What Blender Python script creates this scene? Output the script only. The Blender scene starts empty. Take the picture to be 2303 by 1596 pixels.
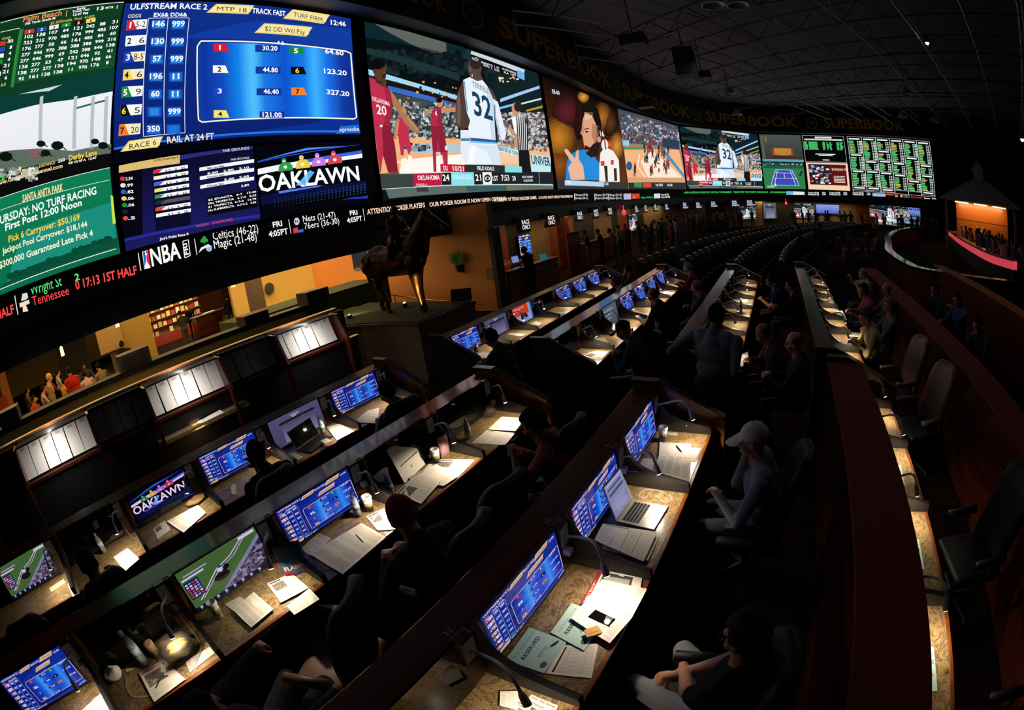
import bpy, bmesh, math, random
from math import sin, cos, pi, radians as R, hypot, atan2, sqrt
from mathutils import Vector, Matrix, noise
random.seed(7)
C = bpy.context.scene.collection
SC = bpy.context.scene
# ------------------------------------------------------------------ camera
# world axes: X = across the rows (the screen wall is at -X), Y = along the rows, Z = up, floor at 0
AZ, PITCH, ROLL, FPX, CZ = R(34), R(-16.9), R(-7.78), 1062.0, 2.745
fw = Vector((-sin(AZ)*cos(PITCH), cos(AZ)*cos(PITCH), sin(PITCH)))
r0 = Vector((cos(AZ), sin(AZ), 0)); u0 = r0.cross(fw)
CR = r0*cos(ROLL) + u0*sin(ROLL); CU = u0*cos(ROLL) - r0*sin(ROLL); CF = fw
cd = bpy.data.cameras.new('camera'); cam = bpy.data.objects.new('camera', cd); C.objects.link(cam)
cd.type = 'PANO'; cd.panorama_type = 'FISHEYE_EQUISOLID'; cd.fisheye_fov = R(180)
cd.sensor_fit = 'HORIZONTAL'; cd.sensor_width = 36; cd.sensor_height = 36*1596/2303
cd.fisheye_lens = FPX/2303*36; cd.clip_start = 0.02; cd.clip_end = 400
M = Matrix((CR, CU, -CF)).transposed().to_4x4(); M.translation = (0, 0, CZ); cam.matrix_world = M
SC.camera = cam
SC.view_settings.view_transform = 'Standard'; SC.view_settings.look = 'None'
SC.view_settings.gamma = 1; SC.view_settings.use_curve_mapping = False
SC.view_settings.exposure = 0.0
SC.cycles.max_bounces = 6; SC.cycles.diffuse_bounces = 2; SC.cycles.glossy_bounces = 3
SC.cycles.transmission_bounces = 5; SC.cycles.transparent_max_bounces = 8
SC.cycles.caustics_reflective = False; SC.cycles.caustics_refractive = False
SC.cycles.sample_clamp_indirect = 3; SC.cycles.use_denoising = True
w = bpy.data.worlds.new('world'); SC.world = w; w.use_nodes = True
w.node_tree.nodes['Background'].inputs[0].default_value = (.5, .55, .7, 1)
w.node_tree.nodes['Background'].inputs[1].default_value = .004
def area(name, loc, size, power, col, to=None, sizey=None, shape='RECTANGLE'):
    l = bpy.data.lights.new(name, 'AREA'); l.shape = shape; l.size = size; l.size_y = sizey or size
    l.energy = power; l.color = col; o = bpy.data.objects.new(name, l); C.objects.link(o); o.location = loc
    d = Vector(to or (loc[0], loc[1], loc[2]-1)) - Vector(loc)
    o.rotation_euler = d.to_track_quat('-Z', 'Y').to_euler(); return o
def spot(name, loc, to, power, col, ang=60, blend=.5, rad=.03, parent=None):
    l = bpy.data.lights.new(name, 'SPOT'); l.energy = power; l.color = col; l.spot_size = R(ang)
    l.spot_blend = blend; l.shadow_soft_size = rad
    o = bpy.data.objects.new(name, l); C.objects.link(o); o.location = loc
    o.rotation_euler = (Vector(to)-Vector(loc)).to_track_quat('-Z', 'Y').to_euler()
    if parent: o.parent = parent
    return o
WARM, AMB = (1, .78, .5), (1, .62, .25)
# lamps of the rooms round the betting hall (ceiling downlights, uplights, counter lights)
area('dining_room_ceiling_lights', (-15, 4, 2.9), 8, 600, AMB, sizey=14)
area('foyer_ceiling_light', (-15.5, 9.3, 2.9), 3.5, 420, (1, .68, .36))
area('host_ceiling_light', (-24, 7, 3.1), 3, 260, (1, .72, .4))
area('window_counter_light', (-9.0, 13.2, 2.35), .4, 14, WARM, sizey=3, to=(-9.6, 13.2, 1))
area('corridor_light', (-9.9, 1.6, 2.38), .15, 22, AMB, sizey=9, to=(-10.6, 1.6, .6))
area('window_counter_light', (-9.2, 20, 2.4), .6, 60, AMB, sizey=9)
area('window_counter_light', (-8.9, 31, 2.4), .6, 90, AMB, sizey=12)
area('window_counter_light', (2.5, 48.2, 2.4), 12, 130, AMB, sizey=.6)
spot('statue_spotlight', (-5.95, 5.95, 1.2), (-6.42, 6.6, 1.72), 150, (1, .74, .38), 44, .5, .04)
spot('statue_spotlight', (-8.3, 6.1, 1.35), (-8.6, 7.2, 1.1), 26, (1, .9, .5), 120, .8, .05)
spot('wall_washer', (-13, 10.2, 1.15), (-14.2, 11.2, 1.5), 30, (1, .66, .26), 100, .9, .1)
# ------------------------------------------------------------------ rays of the lens (to read positions off the photograph)
def ray(x, y):
    x -= 1151.5; y -= 798; r = hypot(x, y)+1e-9; th = 2*math.asin(r/(2*FPX)); s = sin(th)/r
    return CR*(x*s) - CU*(y*s) + CF*cos(th)
def at_z(x, y, z=0.0):
    d = ray(x, y); return d*((z-CZ)/d.z) + Vector((0, 0, CZ))
def at_x(x, y, X):
    d = ray(x, y); return d*(X/d.x) + Vector((0, 0, CZ))
def at_y(x, y, Y):
    d = ray(x, y); return d*(Y/d.y) + Vector((0, 0, CZ))
# ------------------------------------------------------------------ mesh helpers
def lin(c):
    if isinstance(c, str):
        c = [int(c[i:i+2], 16)/255 for i in (0, 2, 4)]
        return tuple(x/12.92 if x < .04045 else ((x+.055)/1.055)**2.4 for x in c)
    return tuple(c)
class MB:
    def __init__(s): s.v = []; s.f = []; s.m = []
    def add(s, vs, fs, mi=0, T=None):
        o = len(s.v); s.v += [tuple(T @ Vector(p)) for p in vs] if T else [tuple(p) for p in vs]
        s.f += [tuple(i+o for i in f) for f in fs]; s.m += [mi]*len(fs); return s
    def box(s, c, d, mi=0, rz=0, T=None):
        x, y, z = d[0]/2, d[1]/2, d[2]/2; ca, sa = cos(rz), sin(rz)
        vs = [(c[0]+a*x*ca-b*y*sa, c[1]+a*x*sa+b*y*ca, c[2]+e*z) for e in (-1, 1) for a, b in ((-1, -1), (1, -1), (1, 1), (-1, 1))]
        return s.add(vs, [(3, 2, 1, 0), (4, 5, 6, 7), (0, 1, 5, 4), (1, 2, 6, 5), (2, 3, 7, 6), (3, 0, 4, 7)], mi, T)
    def bb(s, x0, x1, y0, y1, z0, z1, mi=0, T=None): return s.box(((x0+x1)/2, (y0+y1)/2, (z0+z1)/2), (x1-x0, y1-y0, z1-z0), mi, 0, T)
    def prism(s, pts, a, b, axis='y', mi=0, T=None):
        n = len(pts); mk = {'y': lambda p, t: (p[0], t, p[1]), 'x': lambda p, t: (t, p[0], p[1]), 'z': lambda p, t: (p[0], p[1], t)}[axis]
        vs = [mk(p, a) for p in pts]+[mk(p, b) for p in pts]
        return s.add(vs, [tuple(range(n))[::-1], tuple(range(n, 2*n))]+[(i, (i+1) % n, n+(i+1) % n, n+i) for i in range(n)], mi, T)
    def tube(s, pts, r, n=8, mi=0, T=None, cap=True):
        pts = [Vector(p) for p in pts]; rs = r if isinstance(r, (list, tuple)) else [r]*len(pts)
        vs = []; up = Vector((.31, .2, .93)).normalized()
        for i, p in enumerate(pts):
            t = (pts[min(i+1, len(pts)-1)]-pts[max(i-1, 0)]).normalized()
            if i == 0: a = t.cross(up).normalized()
            else: a = (a-t*a.dot(t)).normalized()
            b = t.cross(a)
            vs += [p+(a*cos(2*pi*k/n)+b*sin(2*pi*k/n))*rs[i] for k in range(n)]
        fs = [(i*n+k, i*n+(k+1) % n, (i+1)*n+(k+1) % n, (i+1)*n+k) for i in range(len(pts)-1) for k in range(n)]
        if cap: fs += [tuple(range(n))[::-1], tuple((len(pts)-1)*n+k for k in range(n))]
        return s.add(vs, fs, mi, T)
    def lathe(s, prof, n=16, mi=0, T=None, c=(0, 0, 0)):
        vs = [(c[0]+r*cos(2*pi*k/n), c[1]+r*sin(2*pi*k/n), c[2]+z) for r, z in prof for k in range(n)]
        fs = [(i*n+k, i*n+(k+1) % n, (i+1)*n+(k+1) % n, (i+1)*n+k) for i in range(len(prof)-1) for k in range(n)]
        fs += [tuple(range(n))[::-1], tuple((len(prof)-1)*n+k for k in range(n))]
        return s.add(vs, fs, mi, T)
    def ball(s, c, r, n=10, m=7, mi=0, T=None):
        r = r if isinstance(r, (list, tuple)) else (r, r, r)
        vs = [(c[0]+r[0]*sin(pi*j/m)*cos(2*pi*k/n), c[1]+r[1]*sin(pi*j/m)*sin(2*pi*k/n), c[2]+r[2]*cos(pi*j/m)) for j in range(1, m) for k in range(n)]
        vs += [(c[0], c[1], c[2]+r[2]), (c[0], c[1], c[2]-r[2])]
        fs = [((j+1)*n+k, (j+1)*n+(k+1) % n, j*n+(k+1) % n, j*n+k) for j in range(m-2) for k in range(n)]
        fs += [(k, (k+1) % n, (m-1)*n) for k in range(n)]+[((m-2)*n+(k+1) % n, (m-2)*n+k, (m-1)*n+1) for k in range(n)]
        return s.add(vs, fs, mi, T)
    def grid(s, rows, mi=0, T=None):
        n = len(rows[0]); vs = [p for r in rows for p in r]
        return s.add(vs, [(i*n+j, i*n+j+1, (i+1)*n+j+1, (i+1)*n+j) for i in range(len(rows)-1) for j in range(n-1)], mi, T)
    def mesh(s, name, mats, smooth=False):
        me = bpy.data.meshes.new(name); me.from_pydata(s.v, [], s.f)
        for m in (mats if isinstance(mats, (list, tuple)) else [mats]): me.materials.append(m)
        me.polygons.foreach_set('material_index', s.m)
        if smooth: me.polygons.foreach_set('use_smooth', [True]*len(s.f))
        me.update(); return me
    def build(s, name, mats, parent=None, smooth=False, bevel=0, loc=None):
        o = bpy.data.objects.new(name, s.mesh(name, mats, smooth)); C.objects.link(o)
        if parent: o.parent = parent
        if loc: o.location = loc
        if bevel:
            b = o.modifiers.new('edge', 'BEVEL'); b.width = bevel; b.segments = 2; b.limit_method = 'ANGLE'
        return o
def tag(o, label=None, cat=None, group=None, kind=None):
    if label: o['label'] = label
    if cat: o['category'] = cat
    if group: o['group'] = group
    if kind: o['kind'] = kind
    return o
def thing(name, label, cat, loc=(0, 0, 0), rz=0, group=None):
    o = bpy.data.objects.new(name, None); C.objects.link(o); o.location = loc; o.rotation_euler = (0, 0, rz)
    o.empty_display_size = .1; return tag(o, label, cat, group)
def struct(name, mb, m, **k): return tag(mb.build(name, m, **k), kind='structure')
KIDS = {}
def dup(root, loc=None, rz=None, label=None, group=None, mats=None):
    r = root.copy(); C.objects.link(r)
    if loc is not None: r.location = loc
    if rz is not None: r.rotation_euler = (0, 0, rz)
    if label: r['label'] = label
    if group: r['group'] = group
    for ch in list(root.children):
        c = ch.copy(); C.objects.link(c); c.parent = r
        for g in ch.children:
            d = g.copy(); C.objects.link(d); d.parent = c
    return r
def Tm(loc=(0, 0, 0), rz=0, rx=0, ry=0): return Matrix.Translation(loc) @ Matrix.Rotation(rz, 4, 'Z') @ Matrix.Rotation(ry, 4, 'Y') @ Matrix.Rotation(rx, 4, 'X')
# ------------------------------------------------------------------ materials
def mat(name, col, rough=.6, metal=0, emit=None, es=1, coat=0, spec=None, alpha=1, trans=0, ior=None):
    m = bpy.data.materials.new(name); m.use_nodes = True; b = m.node_tree.nodes['Principled BSDF']
    b.inputs['Base Color'].default_value = (*lin(col), 1); b.inputs['Roughness'].default_value = rough
    b.inputs['Metallic'].default_value = metal; b.inputs['Coat Weight'].default_value = coat; b.inputs['Coat Roughness'].default_value = .08
    if spec is not None: b.inputs['Specular IOR Level'].default_value = spec
    if emit: b.inputs['Emission Color'].default_value = (*lin(emit), 1); b.inputs['Emission Strength'].default_value = es
    if trans: b.inputs['Transmission Weight'].default_value = trans
    if ior: b.inputs['IOR'].default_value = ior
    b.inputs['Alpha'].default_value = alpha
    return m
def tex(m, kind='NOISE', scale=5, stops=None, detail=6, stretch=(1, 1, 1), dist=0, bump=0, target='Base Color', rough=.6, obj=True):
    nt = m.node_tree; b = nt.nodes['Principled BSDF']; L = nt.links.new
    tc = nt.nodes.new('ShaderNodeTexCoord'); mp = nt.nodes.new('ShaderNodeMapping'); mp.inputs['Scale'].default_value = stretch
    L(tc.outputs['Object' if obj else 'Generated'], mp.inputs[0])
    if kind == 'NOISE':
        t = nt.nodes.new('ShaderNodeTexNoise'); t.inputs['Detail'].default_value = detail; t.inputs['Roughness'].default_value = rough; t.inputs['Distortion'].default_value = dist; out = t.outputs[0]
    elif kind == 'WAVE':
        t = nt.nodes.new('ShaderNodeTexWave'); t.inputs['Distortion'].default_value = dist; t.inputs['Detail'].default_value = detail; out = t.outputs['Fac']
    else:
        t = nt.nodes.new('ShaderNodeTexVoronoi'); out = t.outputs['Distance']
    t.inputs['Scale'].default_value = scale; L(mp.outputs[0], t.inputs['Vector'])
    cr = nt.nodes.new('ShaderNodeValToRGB'); L(out, cr.inputs[0]); e = cr.color_ramp.elements
    while len(e) < len(stops): e.new(.5)
    for k, (p, c) in enumerate(stops): e[k].position = p; e[k].color = (*lin(c), 1)
    L(cr.outputs[0], b.inputs[target])
    if bump:
        bp = nt.nodes.new('ShaderNodeBump'); bp.inputs['Strength'].default_value = bump; bp.inputs['Distance'].default_value = .01
        L(out, bp.inputs['Height']); L(bp.outputs[0], b.inputs['Normal'])
    return m
def colmat(name, strength=1, tint=(1, 1, 1), glass=False):
    m = bpy.data.materials.new(name); m.use_nodes = True; nt = m.node_tree; b = nt.nodes['Principled BSDF']
    a = nt.nodes.new('ShaderNodeVertexColor'); a.layer_name = 'Col'
    mx = nt.nodes.new('ShaderNodeMix'); mx.data_type = 'RGBA'; mx.blend_type = 'MULTIPLY'; mx.inputs[0].default_value = 1
    nt.links.new(a.outputs[0], mx.inputs[6]); mx.inputs[7].default_value = (*tint, 1)
    nt.links.new(mx.outputs[2], b.inputs['Emission Color']); b.inputs['Emission Strength'].default_value = strength
    b.inputs['Base Color'].default_value = (.004, .004, .005, 1); b.inputs['Roughness'].default_value = .06 if glass else .6
    b.inputs['Specular IOR Level'].default_value = .5 if glass else .1
    return m
M_led = colmat('led_picture', 1.05)
M_mon = colmat('monitor_picture', .62, (1.15, .88, 1.35), True)
M_tv = colmat('tv_picture', 1.0)
M_print = None
def printmat(name):
    m = bpy.data.materials.new(name); m.use_nodes = True; nt = m.node_tree; b = nt.nodes['Principled BSDF']
    a = nt.nodes.new('ShaderNodeVertexColor'); a.layer_name = 'Col'; nt.links.new(a.outputs[0], b.inputs['Base Color']); b.inputs['Roughness'].default_value = .75
    b.inputs['Specular IOR Level'].default_value = .2; return m
M_print = printmat('printed_paper')
M_black = mat('black_paint', '0b0b0c', .6); M_blackg = mat('black_gloss', '060607', .12)
M_fascia = mat('fascia_black', '0c0c0d', .5); M_dark = mat('charcoal_laminate', '2b2826', .45, spec=.4)
M_wood = tex(mat('cherry_wood', '3a150c', .3, coat=.35), 'WAVE', 1.6, [(0, '32100a'), (.5, '4e1c10'), (1, '642916')], 4, (6, .5, 6), 5)
M_woodl = tex(mat('honey_wood', '8a4a1a', .28, coat=.4), 'WAVE', 1.2, [(0, '7a3d14'), (.5, '95541f'), (1, 'a8642a')], 4, (1, 8, .8), 4)
M_gran = tex(mat('granite', '8a6a3a', .3, spec=.4), 'NOISE', 7.0, [(.2, '0b0907'), (.34, '2a2016'), (.41, '8a7044'), (.47, 'b09468'), (.52, '3a2c1a'), (.56, 'a88c60'), (.66, '6a5230'), (.74, '14100c')], 12, (1, .7, 1), 1.4, rough=.78)
M_leather = tex(mat('black_leather', '0d0c0e', .5, spec=.3), 'NOISE', 60, [(.3, '070708'), (.7, '0c0c0e')], 3, bump=.15)
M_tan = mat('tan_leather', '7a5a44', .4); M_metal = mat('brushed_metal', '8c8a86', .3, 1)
M_white = mat('white_plastic', 'e8e4da', .4); M_cable = mat('white_cable', 'd8d4cc', .5); M_paper = mat('paper', 'f1e9da', .8, spec=.1)
M_lamp = mat('lamp_lens', 'ffffff', .3, emit=(1, .82, .55), es=14)
M_gooseneck = mat('lamp_enamel', 'd9d6cf', .35)
M_carpet = tex(mat('carpet', '140d0c', .95, spec=.05), 'NOISE', 3, [(.35, '0c0707'), (.5, '1c100c'), (.62, '2a1710'), (.7, '120a0a')], 4)
M_ceil = tex(mat('ceiling_deck', '1a1b22', .8), 'WAVE', 2.2, [(0, '70747f'), (1, '8a8e9c')], 0, (1, 1, 1), 0)
M_truss = mat('truss_steel', '2a2b30', .5, .4); M_conduit = mat('conduit_steel', 'd8d9de', .45, .2)
M_bronze = tex(mat('bronze', '5a3b1c', .38, 1), 'NOISE', 8, [(.3, '3a2412'), (.6, '6b4722'), (.8, '7e5a30')], 4)
M_grass = tex(mat('turf', '3c4a16', .9), 'NOISE', 60, [(.3, '1c2a08'), (.7, '384a10')], 5, bump=.6)
M_orange = mat('orange_wall_paint', 'b0702e', .6); M_yellow = mat('yellow_wall_paint', 'b89a4a', .6)
M_ledge = tex(mat('glossy_ledge_wood', '3a150c', .22, coat=.55), 'NOISE', 2, [(.3, '48190e'), (.5, '5c2414'), (.7, '6e2e18')], 4, (6, .4, 6))
M_taupe = mat('taupe_plaster', '6a5c4e', .7); M_gold = mat('gold_letters', 'c8962e', .5); M_green = mat('plant_green', '2f6a20', .6)
M_panelwall = tex(mat('beige_panel', '8a7355', .6), 'NOISE', 2, [(.3, '7a6448'), (.7, '94805f')], 3)
# weak fill lights added high in the roof to bring out the people
for x, y in ((4, 9), (-2, 22), (7, 24)): area('house_light', (x, y, 9.55), .8, 24, (.95, .9, 1))
# ------------------------------------------------------------------ lettering: outlines of the built-in face, one glyph at a time
GL = {}
def _fmesh(body, bold):
    c = bpy.data.curves.new('t', 'FONT'); c.body = body; c.size = 1; c.resolution_u = 2; c.offset = .022 if bold else 0; c.fill_mode = 'FRONT'
    o = bpy.data.objects.new('t', c); C.objects.link(o); bpy.context.view_layer.update()
    me = bpy.data.meshes.new_from_object(o.evaluated_get(bpy.context.evaluated_depsgraph_get()))
    v = [(p.co.x, p.co.y) for p in me.vertices]; f = [tuple(q.vertices) for q in me.polygons]
    bpy.data.objects.remove(o); bpy.data.curves.remove(c); bpy.data.meshes.remove(me); return v, f
def glyph(ch, bold=True):
    k = (ch, bold)
    if k not in GL:
        if ch == ' ': GL[k] = ([], [], .28)
        else:
            v, f = _fmesh(ch, bold); v2, _ = _fmesh(ch+'I', bold); vi, _ = _fmesh('I', bold)
            GL[k] = (v, f, max(p[0] for p in v2)-max(p[0] for p in vi))
    return GL[k]
def textpolys(s, bold=True):
    V = []; F = []; x = 0
    for ch in s:
        v, f, a = glyph(ch, bold); o = len(V); V += [(p[0]+x, p[1]) for p in v]; F += [tuple(i+o for i in q) for q in f]; x += a
    if V:
        m = min(p[0] for p in V); V = [(p[0]-m, p[1]) for p in V]
    return V, F, max([p[0] for p in V] or [1])
CAP = .72
class Pic:
    """a flat picture in 0..1 x 0..1 (origin bottom left): coloured polygons in layers"""
    def __init__(s, pm=None, asp=1.78): s.v = []; s.c = []; s.l = []; s.f = []; s.pm = pm; s.asp = asp; s.z = None; s.layer = 0
    def p(s, x, y):
        if s.z: x, y = x/s.z[2]+s.z[0], y/s.z[2]+s.z[1]
        return s.pm(x, y) if s.pm else (x, y)
    def raw(s, pts, fs, cols, l):
        o = len(s.v); s.v += pts; s.l += [l]*len(pts); s.c += cols if isinstance(cols, list) else [lin(cols)]*len(pts)
        s.f += [tuple(i+o for i in f) for f in fs]
    def poly(s, pts, col, l=2): s.raw([s.p(*q) for q in pts], [tuple(range(len(pts)))], col, l)
    def quad(s, a, b, c, d, col, l=1, n=1, m=1, col2=None):
        """corners in order bottom-left, bottom-right, top-right, top-left; bilinear, colour to col2 at the top"""
        A, B, Cc, D = [s.p(*q) for q in (a, b, c, d)]; c0 = lin(col); c1 = lin(col2) if col2 else c0; V = []; K = []
        for j in range(m+1):
            t = j/m
            for i in range(n+1):
                u = i/n; V.append(tuple((A[k]*(1-u)+B[k]*u)*(1-t)+(D[k]*(1-u)+Cc[k]*u)*t for k in (0, 1))); K.append(tuple(c0[k]*(1-t)+c1[k]*t for k in range(3)))
        s.raw(V, [(j*(n+1)+i, j*(n+1)+i+1, (j+1)*(n+1)+i+1, (j+1)*(n+1)+i) for j in range(m) for i in range(n)], K, l)
    def rect(s, x0, y0, x1, y1, col, l=1, n=1, m=1, col2=None): s.quad((x0, y1), (x1, y1), (x1, y0), (x0, y0), col, l, n, m, col2) if s.pm else s.quad((x0, y0), (x1, y0), (x1, y1), (x0, y1), col, l, n, m, col2)
    def ell(s, cx, cy, rx, ry, col, l=2, n=14, rot=0): s.poly([(cx+rx*cos(2*pi*k/n)*cos(rot)-ry*sin(2*pi*k/n)*sin(rot), cy+rx*cos(2*pi*k/n)*sin(rot)+ry*sin(2*pi*k/n)*cos(rot)) for k in range(n)], col, l)
    def line(s, pts, w, col, l=2):
        for a, b in zip(pts, pts[1:]):
            dx, dy = b[0]-a[0], b[1]-a[1]; L = hypot(dx, dy) or 1; nx, ny = -dy/L*w/2, dx/L*w/2
            s.poly([(a[0]+nx, a[1]+ny), (b[0]+nx, b[1]+ny), (b[0]-nx, b[1]-ny), (a[0]-nx, a[1]-ny)], col, l)
    def blob(s, cx, cy, rx, ry, c0, c1, l=2, n=7, rot=0):
        a, b = lin(c0), lin(c1)
        for k in range(n):
            t = k/(n-1); q = tuple(a[i]*(1-t)+b[i]*t for i in range(3)); s.ell(cx, cy, rx*(1-.82*t), ry*(1-.82*t), q, l+k*.12, 18, rot)
    def text(s, t, x0, y0, x1, y1, h, col='ffffff', l=4, bold=True, up=None, col2=None):
        """baseline from (x0,y0) to (x1,y1), capitals h high"""
        V, F, w = textpolys(t, bold)
        if not V: return
        if s.pm and t in ('1', '11', 'I'): k_ = .3 if t != '11' else .12; x0, x1, y0, y1 = x0+(x1-x0)*k_, x1-(x1-x0)*k_, y0+(y1-y0)*k_, y1-(y1-y0)*k_
        A = s.p(x0, y0); B = s.p(x1, y1); sg = -1 if s.pm else 1
        T = s.p(*(up or (x0, y0+sg*h))); ux, uy = (T[0]-A[0], T[1]-A[1])
        if s.pm and not up: ux = 0
        c0 = lin(col); c1 = lin(col2) if col2 else c0
        pts = [(A[0]+(B[0]-A[0])*q[0]/w+ux*q[1]/CAP, A[1]+(B[1]-A[1])*q[0]/w+uy*q[1]/CAP) for q in V]
        s.raw(pts, F, [tuple(c0[k]+(c1[k]-c0[k])*min(1, max(0, q[1]/CAP)) for k in range(3)) for q in V], l)
    def ttext(s, t, x, y, h, col='ffffff', l=4, bold=True, sq=1, just=0):
        """text of natural width in a 0..1 picture"""
        V, F, w = textpolys(t, bold); W = w*h/CAP/s.asp*sq; x -= W*just; s.text(t, x, y, x+W, y, h, col, l, bold)
    def noise(s, pts_fn, n, cols, size, l=2):
        for _ in range(n):
            x, y = pts_fn(); a = size*random.uniform(.6, 1.5); b = size*random.uniform(.6, 1.5)
            s.poly([(x, y), (x+a, y), (x+a, y+b), (x, y+b)], random.choice(cols), l)
    def paste(s, o, x0=0, y0=0, x1=1, y1=1, clip=None):
        n = len(s.v); s.v += [(x0+(x1-x0)*a, y0+(y1-y0)*b) for a, b in o.v]; s.c += o.c; s.l += o.l; s.f += [tuple(i+n for i in f) for f in o.f]
    def clip(s):
        V, Cc, L, F = [], [], [], []
        for f in s.f:
            P = [(*s.v[i], *s.c[i]) for i in f]; l = s.l[f[0]]
            if any(p[k] < 0 or p[k] > 1 for p in P for k in (0, 1)):
                for k, lim, sg in ((0, 0, 1), (0, 1, -1), (1, 0, 1), (1, 1, -1)):
                    Q = []
                    for i, b in enumerate(P):
                        a = P[i-1]; da, db = (a[k]-lim)*sg, (b[k]-lim)*sg
                        if (da < 0) != (db < 0): t = da/(da-db); Q.append(tuple(a[j]+(b[j]-a[j])*t for j in range(5)))
                        if db >= 0: Q.append(b)
                    P = Q
                if len(P) < 3: continue
            o = len(V); V += [p[:2] for p in P]; Cc += [p[2:] for p in P]; L += [l]*len(P); F.append(tuple(range(o, o+len(P))))
        s.v, s.c, s.l, s.f = V, Cc, L, F
    def mesh(s, name, m, fn):
        s.clip()
        me = bpy.data.meshes.new(name); me.from_pydata([fn(a, b, l) for (a, b), l in zip(s.v, s.l)], [], s.f)
        at = me.color_attributes.new('Col', 'FLOAT_COLOR', 'POINT'); at.data.foreach_set('color', [x for c in s.c for x in (*c, 1)])
        me.materials.append(m); me.update(); return me
# ------------------------------------------------------------------ the long curved screen wall
def catmull(P, n=8):
    out = []
    for i in range(len(P)-1):
        a, b, c, d = [Vector(P[min(max(k, 0), len(P)-1)]) for k in (i-1, i, i+1, i+2)]
        for k in range(n):
            t = k/n; out.append(.5*((2*b)+(c-a)*t+(2*a-5*b+4*c-d)*t*t+(3*b-a-3*c+d)*t**3))
    return out+[Vector(P[-1])]
WP = catmull([(-9.3, -16), (-9.3, -8), (-9.3, 0), (-9.3, 8), (-9.3, 16), (-9.3, 24), (-9.25, 30), (-8.75, 35), (-7.2, 40), (-4.3, 44.7), (-.6, 47.7), (4, 48.8), (9, 48.6), (13.5, 47.9), (19, 47), (30, 45.2)], 6)
WS = [0.0]
for a, b in zip(WP, WP[1:]): WS.append(WS[-1]+(b-a).length)
def wallpt(s, z, off=0):
    import bisect
    i = min(max(bisect.bisect_right(WS, s)-1, 0), len(WP)-2); t = (s-WS[i])/(WS[i+1]-WS[i]); a, b = WP[i], WP[i+1]
    d = (b-a).normalized(); na = [d]; nrm = Vector((d.y, -d.x))
    # smooth the normal between segments
    dn = (WP[min(i+2, len(WP)-1)]-b).normalized() if i+2 < len(WP) else d; dp = (a-WP[i-1]).normalized() if i > 0 else d
    dd = (d+dn)*t/2+(d+dp)*(1-t)/2; nrm = Vector((dd.y, -dd.x)).normalized(); p = a+(b-a)*t+nrm*off
    return (p.x, p.y, z)
def on_wall(x, y, off=0.0):
    d = ray(x, y); best = None
    for i in range(len(WP)-1):
        a, b = WP[i], WP[i+1]
        if off:
            q = (b-a).normalized(); n = Vector((q.y, -q.x))*off; a = a+n; b = b+n
        e = b-a; det = d.x*e.y-d.y*e.x
        if abs(det) < 1e-9: continue
        r = (a.x*e.y-a.y*e.x)/det; t = (a.x*d.y-a.y*d.x)/det
        if r > 0 and -1e-6 <= t <= 1+1e-6 and (best is None or r < best[0]): best = (r, WS[i]+t*(WS[i+1]-WS[i]), CZ+d.z*r)
    return best[1], best[2]
def panel(corners, z1=None, z0=None):
    """corners TL TR BR BL in the photograph -> the flat panel between two points of the wall, and the map picture point -> 0..1"""
    q = [on_wall(*c) for c in corners]; s0 = (q[0][0]+q[3][0])/2; s1 = (q[1][0]+q[2][0])/2
    z1 = z1 or (q[0][1]+q[1][1])/2; z0 = z0 or (q[2][1]+q[3][1])/2; A, Bb = Vector(wallpt(s0, 0)), Vector(wallpt(s1, 0)); e = Bb-A
    def pm(x, y):
        d = ray(x, y); r = (A.x*e.y-A.y*e.x)/(d.x*e.y-d.y*e.x); p = d*r-A; return ((p.x*e.x+p.y*e.y)/(e.x**2+e.y**2), (CZ+d.z*r-z0)/(z1-z0))
    return (A, Bb, z0, z1), pm
def led(name, label, rect, pic, group='screens of the long video wall', m=None):
    A, Bb, z0, z1 = rect; e = (Bb-A); L = e.length; e.normalize(); n = Vector((e.y, -e.x, 0)); root = thing(name, label, 'video screen', ((A.x+Bb.x)/2+n.x*.02, (A.y+Bb.y)/2+n.y*.02, z0), 0, group)
    W = Matrix(((e.x, n.x, 0, -e.x*L/2), (e.y, n.y, 0, -e.y*L/2), (0, 0, 1, 0), (0, 0, 0, 1)))
    MB().bb(.02, L-.02, 0, .1, .02, z1-z0-.02, T=W).build('cabinet', M_fascia, root)
    o = bpy.data.objects.new('picture', pic.mesh('picture', m or M_led, lambda a, b, l: W @ Vector((.02+(L-.04)*a, .106+.003*l, .02+(z1-z0-.04)*b)))); C.objects.link(o); o.parent = root
    return root
def base(pic, col, n=12, m=1, col2=None):
    pm, z = pic.pm, pic.z; pic.pm = None; pic.z = None; pic.rect(0, 0, 1, 1, col, 0, n, m, col2); pic.pm, pic.z = pm, z
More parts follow.
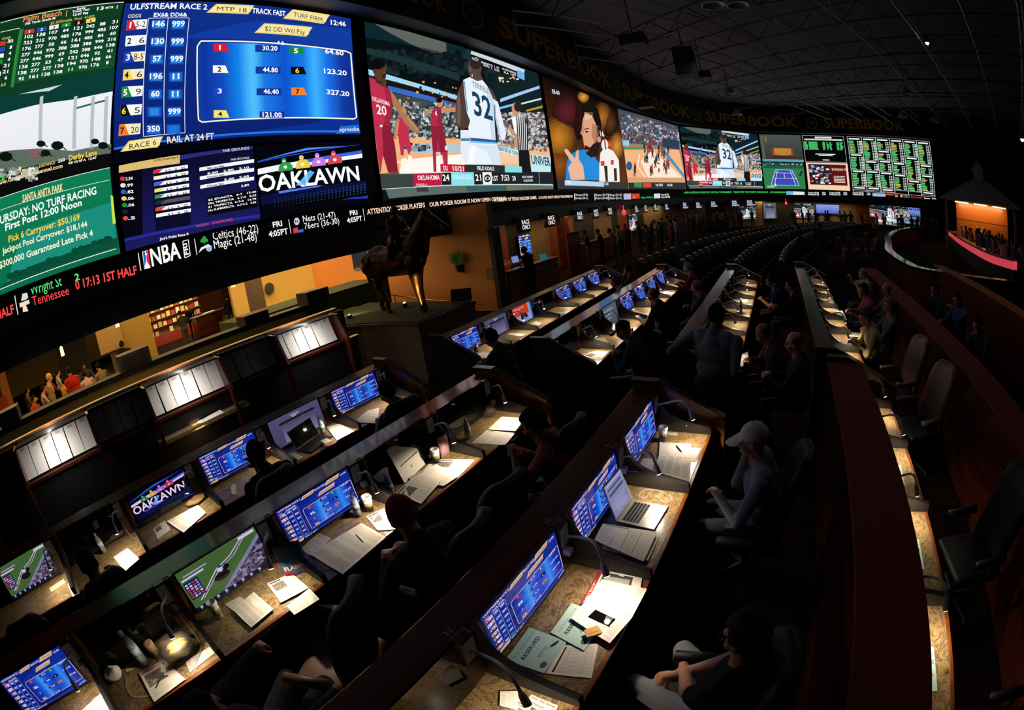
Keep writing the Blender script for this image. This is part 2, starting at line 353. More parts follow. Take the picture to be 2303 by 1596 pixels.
# ---- odds graphic (also the feed of most of the little monitors)
rB, pmB = panel([(279, 8), (783, 48), (808, 332), (252, 392)], 9.12, 5.36)
B = Pic(pmB); base(B, '0a1f6e', 14, 4, '0f2f86')
B.quad((252, 391), (808, 331), (806, 305), (250, 345), '03040c', 1, 10)
B.quad((250, 352), (806, 307), (800, 230), (770, 300), '0b2f8c', 1, 6)
B.quad((250, 345), (806, 303), (805, 299), (250, 340), '2a6fe0', 2, 10)
B.quad((396, 92), (788, 118), (786, 70), (560, 52), '123a9e', 1, 6)
B.text('ULFSTREAM RACE 2', 287, 28, 460, 27, 13, 'f4f6ff')
def flag(P, x0, y0, x1, y1, h, t, tc='1a1408', dx=14):
    P.poly([(x0, y0), (x1-dx, y1), (x1, y1-h), (x0+dx*1.6, y0-h)], 'e8cf72', 3); P.poly([(x0+5, y0-2), (x1-dx*.7, y1-4), (x1-4, y1-h+2), (x0+dx*1.8, y0-h+2)], 'f4e3a0', 4)
    P.text(t, x0+dx*1.7, y0-h*.22, x1-dx*1.25, y1-h*.22, h*.5, tc, 5, False)
flag(B, 458, 34, 566, 37, 20, 'MTP 18'); B.text('TRACK FAST', 561, 34, 636, 41, 12)
flag(B, 630, 46, 736, 58, 21, 'TURF FIRM'); B.text('12:46', 738, 59, 772, 63, 11)
flag(B, 566, 79, 697, 87, 22, '$2 DD Will Pay'); B.text('4 &', 617, 104, 634, 106, 8)
B.text('ODDS', 282, 47, 312, 45, 8, 'd8d8c8'); B.text('EX6& DD6&', 340, 44, 415, 43, 9)
for y0, n, od, c, tc in [(74, '1', '5-2', 'd82030', 'ffffff'), (110, '2', '6', 'f4f4f4', '101010'), (147, '3', '8-5', '1a3fb0', 'ffffff'), (187, '4', '6', 'f0d060', '101010'), (226, '5', '9', '1a8a3a', 'ffffff'), (268, '6', '5', '141408', 'f0e040'), (312, '7', '20', 'f07a30', '101010')]:
    k = (y0-74)/238; xl = 279-17*k; xr = 324-14*k
    B.quad((xl, y0+1), (xr, y0-4), (xr+2, y0-25-k*3), (xl+2, y0-22-k*3), 'f2e6c0' if n in '347' else 'f4f4f4', 2)
    B.poly([(xl, y0+1), (xl+24, y0-1), (xl+14, y0-23-k*3), (xl+2, y0-22-k*3)], c, 3); B.text(n, xl+4, y0-4, xl+13, y0-5, 14, tc); B.text(od, xr-24 if len(od) > 2 else xr-(20 if len(od) > 1 else 15), y0-6, xr-3, y0-7, 14, '101010', 4, False)
B.line([(329, 47), (318, 314)], 1.4, 'e8eefc'); B.line([(373, 46), (365, 309)], 1.4, 'e8eefc'); B.line([(420, 46), (411, 305)], 1.4, 'e8eefc'); B.line([(329, 47), (420, 46)], 1.4, 'e8eefc'); B.line([(318, 314), (411, 305)], 1.4, 'e8eefc')
for j, (a, b) in enumerate([('146', '999'), ('130', '999'), ('57', '999'), ('196', '11'), ('60', '11'), ('', '999'), ('350', '')]):
    y = 66+j*39.2+(j-3)*.3; xo = -1.6*j
    for cx, t in ((351+xo*1.1, a), (395+xo*1.0, b)):
        B.quad((cx-17, y+8), (cx+17, y+7), (cx+17, y-17), (cx-17, y-16), '0f3a9a', 2); B.quad((cx-14, y+6), (cx+14, y+5), (cx+14, y-15), (cx-14, y-14), '1c63c4', 3); B.quad((cx-9, y+4), (cx+9, y+3), (cx+9, y-13), (cx-9, y-12), '2a8fe6', 3)
        if t: B.text(t, cx-4.8*len(t), y+1, cx+4.8*len(t), y, 13)
fr = [(441, 276), (438, 110), (446, 98), (600, 101), (772, 119), (783, 124), (796, 268), (790, 272), (600, 271), (449, 281)]
B.quad((441, 280), (796, 270), (784, 121), (441, 99), '123c9c', 1, 8)
def hgrad(P, bl, br, tr, tl, stops, n=20, l=2):
    mixp = lambda p, q, t: (p[0]+(q[0]-p[0])*t, p[1]+(q[1]-p[1])*t); V = []; K = []
    for i in range(n+1):
        t = i/n; j = max(k for k in range(len(stops)) if stops[k][0] <= t+1e-9); j = min(j, len(stops)-2); u = (t-stops[j][0])/(stops[j+1][0]-stops[j][0]); a, b = lin(stops[j][1]), lin(stops[j+1][1]); c = tuple(a[k]+(b[k]-a[k])*u for k in range(3))
        V += [P.p(*mixp(bl, br, t)), P.p(*mixp(tl, tr, t))]; K += [c, c]
    P.raw(V, [(2*i, 2*i+2, 2*i+3, 2*i+1) for i in range(n)], K, l)
hgrad(B, (455, 278), (640, 272), (632, 104), (447, 101), [(0, '10309a'), (.25, '1048b8'), (.45, '1280e8'), (.62, '52c4fa'), (.74, '1c78e0'), (1, '0e50c8')]); hgrad(B, (640, 272), (792, 269), (780, 122), (632, 104), [(0, '0e50c8'), (.3, '1478e8'), (.45, '3cb0fa'), (.65, '1a6ce0'), (.85, '12389c'), (1, '102c8c')])
B.line(fr+fr[:1], 3, 'f6f2e0', 3)
for x, y, n, c, tc, x2, t in [(474, 121, '1', 'd81c2c', 'ffffff', 630, '30.20'), (473, 170, '2', 'f4f4f4', '101010', 631, '44.80'), (474, 219, '3', '1a46c8', 'ffffff', 633, '46.40'), (475, 271, '4', 'f0e070', '101010', 640, '121.00'), (645, 127, '5', '128a3a', 'ffffff', 771, '64.60'), (648, 172, '6', '0c0c08', 'f0e040', 778, '123.20'), (649, 219, '7', 'f08030', '101010', 784, '327.20')]:
    B.poly([(x, y), (x+35, y), (x+28, y-17), (x, y-17)], c, 4); B.text(n, x+10, y-3, x+19, y-3, 11, tc, 5)
    if x < 600: B.quad((x2-62, y+1), (x2-6, y+1), (x2-6, y-15), (x2-62, y-15), '10389a', 3)
    B.text(t, x2-9.2*len(t), y-3, x2-(12 if x < 600 else 4), y-2 if x < 600 else y+2, 11)
B.poly([(750, 306), (803, 302), (800, 285), (760, 289)], '1f6fd0', 3); B.text('xpressbe', 757, 301, 802, 299, 10, 'ffffff', 5, False)
flag(B, 266, 349, 362, 338, 25, 'RACE 6', dx=12); B.text('RAIL AT 24 FT', 371, 329, 476, 319, 15, 'f0e2b4')
# ---- exacta table
rC, pmC = panel([(263, 376), (568, 328), (580, 499), (276, 556)], 5.34, 3.64)
Cc = Pic(pmC); base(Cc, '1a1a5c', 6, 2, '0a0a22'); Cc.z = (0, 0, 1)
Cc.quad((263, 392), (400, 370), (400, 350), (263, 372), 'd9b870', 2); Cc.text('Turf Fair Grounds Race 8', 340, 367, 396, 358, 6, '3a2a10')
Cc.quad((400, 362), (565, 336), (565, 330), (400, 352), '2a2a78', 2); Cc.text('FAIR GROUNDS', 497, 345, 556, 338, 7, 'e8e8ff', bold=False); Cc.text('FAIR GROUNDS', 515, 364, 556, 359, 5, 'e8e8ff', bold=False)
Cc.quad((265, 545), (318, 535), (316, 384), (263, 392), '070712', 2); Cc.quad((346, 524), (425, 510), (418, 372), (338, 386), '0c0c28', 2)
for k, (t, c) in enumerate([('2.54', 'd03030'), ('.99', 'e8e8e8'), ('.82', '3060d0'), ('.06', 'e0d860'), ('.06', '20903a'), ('', '222222'), ('.5', 'd05030')]):
    y = 409+k*15; Cc.ell(271+k*1.2, y-4, 6, 5, c, 3); Cc.text(t, 278+k, y, 294+k, y-2, 7) if t else 0
for k, c in enumerate(['d03030', 'f0f0f0', '3f66d6', 'e6df70', '2a9a44', '262630', 'd84a3a', 'f0f0f0']):
    y = 394+k*14.2; Cc.quad((340+k, y), (418+k, y-13), (418+k, y-21), (340+k, y-8), 'f4f4f4' if k != 5 else '55555f', 3); Cc.poly([(340+k, y), (352+k, y-2), (362+k, y-11), (340+k, y-8)], c, 4); Cc.text('4 2   4   25', 366+k, y-4, 412+k, y-12, 5, '444450')
for k, (a, b) in enumerate([('Mila Juke Mila', '8.00   2.80   2.10'), ('Domino Run', '3.40   2.60'), ('Neon Sky', '2.80')]):
    y = 391+k*20; Cc.quad((444+k, y-3), (567, y-23), (567, y-31), (444+k, y-11), 'f2f2f2', 3); Cc.text(a, 462, y-7, 500, y-13, 5, '33333a'); Cc.text(b, 462+k*38, y+5-k*6, 556, y-10, 5)
Cc.quad((463, 489), (575, 470), (572, 428), (461, 448), '07070f', 2)
for k, t in enumerate(['$2 EXACTA   6-7   13.40', '50c TRIFECTA   6-7-3   8.35', '$1 TRIFECTA  6-7-3   16.70', '10c SUPERFECTA   6-7-3-2   9.05']): Cc.text(t, 464, 456+k*8, 572, 436+k*8, 4.5)
Cc.text('RACE 8   SCRATCHED', 438, 516, 520, 500, 6, 'd04040'); Cc.quad((276, 548), (580, 492), (580, 486), (276, 541), '2a2a90', 2); Cc.text("Joe's Picks Race 8", 355, 545, 420, 533, 6)
# ---- 'Oaklawn' title card
rD, pmD = panel([(568, 322), (808, 314), (822, 455), (580, 495)], 5.34, 3.64)
D = Pic(pmD); base(D, '04050c', 6); D.z = (500, 0, 3.8)
D.quad((270, 1400), (1160, 1240), (1050, 1250), (270, 1390), '2a4ad0', 1); D.poly([(270, 1390), (700, 1270), (1050, 1255), (700, 1290)], '4a8af0', 2)
D.quad((275, 1505), (1175, 1355), (1170, 1300), (275, 1455), 'f2f4fa', 1); D.quad((700, 1400), (1170, 1320), (1170, 1290), (700, 1370), '3a62d8', 2)
D.z = (500, 380, 3.8); D.quad((300, 330), (1215, 180), (1215, 110), (300, 240), '0a0f3a', 1); D.quad((460, 225), (800, 165), (830, 150), (450, 205), '5a78e8', 2); D.quad((1120, 250), (1222, 262), (1218, 240), (1000, 275), '2838b8', 2)
for i in range(26):
    for j in range(4): D.ell(420+i*31, 340-i*5.2-j*22, 3+i*.14, 3+i*.14, '2a5f86', 2, 5)
D.z = (500, 0, 3.8)
for x, y, c in ((510, 1430, '2f9a48'), (660, 1405, 'e8c84a'), (795, 1385, 'c878d8'), (935, 1365, 'd84050')):
    D.poly([(x-60, y+50), (x+65, y+35), (x+62, y-5), (x+30, y-35), (x-30, y-30), (x-55, y+5)], c, 3); D.ell(x-12, y-52, 20, 18, c, 3); D.ell(x-12, y-42, 17, 9, 'f0e8e0', 3); D.ell(x, y+8, 16, 14, 'f4f0e8', 4)
D.z = (500, 380, 3.8); D.text('OAKLAWN', 285, 215, 1150, 105, 150, 'ffffff', 5, True)
D.poly([(600, 155), (680, 150), (760, 40), (720, 20)], '5ab0f0', 5)
# ---- greyhound board, race picture and turf notice at the left end
rA, pmA = panel([(-60, 62), (278, 9), (271, 574), (-60, 706)], 9.2, 3.62)
A_ = Pic(pmA); base(A_, '05070a', 8); A_.z = (0, 0, 3.8)
A_.quad((-60, 880), (965, 620), (1060, 30), (-60, 215), '0e3a20', 1, 6); A_.quad((100, 745), (975, 600), (1020, 170), (185, 270), '12502c', 2, 4, 3, '0c3422'); A_.quad((90, 770), (115, 765), (200, 270), (165, 275), '2f8a3a', 2)
A_.text('Palm Beach', 190, 215, 520, 155, 48, 'e8844a'); A_.text('545 Yards Grade M', 208, 240, 465, 188, 20); A_.text('Sunny', 650, 108, 725, 98, 20); A_.text('Track: Fast', 610, 135, 760, 110, 20); A_.text('12:47 PM', 618, 160, 745, 145, 20); A_.text('13', 822, 112, 880, 105, 28); A_.text('MTR', 895, 100, 965, 92, 18); A_.text('1', 985, 98, 1002, 95, 28)
A_.line([(0, 220), (1058, 40)], 5, 'f0f0e8', 3); A_.line([(560, 165), (568, 112)], 6, 'e8b070', 3); A_.line([(0, 300), (165, 265)], 5, 'f0f0e8', 3)
A_.text('$2 D/Double  Pool  41023', 425, 235, 800, 172, 22, 'd8b060')
for i, c in enumerate(['d03838', '2848c0', 'f0f0f0', '1a8a3a', '300808', 'e8d860']): A_.quad((205+i*105, 318-i*19), (285+i*105, 303-i*19), (288+i*105, 268-i*19), (208+i*105, 283-i*19), c, 3); A_.text(str(i+1), 235+i*105, 308-i*19, 255+i*105, 305-i*19, 22, 'ffffff' if i not in (2, 5) else '202020')
RW = ['102 138 107 64 121 242 88 31', '323 215 970 485 176 999 485 107', '176 277 58 66 161 485 84 60', '277 646 970 388 388 388 999 216', '277 646 999 69 242 388 646 138', '138 277 53 47 121 646 92 41', '138 277 277 138 194 970 148 66', '92 161 138 138 11 970 176 8']
for j, r in enumerate(RW):
    for i, t in enumerate(r.split()):
        x = 205+i*105-j*9; y = 353-i*18.3+j*51.5-(i*j)*.25; A_.text(t, x+(36-12*len(t)), y, x+36+12*len(t), y-6, 27)
for j, (t, c) in enumerate([('30', 'd03030'), ('8', '2848c0'), ('4', 'f0f0f0'), ('4', '1a8a3a'), ('21', '101010'), ('21', 'f0f0f0'), ('6', '888888')]): A_.text(t, 108-25*len(t)-j*8, 392+j*52, 106-j*8, 388+j*52, 28); A_.quad((-30, 420+j*52), (44-j*8, 410+j*52), (46-j*8, 375+j*52), (-30, 385+j*52), c, 3)
A_.text('Odds', 10, 368, 88, 352, 20, 'd8b060'); A_.text('3-5', 5, 765, 45, 755, 24, 'e8d860')
A_.quad((-60, 1510), (940, 1325), (975, 655), (-60, 880), 'e2e4ea', 1, 5, 2, 'eef0f4'); A_.poly([(-60, 1020), (300, 920), (640, 870), (970, 800), (985, 610), (-60, 880)], '0a3a34', 2); A_.poly([(160, 830), (400, 775), (530, 745), (420, 800)], 'c8d8d0', 3)
for x in (350, 640, 790, 905): A_.quad((x-22, 1300), (x+10, 1290), (x+20, 840), (x-10, 850), 'b4bec0', 3)
A_.line([(640, 950), (900, 880)], 16, '2a6a60', 3); A_.poly([(-60, 1540), (-60, 1330), (60, 1310), (330, 1290), (620, 1310), (950, 1250), (945, 1330), (-60, 1520)], '5a6a5e', 3)
for x, y, r in ((350, 1250, 40), (490, 1265, 55), (810, 1230, 36), (880, 1265, 45), (50, 1360, 60), (300, 1330, 50), (390, 1330, 42)): A_.ell(x, y, r, r*.7, '0c1412' if r != 50 else '8a5a5e', 4, 9); A_.line([(x+r*.6, y), (x+r*1.4, y+r*.7)], 9, '0c1412', 4)
A_.quad((-60, 1720), (935, 1450), (950, 1270), (-60, 1530), '0a0c0c', 2, 5); A_.noise(lambda: (random.uniform(-40, 300), random.uniform(1440, 1540)), 60, ['d8dcd8', '303838', '8a9490'], 30, 3)
A_.text('Derby Lane', 588, 1395, 828, 1345, 50, 'f0d040'); A_.text('03/15/18 A  12:47', 585, 1425, 825, 1375, 20); A_.text('DISTANCE', 335, 1455, 470, 1420, 26, 'e0c060'); A_.text('550', 498, 1412, 556, 1396, 28); A_.text('GRADE', 145, 1508, 240, 1482, 28, 'e0c060'); A_.text('M', 258, 1478, 290, 1470, 28); A_.text('CE', -20, 1570, 45, 1560, 40, '70e070'); A_.text('2', 72, 1550, 98, 1545, 40)
A_.text('www.GreyhoundChannel.com', -40, 1612, 535, 1452, 36, 'f0d8a0')
A_.z = (0, 380, 3.8); A_.quad((-60, 1120), (1030, 735), (940, 5), (-60, 295), '0a6a48', 1, 6, 3, '0e7a52'); A_.quad((60, 1000), (1000, 650), (960, 300), (200, 560), '1a8a78', 2, 4); A_.poly([(-60, 1060), (100, 960), (250, 850), (420, 790), (640, 720), (820, 660), (1000, 600), (1010, 680), (-60, 1080)], '0a5038', 3)
for k in range(16): A_.ell(100+k*55, 930-k*20+random.uniform(-15, 15), 42, 32, '084632', 3, 8)
A_.line([(-60, 292), (935, 8)], 5, 'e8f0e0', 4); A_.line([(-60, 395), (938, 112)], 4, 'e8f0e0', 4); A_.line([(-60, 1072), (990, 698)], 6, 'f0f4e8', 4); A_.poly([(945, 240), (965, 250), (990, 480), (965, 490)], 'c8e048', 4)
A_.text('SANTA ANITA PARK', 195, 305, 540, 205, 66, 'f0e0a8', 5); A_.text('URSDAY: NO TURF RACING', 5, 490, 825, 232, 72, col2='d8f0e8'); A_.text('First Post 12:00 Noon', 50, 548, 700, 330, 62); A_.text('Pick 6 Carryover: $50,169', 78, 645, 684, 450, 58, 'e8d848', col2='f0b848'); A_.text('Jackpot Pool Carryover: $18,144', 25, 745, 748, 508, 54, 'f0ecc8'); A_.text('$300,000 Guaranteed Late Pick 4', 0, 868, 797, 585, 58, 'f4f0d0')
# ---- basketball picture
rE, pmE = panel([(812, 50), (1208, 165), (1238, 429), (853, 452)], 9.12, 3.64)
E_ = Pic(pmE, (rE[1]-rE[0]).length/(rE[3]-rE[2])); base(E_, '0a1416', 12, 3, '0c282c'); E_.z = (500, 0, 3.8)
E_.poly([(1250, 200), (1420, 238), (1700, 318), (1885, 372), (1890, 450), (1780, 470), (1580, 385), (1400, 290)], '5c625c', 1); E_.quad((1190, 640), (2290, 880), (2290, 560), (1190, 330), '071012', 1); E_.poly([(1200, 415), (2000, 640), (2000, 700), (1200, 470)], '1c3236', 2)
E_.poly([(1205, 600), (1560, 700), (1990, 830), (1990, 870), (1560, 740), (1210, 650)], '9fd4f4', 3); E_.poly([(1380, 740), (1990, 900), (1990, 935), (1390, 790)], '3a6ac8', 3); E_.poly([(1370, 690), (1980, 860), (1980, 890), (1380, 745)], '181410', 3)
E_.noise(lambda: (random.uniform(1390, 1980), random.uniform(700, 880)), 40, ['e8b060', '402010'], 14, 4)
E_.quad((1220, 1190), (1990, 1210), (1990, 900), (1380, 800), '3c4846', 2); E_.noise(lambda: (random.uniform(1400, 1970), random.uniform(880, 1180)), 700, ['1a2a2a', '8a9a98', 'c8d0cc', '28383a', '5a3034', '486068'], 20, 3)
E_.quad((1290, 1500), (2100, 1470), (2100, 1200), (1260, 1180), 'f0b07a', 3); E_.poly([(1420, 1300), (1700, 1230), (2100, 1240), (2100, 1320), (1720, 1330)], 'b8c4c8', 4); E_.poly([(1480, 1500), (1500, 1380), (2100, 1320), (2100, 1480)], 'fff4ea', 4); E_.line([(1450, 1400), (2100, 1330)], 10, 'fff0e0', 5)
E_.noise(lambda: (random.uniform(1500, 1720), random.uniform(1230, 1270)), 20, ['20303a', '8aa0a8'], 34, 5)
cr, cr2, sk, sk2 = 'c0304e', '8a1c34', '5e3a26', 'c88a62'
E_.poly([(1220, 670), (1290, 700), (1400, 780), (1425, 880), (1395, 1090), (1245, 1080), (1225, 780)], cr, 6); E_.poly([(1255, 1085), (1395, 1075), (1440, 1240), (1470, 1490), (1385, 1492), (1335, 1330), (1315, 1492), (1300, 1492)], cr2, 6); E_.poly([(1256, 1085), (1330, 1095), (1340, 1330), (1318, 1490), (1300, 1490)], cr, 7)
E_.poly([(1395, 770), (1440, 830), (1560, 1010), (1645, 1110), (1650, 1150), (1610, 1150), (1530, 1070), (1425, 910)], 'a87852', 7); E_.poly([(1270, 700), (1340, 760), (1370, 730), (1350, 650), (1270, 650)], sk, 7); E_.ell(1312, 610, 54, 82, sk, 8); E_.ell(1288, 565, 62, 42, '0c0a0a', 9); E_.ell(1338, 612, 8, 5, '140c08', 9, 7); E_.ell(1352, 660, 14, 6, '6a2a24', 9, 7); E_.ell(1262, 620, 12, 20, '4a2c1c', 9, 8); E_.ell(1322, 1090, 14, 12, 'f0e0e0', 8, 8)
E_.poly([(1345, 740), (1400, 780), (1425, 880), (1395, 1090), (1345, 1085), (1370, 900)], 'a3243e', 7); E_.poly([(1330, 640), (1366, 640), (1360, 680), (1325, 690)], '3c2216', 9); E_.poly([(1336, 600), (1352, 640), (1340, 644)], '7a4a34', 10); E_.poly([(1255, 640), (1300, 700), (1340, 700), (1330, 740), (1280, 720)], '4a2a1c', 8); E_.line([(1300, 600), (1330, 592)], 7, '241410', 10); E_.poly([(1245, 540), (1270, 515), (1320, 520), (1355, 550), (1350, 590), (1335, 570), (1260, 575), (1245, 600)], '0c0a0a', 10); E_.line([(1545, 1010), (1640, 1130)], 16, 'c08c66', 8); E_.poly([(1310, 1340), (1335, 1330), (1318, 1490), (1300, 1490)], 'f4e8e4', 6)
E_.text('OKLAHOMA', 1245, 872, 1398, 920, 38, 'f4e4e6', 8); E_.text('20', 1285, 985, 1372, 1000, 82, 'f6eaec', 8)
E_.poly([(1465, 1020), (1550, 1015), (1562, 1180), (1585, 1290), (1560, 1335), (1525, 1240), (1515, 1340), (1492, 1340), (1470, 1180)], cr, 6); E_.ell(1515, 965, 26, 34, sk2, 7); E_.line([(1470, 1030), (1445, 1190)], 26, sk2, 6); E_.line([(1550, 1020), (1590, 1110)], 24, sk2, 6)
E_.poly([(1755, 950), (1840, 925), (1852, 1090), (1895, 1310), (1895, 1430), (1865, 1430), (1830, 1310), (1795, 1310), (1798, 1480), (1772, 1480), (1765, 1290), (1748, 1090)], 'b02a48', 6); E_.line([(1838, 945), (1965, 950)], 36, sk2, 7); E_.line([(1758, 965), (1700, 970)], 28, sk2, 7); E_.ell(1826, 890, 28, 38, sk2, 7); E_.ell(1820, 868, 26, 20, '120c0a', 8); E_.line([(1690, 960), (1690, 1030), (1745, 1050)], 8, 'e8eef0', 6); E_.poly([(1748, 1090), (1852, 1085), (1895, 1310), (1830, 1312), (1808, 1180), (1795, 1312), (1765, 1290)], '8e2038', 7); E_.poly([(1800, 950), (1840, 930), (1850, 1085), (1815, 1085)], '98243c', 7); E_.text('4', 1785, 1000, 1805, 1000, 44, 'f0e0e4', 8); E_.ell(1880, 1275, 12, 22, 'f0e8e8', 9, 8); E_.poly([(1815, 1340), (1850, 1335), (1860, 1400), (1835, 1420)], 'f0ece8', 6); E_.poly([(1495, 1370), (1540, 1360), (1540, 1400), (1490, 1415)], 'f6f0ec', 6); E_.poly([(1550, 1340), (1585, 1345), (1600, 1400), (1560, 1400)], 'f6f0ec', 6)
E_.z = (500, 0, 3.8); E_.noise(lambda: (random.uniform(1230, 2250), random.uniform(430, 620)), 150, ['0c181a', '142427', '1c3034', '0a1214'], 46, 1.5); E_.noise(lambda: (lambda x: (x, 560+(x-1210)*.27+random.uniform(70, 150)))(random.uniform(1400, 1960)), 200, ['1a2426', '2a3436', '101a1c', '3c4848'], 26, 2)
E_.z = (1000, 0, 3.8); E_.quad((400, 1480), (880, 1490), (880, 1270), (400, 1230), 'f2b480', 3); E_.quad((420, 1250), (880, 1310), (790, 620), (300, 560), '0e2226', 1)
E_.poly([(450, 880), (790, 760), (790, 735), (450, 850)], 'a8c4f4', 3); E_.poly([(430, 945), (600, 900), (600, 880), (430, 925)], '7ac0f0', 3); E_.poly([(610, 890), (805, 840), (805, 855), (610, 905)], 'd8dcd4', 3); E_.poly([(670, 945), (815, 905), (815, 925), (675, 960)], 'b8901c', 3); E_.noise(lambda: (random.uniform(420, 620), random.uniform(640, 700)), 26, ['f0d8b0', '302018'], 14, 3)
E_.quad((420, 1260), (885, 1330), (850, 960), (430, 980), '4a5250', 2); E_.noise(lambda: (random.uniform(420, 845), random.uniform(960, 1280)), 900, ['20282a', '8a8e90', 'c8ccc8', '703038', '38485a', 'e0dcd8'], 20, 3)
E_.poly([(715, 1320), (885, 1345), (885, 1490), (725, 1480)], 'bfe6ee', 4); E_.text('UNIVER', 722, 1405, 885, 1425, 78, '1a3a4a', 5); E_.poly([(430, 1250), (605, 1290), (608, 1345), (430, 1300)], 'c8ecf0', 4); E_.text('SENTED BY DUN', 435, 1290, 602, 1335, 34, '2a4a58', 5); E_.poly([(430, 1300), (720, 1360), (720, 1420), (440, 1400)], 'f4c8a0', 4)
E_.poly([(105, 1120), (185, 1120), (190, 1310), (160, 1410), (135, 1400), (108, 1300)], 'e4e8ee', 5); E_.poly([(108, 1190), (188, 1190), (188, 1215), (108, 1215)], '3a8ac0', 6)
E_.poly([(130, 690), (210, 655), (275, 665), (335, 740), (385, 850), (396, 1000), (408, 1205), (420, 1250), (458, 1415), (160, 1420), (195, 1210), (172, 1100), (160, 980), (140, 830)], 'e6eff8', 6); E_.poly([(335, 740), (385, 850), (396, 1000), (408, 1205), (372, 1200), (350, 1000), (330, 850)], 'c6daec', 7); E_.poly([(195, 1240), (420, 1250), (458, 1415), (380, 1418), (330, 1300)], 'd4e2f0', 7); E_.poly([(200, 1260), (240, 1260), (215, 1418), (160, 1420)], 'f4f8fc', 7)
E_.poly([(338, 745), (375, 775), (428, 880), (415, 900), (385, 850)], '5a463c', 7); E_.poly([(385, 850), (428, 880), (448, 960), (498, 1150), (482, 1205), (442, 1195), (412, 1060), (398, 980)], 'e2eaf6', 8); E_.poly([(398, 980), (412, 1060), (442, 1195), (455, 1195), (425, 1040)], 'b4c8de', 9); E_.line([(398, 900), (404, 1000)], 9, '1c2c38', 8)
E_.poly([(130, 695), (82, 790), (60, 950), (66, 1075), (112, 1118), (172, 1098), (188, 1040), (160, 970), (142, 830)], '4c3a32', 7); E_.poly([(75, 830), (95, 800), (110, 960), (100, 1090), (70, 1060)], '6e5648', 8); E_.poly([(196, 640), (282, 640), (300, 690), (250, 700), (190, 670)], '54423a', 7); E_.ell(228, 585, 60, 92, '54423a', 8); E_.ell(238, 545, 54, 56, '2c2420', 9); E_.ell(190, 600, 10, 22, '6a544a', 9, 8); E_.line([(205, 665), (205, 640)], 6, 'f0f0f0', 9)
E_.poly([(195, 1185), (408, 1205), (412, 1228), (190, 1215)], '2a5aa0', 8); E_.poly([(192, 1212), (412, 1226), (412, 1240), (190, 1230)], '7ac4e8', 8); E_.line([(138, 700), (150, 830), (165, 960)], 8, '4a90c0', 8); E_.text('TERRELL', 208, 745, 352, 808, 48, '8a9aa4', 8); E_.text('32', 225, 985, 385, 1035, 200, '16405a', 8)
E_.poly([(545, 1010), (650, 995), (682, 1100), (692, 1290), (602, 1290), (575, 1150)], 'f2f2f4', 6)
for k in range(6): E_.poly([(585+k*18, 1003-k), (594+k*18, 1003-k), (612+k*15, 1288), (602+k*15, 1288)], '16161c', 7)
E_.ell(583, 938, 36, 60, 'c8906c', 7); E_.ell(600, 915, 34, 46, '2c201a', 8); E_.poly([(575, 1140), (600, 1160), (620, 1280), (590, 1290), (565, 1230)], 'c89070', 7); E_.line([(575, 1160), (520, 1090)], 26, 'c89070', 7); E_.poly([(604, 1288), (694, 1288), (716, 1482), (612, 1482)], '14161c', 7)
E_.poly([(192, 468), (655, 640), (658, 694), (200, 548)], '080a0c', 8); E_.poly([(200, 440), (660, 600), (655, 640), (192, 468)], 'c8d4dc', 7); E_.poly([(590, 600), (655, 625), (658, 692), (596, 665)], '6ab4e8', 9); E_.text('truTV', 204, 515, 262, 535, 30, 'f0f0f0', 9); E_.text('MURRAY ST  4  1ST', 285, 545, 440, 598, 18, 'f0f0f0', 9); E_.text('WVU  3  15:34', 300, 570, 440, 622, 18, 'f0f0f0', 9); E_.text('UP NEXT GEORGIA', 465, 600, 585, 640, 16, 'f0f0f0', 9); E_.text('FLA  1027', 480, 630, 585, 660, 16, 'f0f0f0', 9)
E_.quad((-170, 1600), (900, 1590), (895, 1490), (-170, 1490), 'a8c4c4', 6, 4)
E_.z = (500, 0, 3.8); E_.poly([(1830, 1412), (2040, 1418), (2040, 1482), (1832, 1478)], 'c81c3a', 8); E_.text('OU', 1855, 1468, 1895, 1470, 44, 'f4f0f0', 9); E_.text('10/21', 1938, 1470, 2034, 1474, 44, 'fff', 9) if 0 else E_.text('10/21', 1938, 1470, 2034, 1474, 44, 'f4f0f0', 9)
E_.z = (1000, 0, 3.8); E_.poly([(140, 1415), (485, 1422), (487, 1482), (140, 1482)], '2a2c2e', 8); E_.text('FIELD GOALS', 248, 1462, 396, 1466, 34, 'f4f4f4', 9); E_.poly([(486, 1422), (632, 1430), (636, 1484), (487, 1482)], '8ad8e4', 8)
E_.z = (500, 380, 3.8); E_.quad((1325, 185), (2400, 145), (2400, 45), (1320, 60), '9fb4b4', 7, 4); E_.poly([(1320, 60), (1600, 55), (1605, 165), (1325, 190)], '38443f', 8); E_.poly([(1600, 55), (1840, 45), (1842, 150), (1604, 162)], 'c01c40', 8); E_.text('OKLAHOMA', 1636, 108, 1826, 102, 42, 'f6f0f0', 9); E_.text('FOULS: 6', 1625, 160, 1715, 155, 22, 'f0d0d4', 9)
E_.poly([(1842, 45), (1922, 43), (1925, 145), (1844, 148)], '1a1c1e', 8); E_.text('24', 1852, 112, 1910, 110, 56, 'f6f6f6', 9); E_.z = (1000, 380, 3.8); E_.poly([(25, 42), (215, 38), (222, 145), (28, 148)], '8adce8', 8); E_.text('TENNESSEE', 35, 100, 200, 96, 36, 'c8f0f4', 9); E_.poly([(218, 38), (292, 37), (298, 142), (224, 145)], '1a1c1e', 8); E_.text('21', 235, 110, 284, 109, 56, 'f6f6f6', 9)
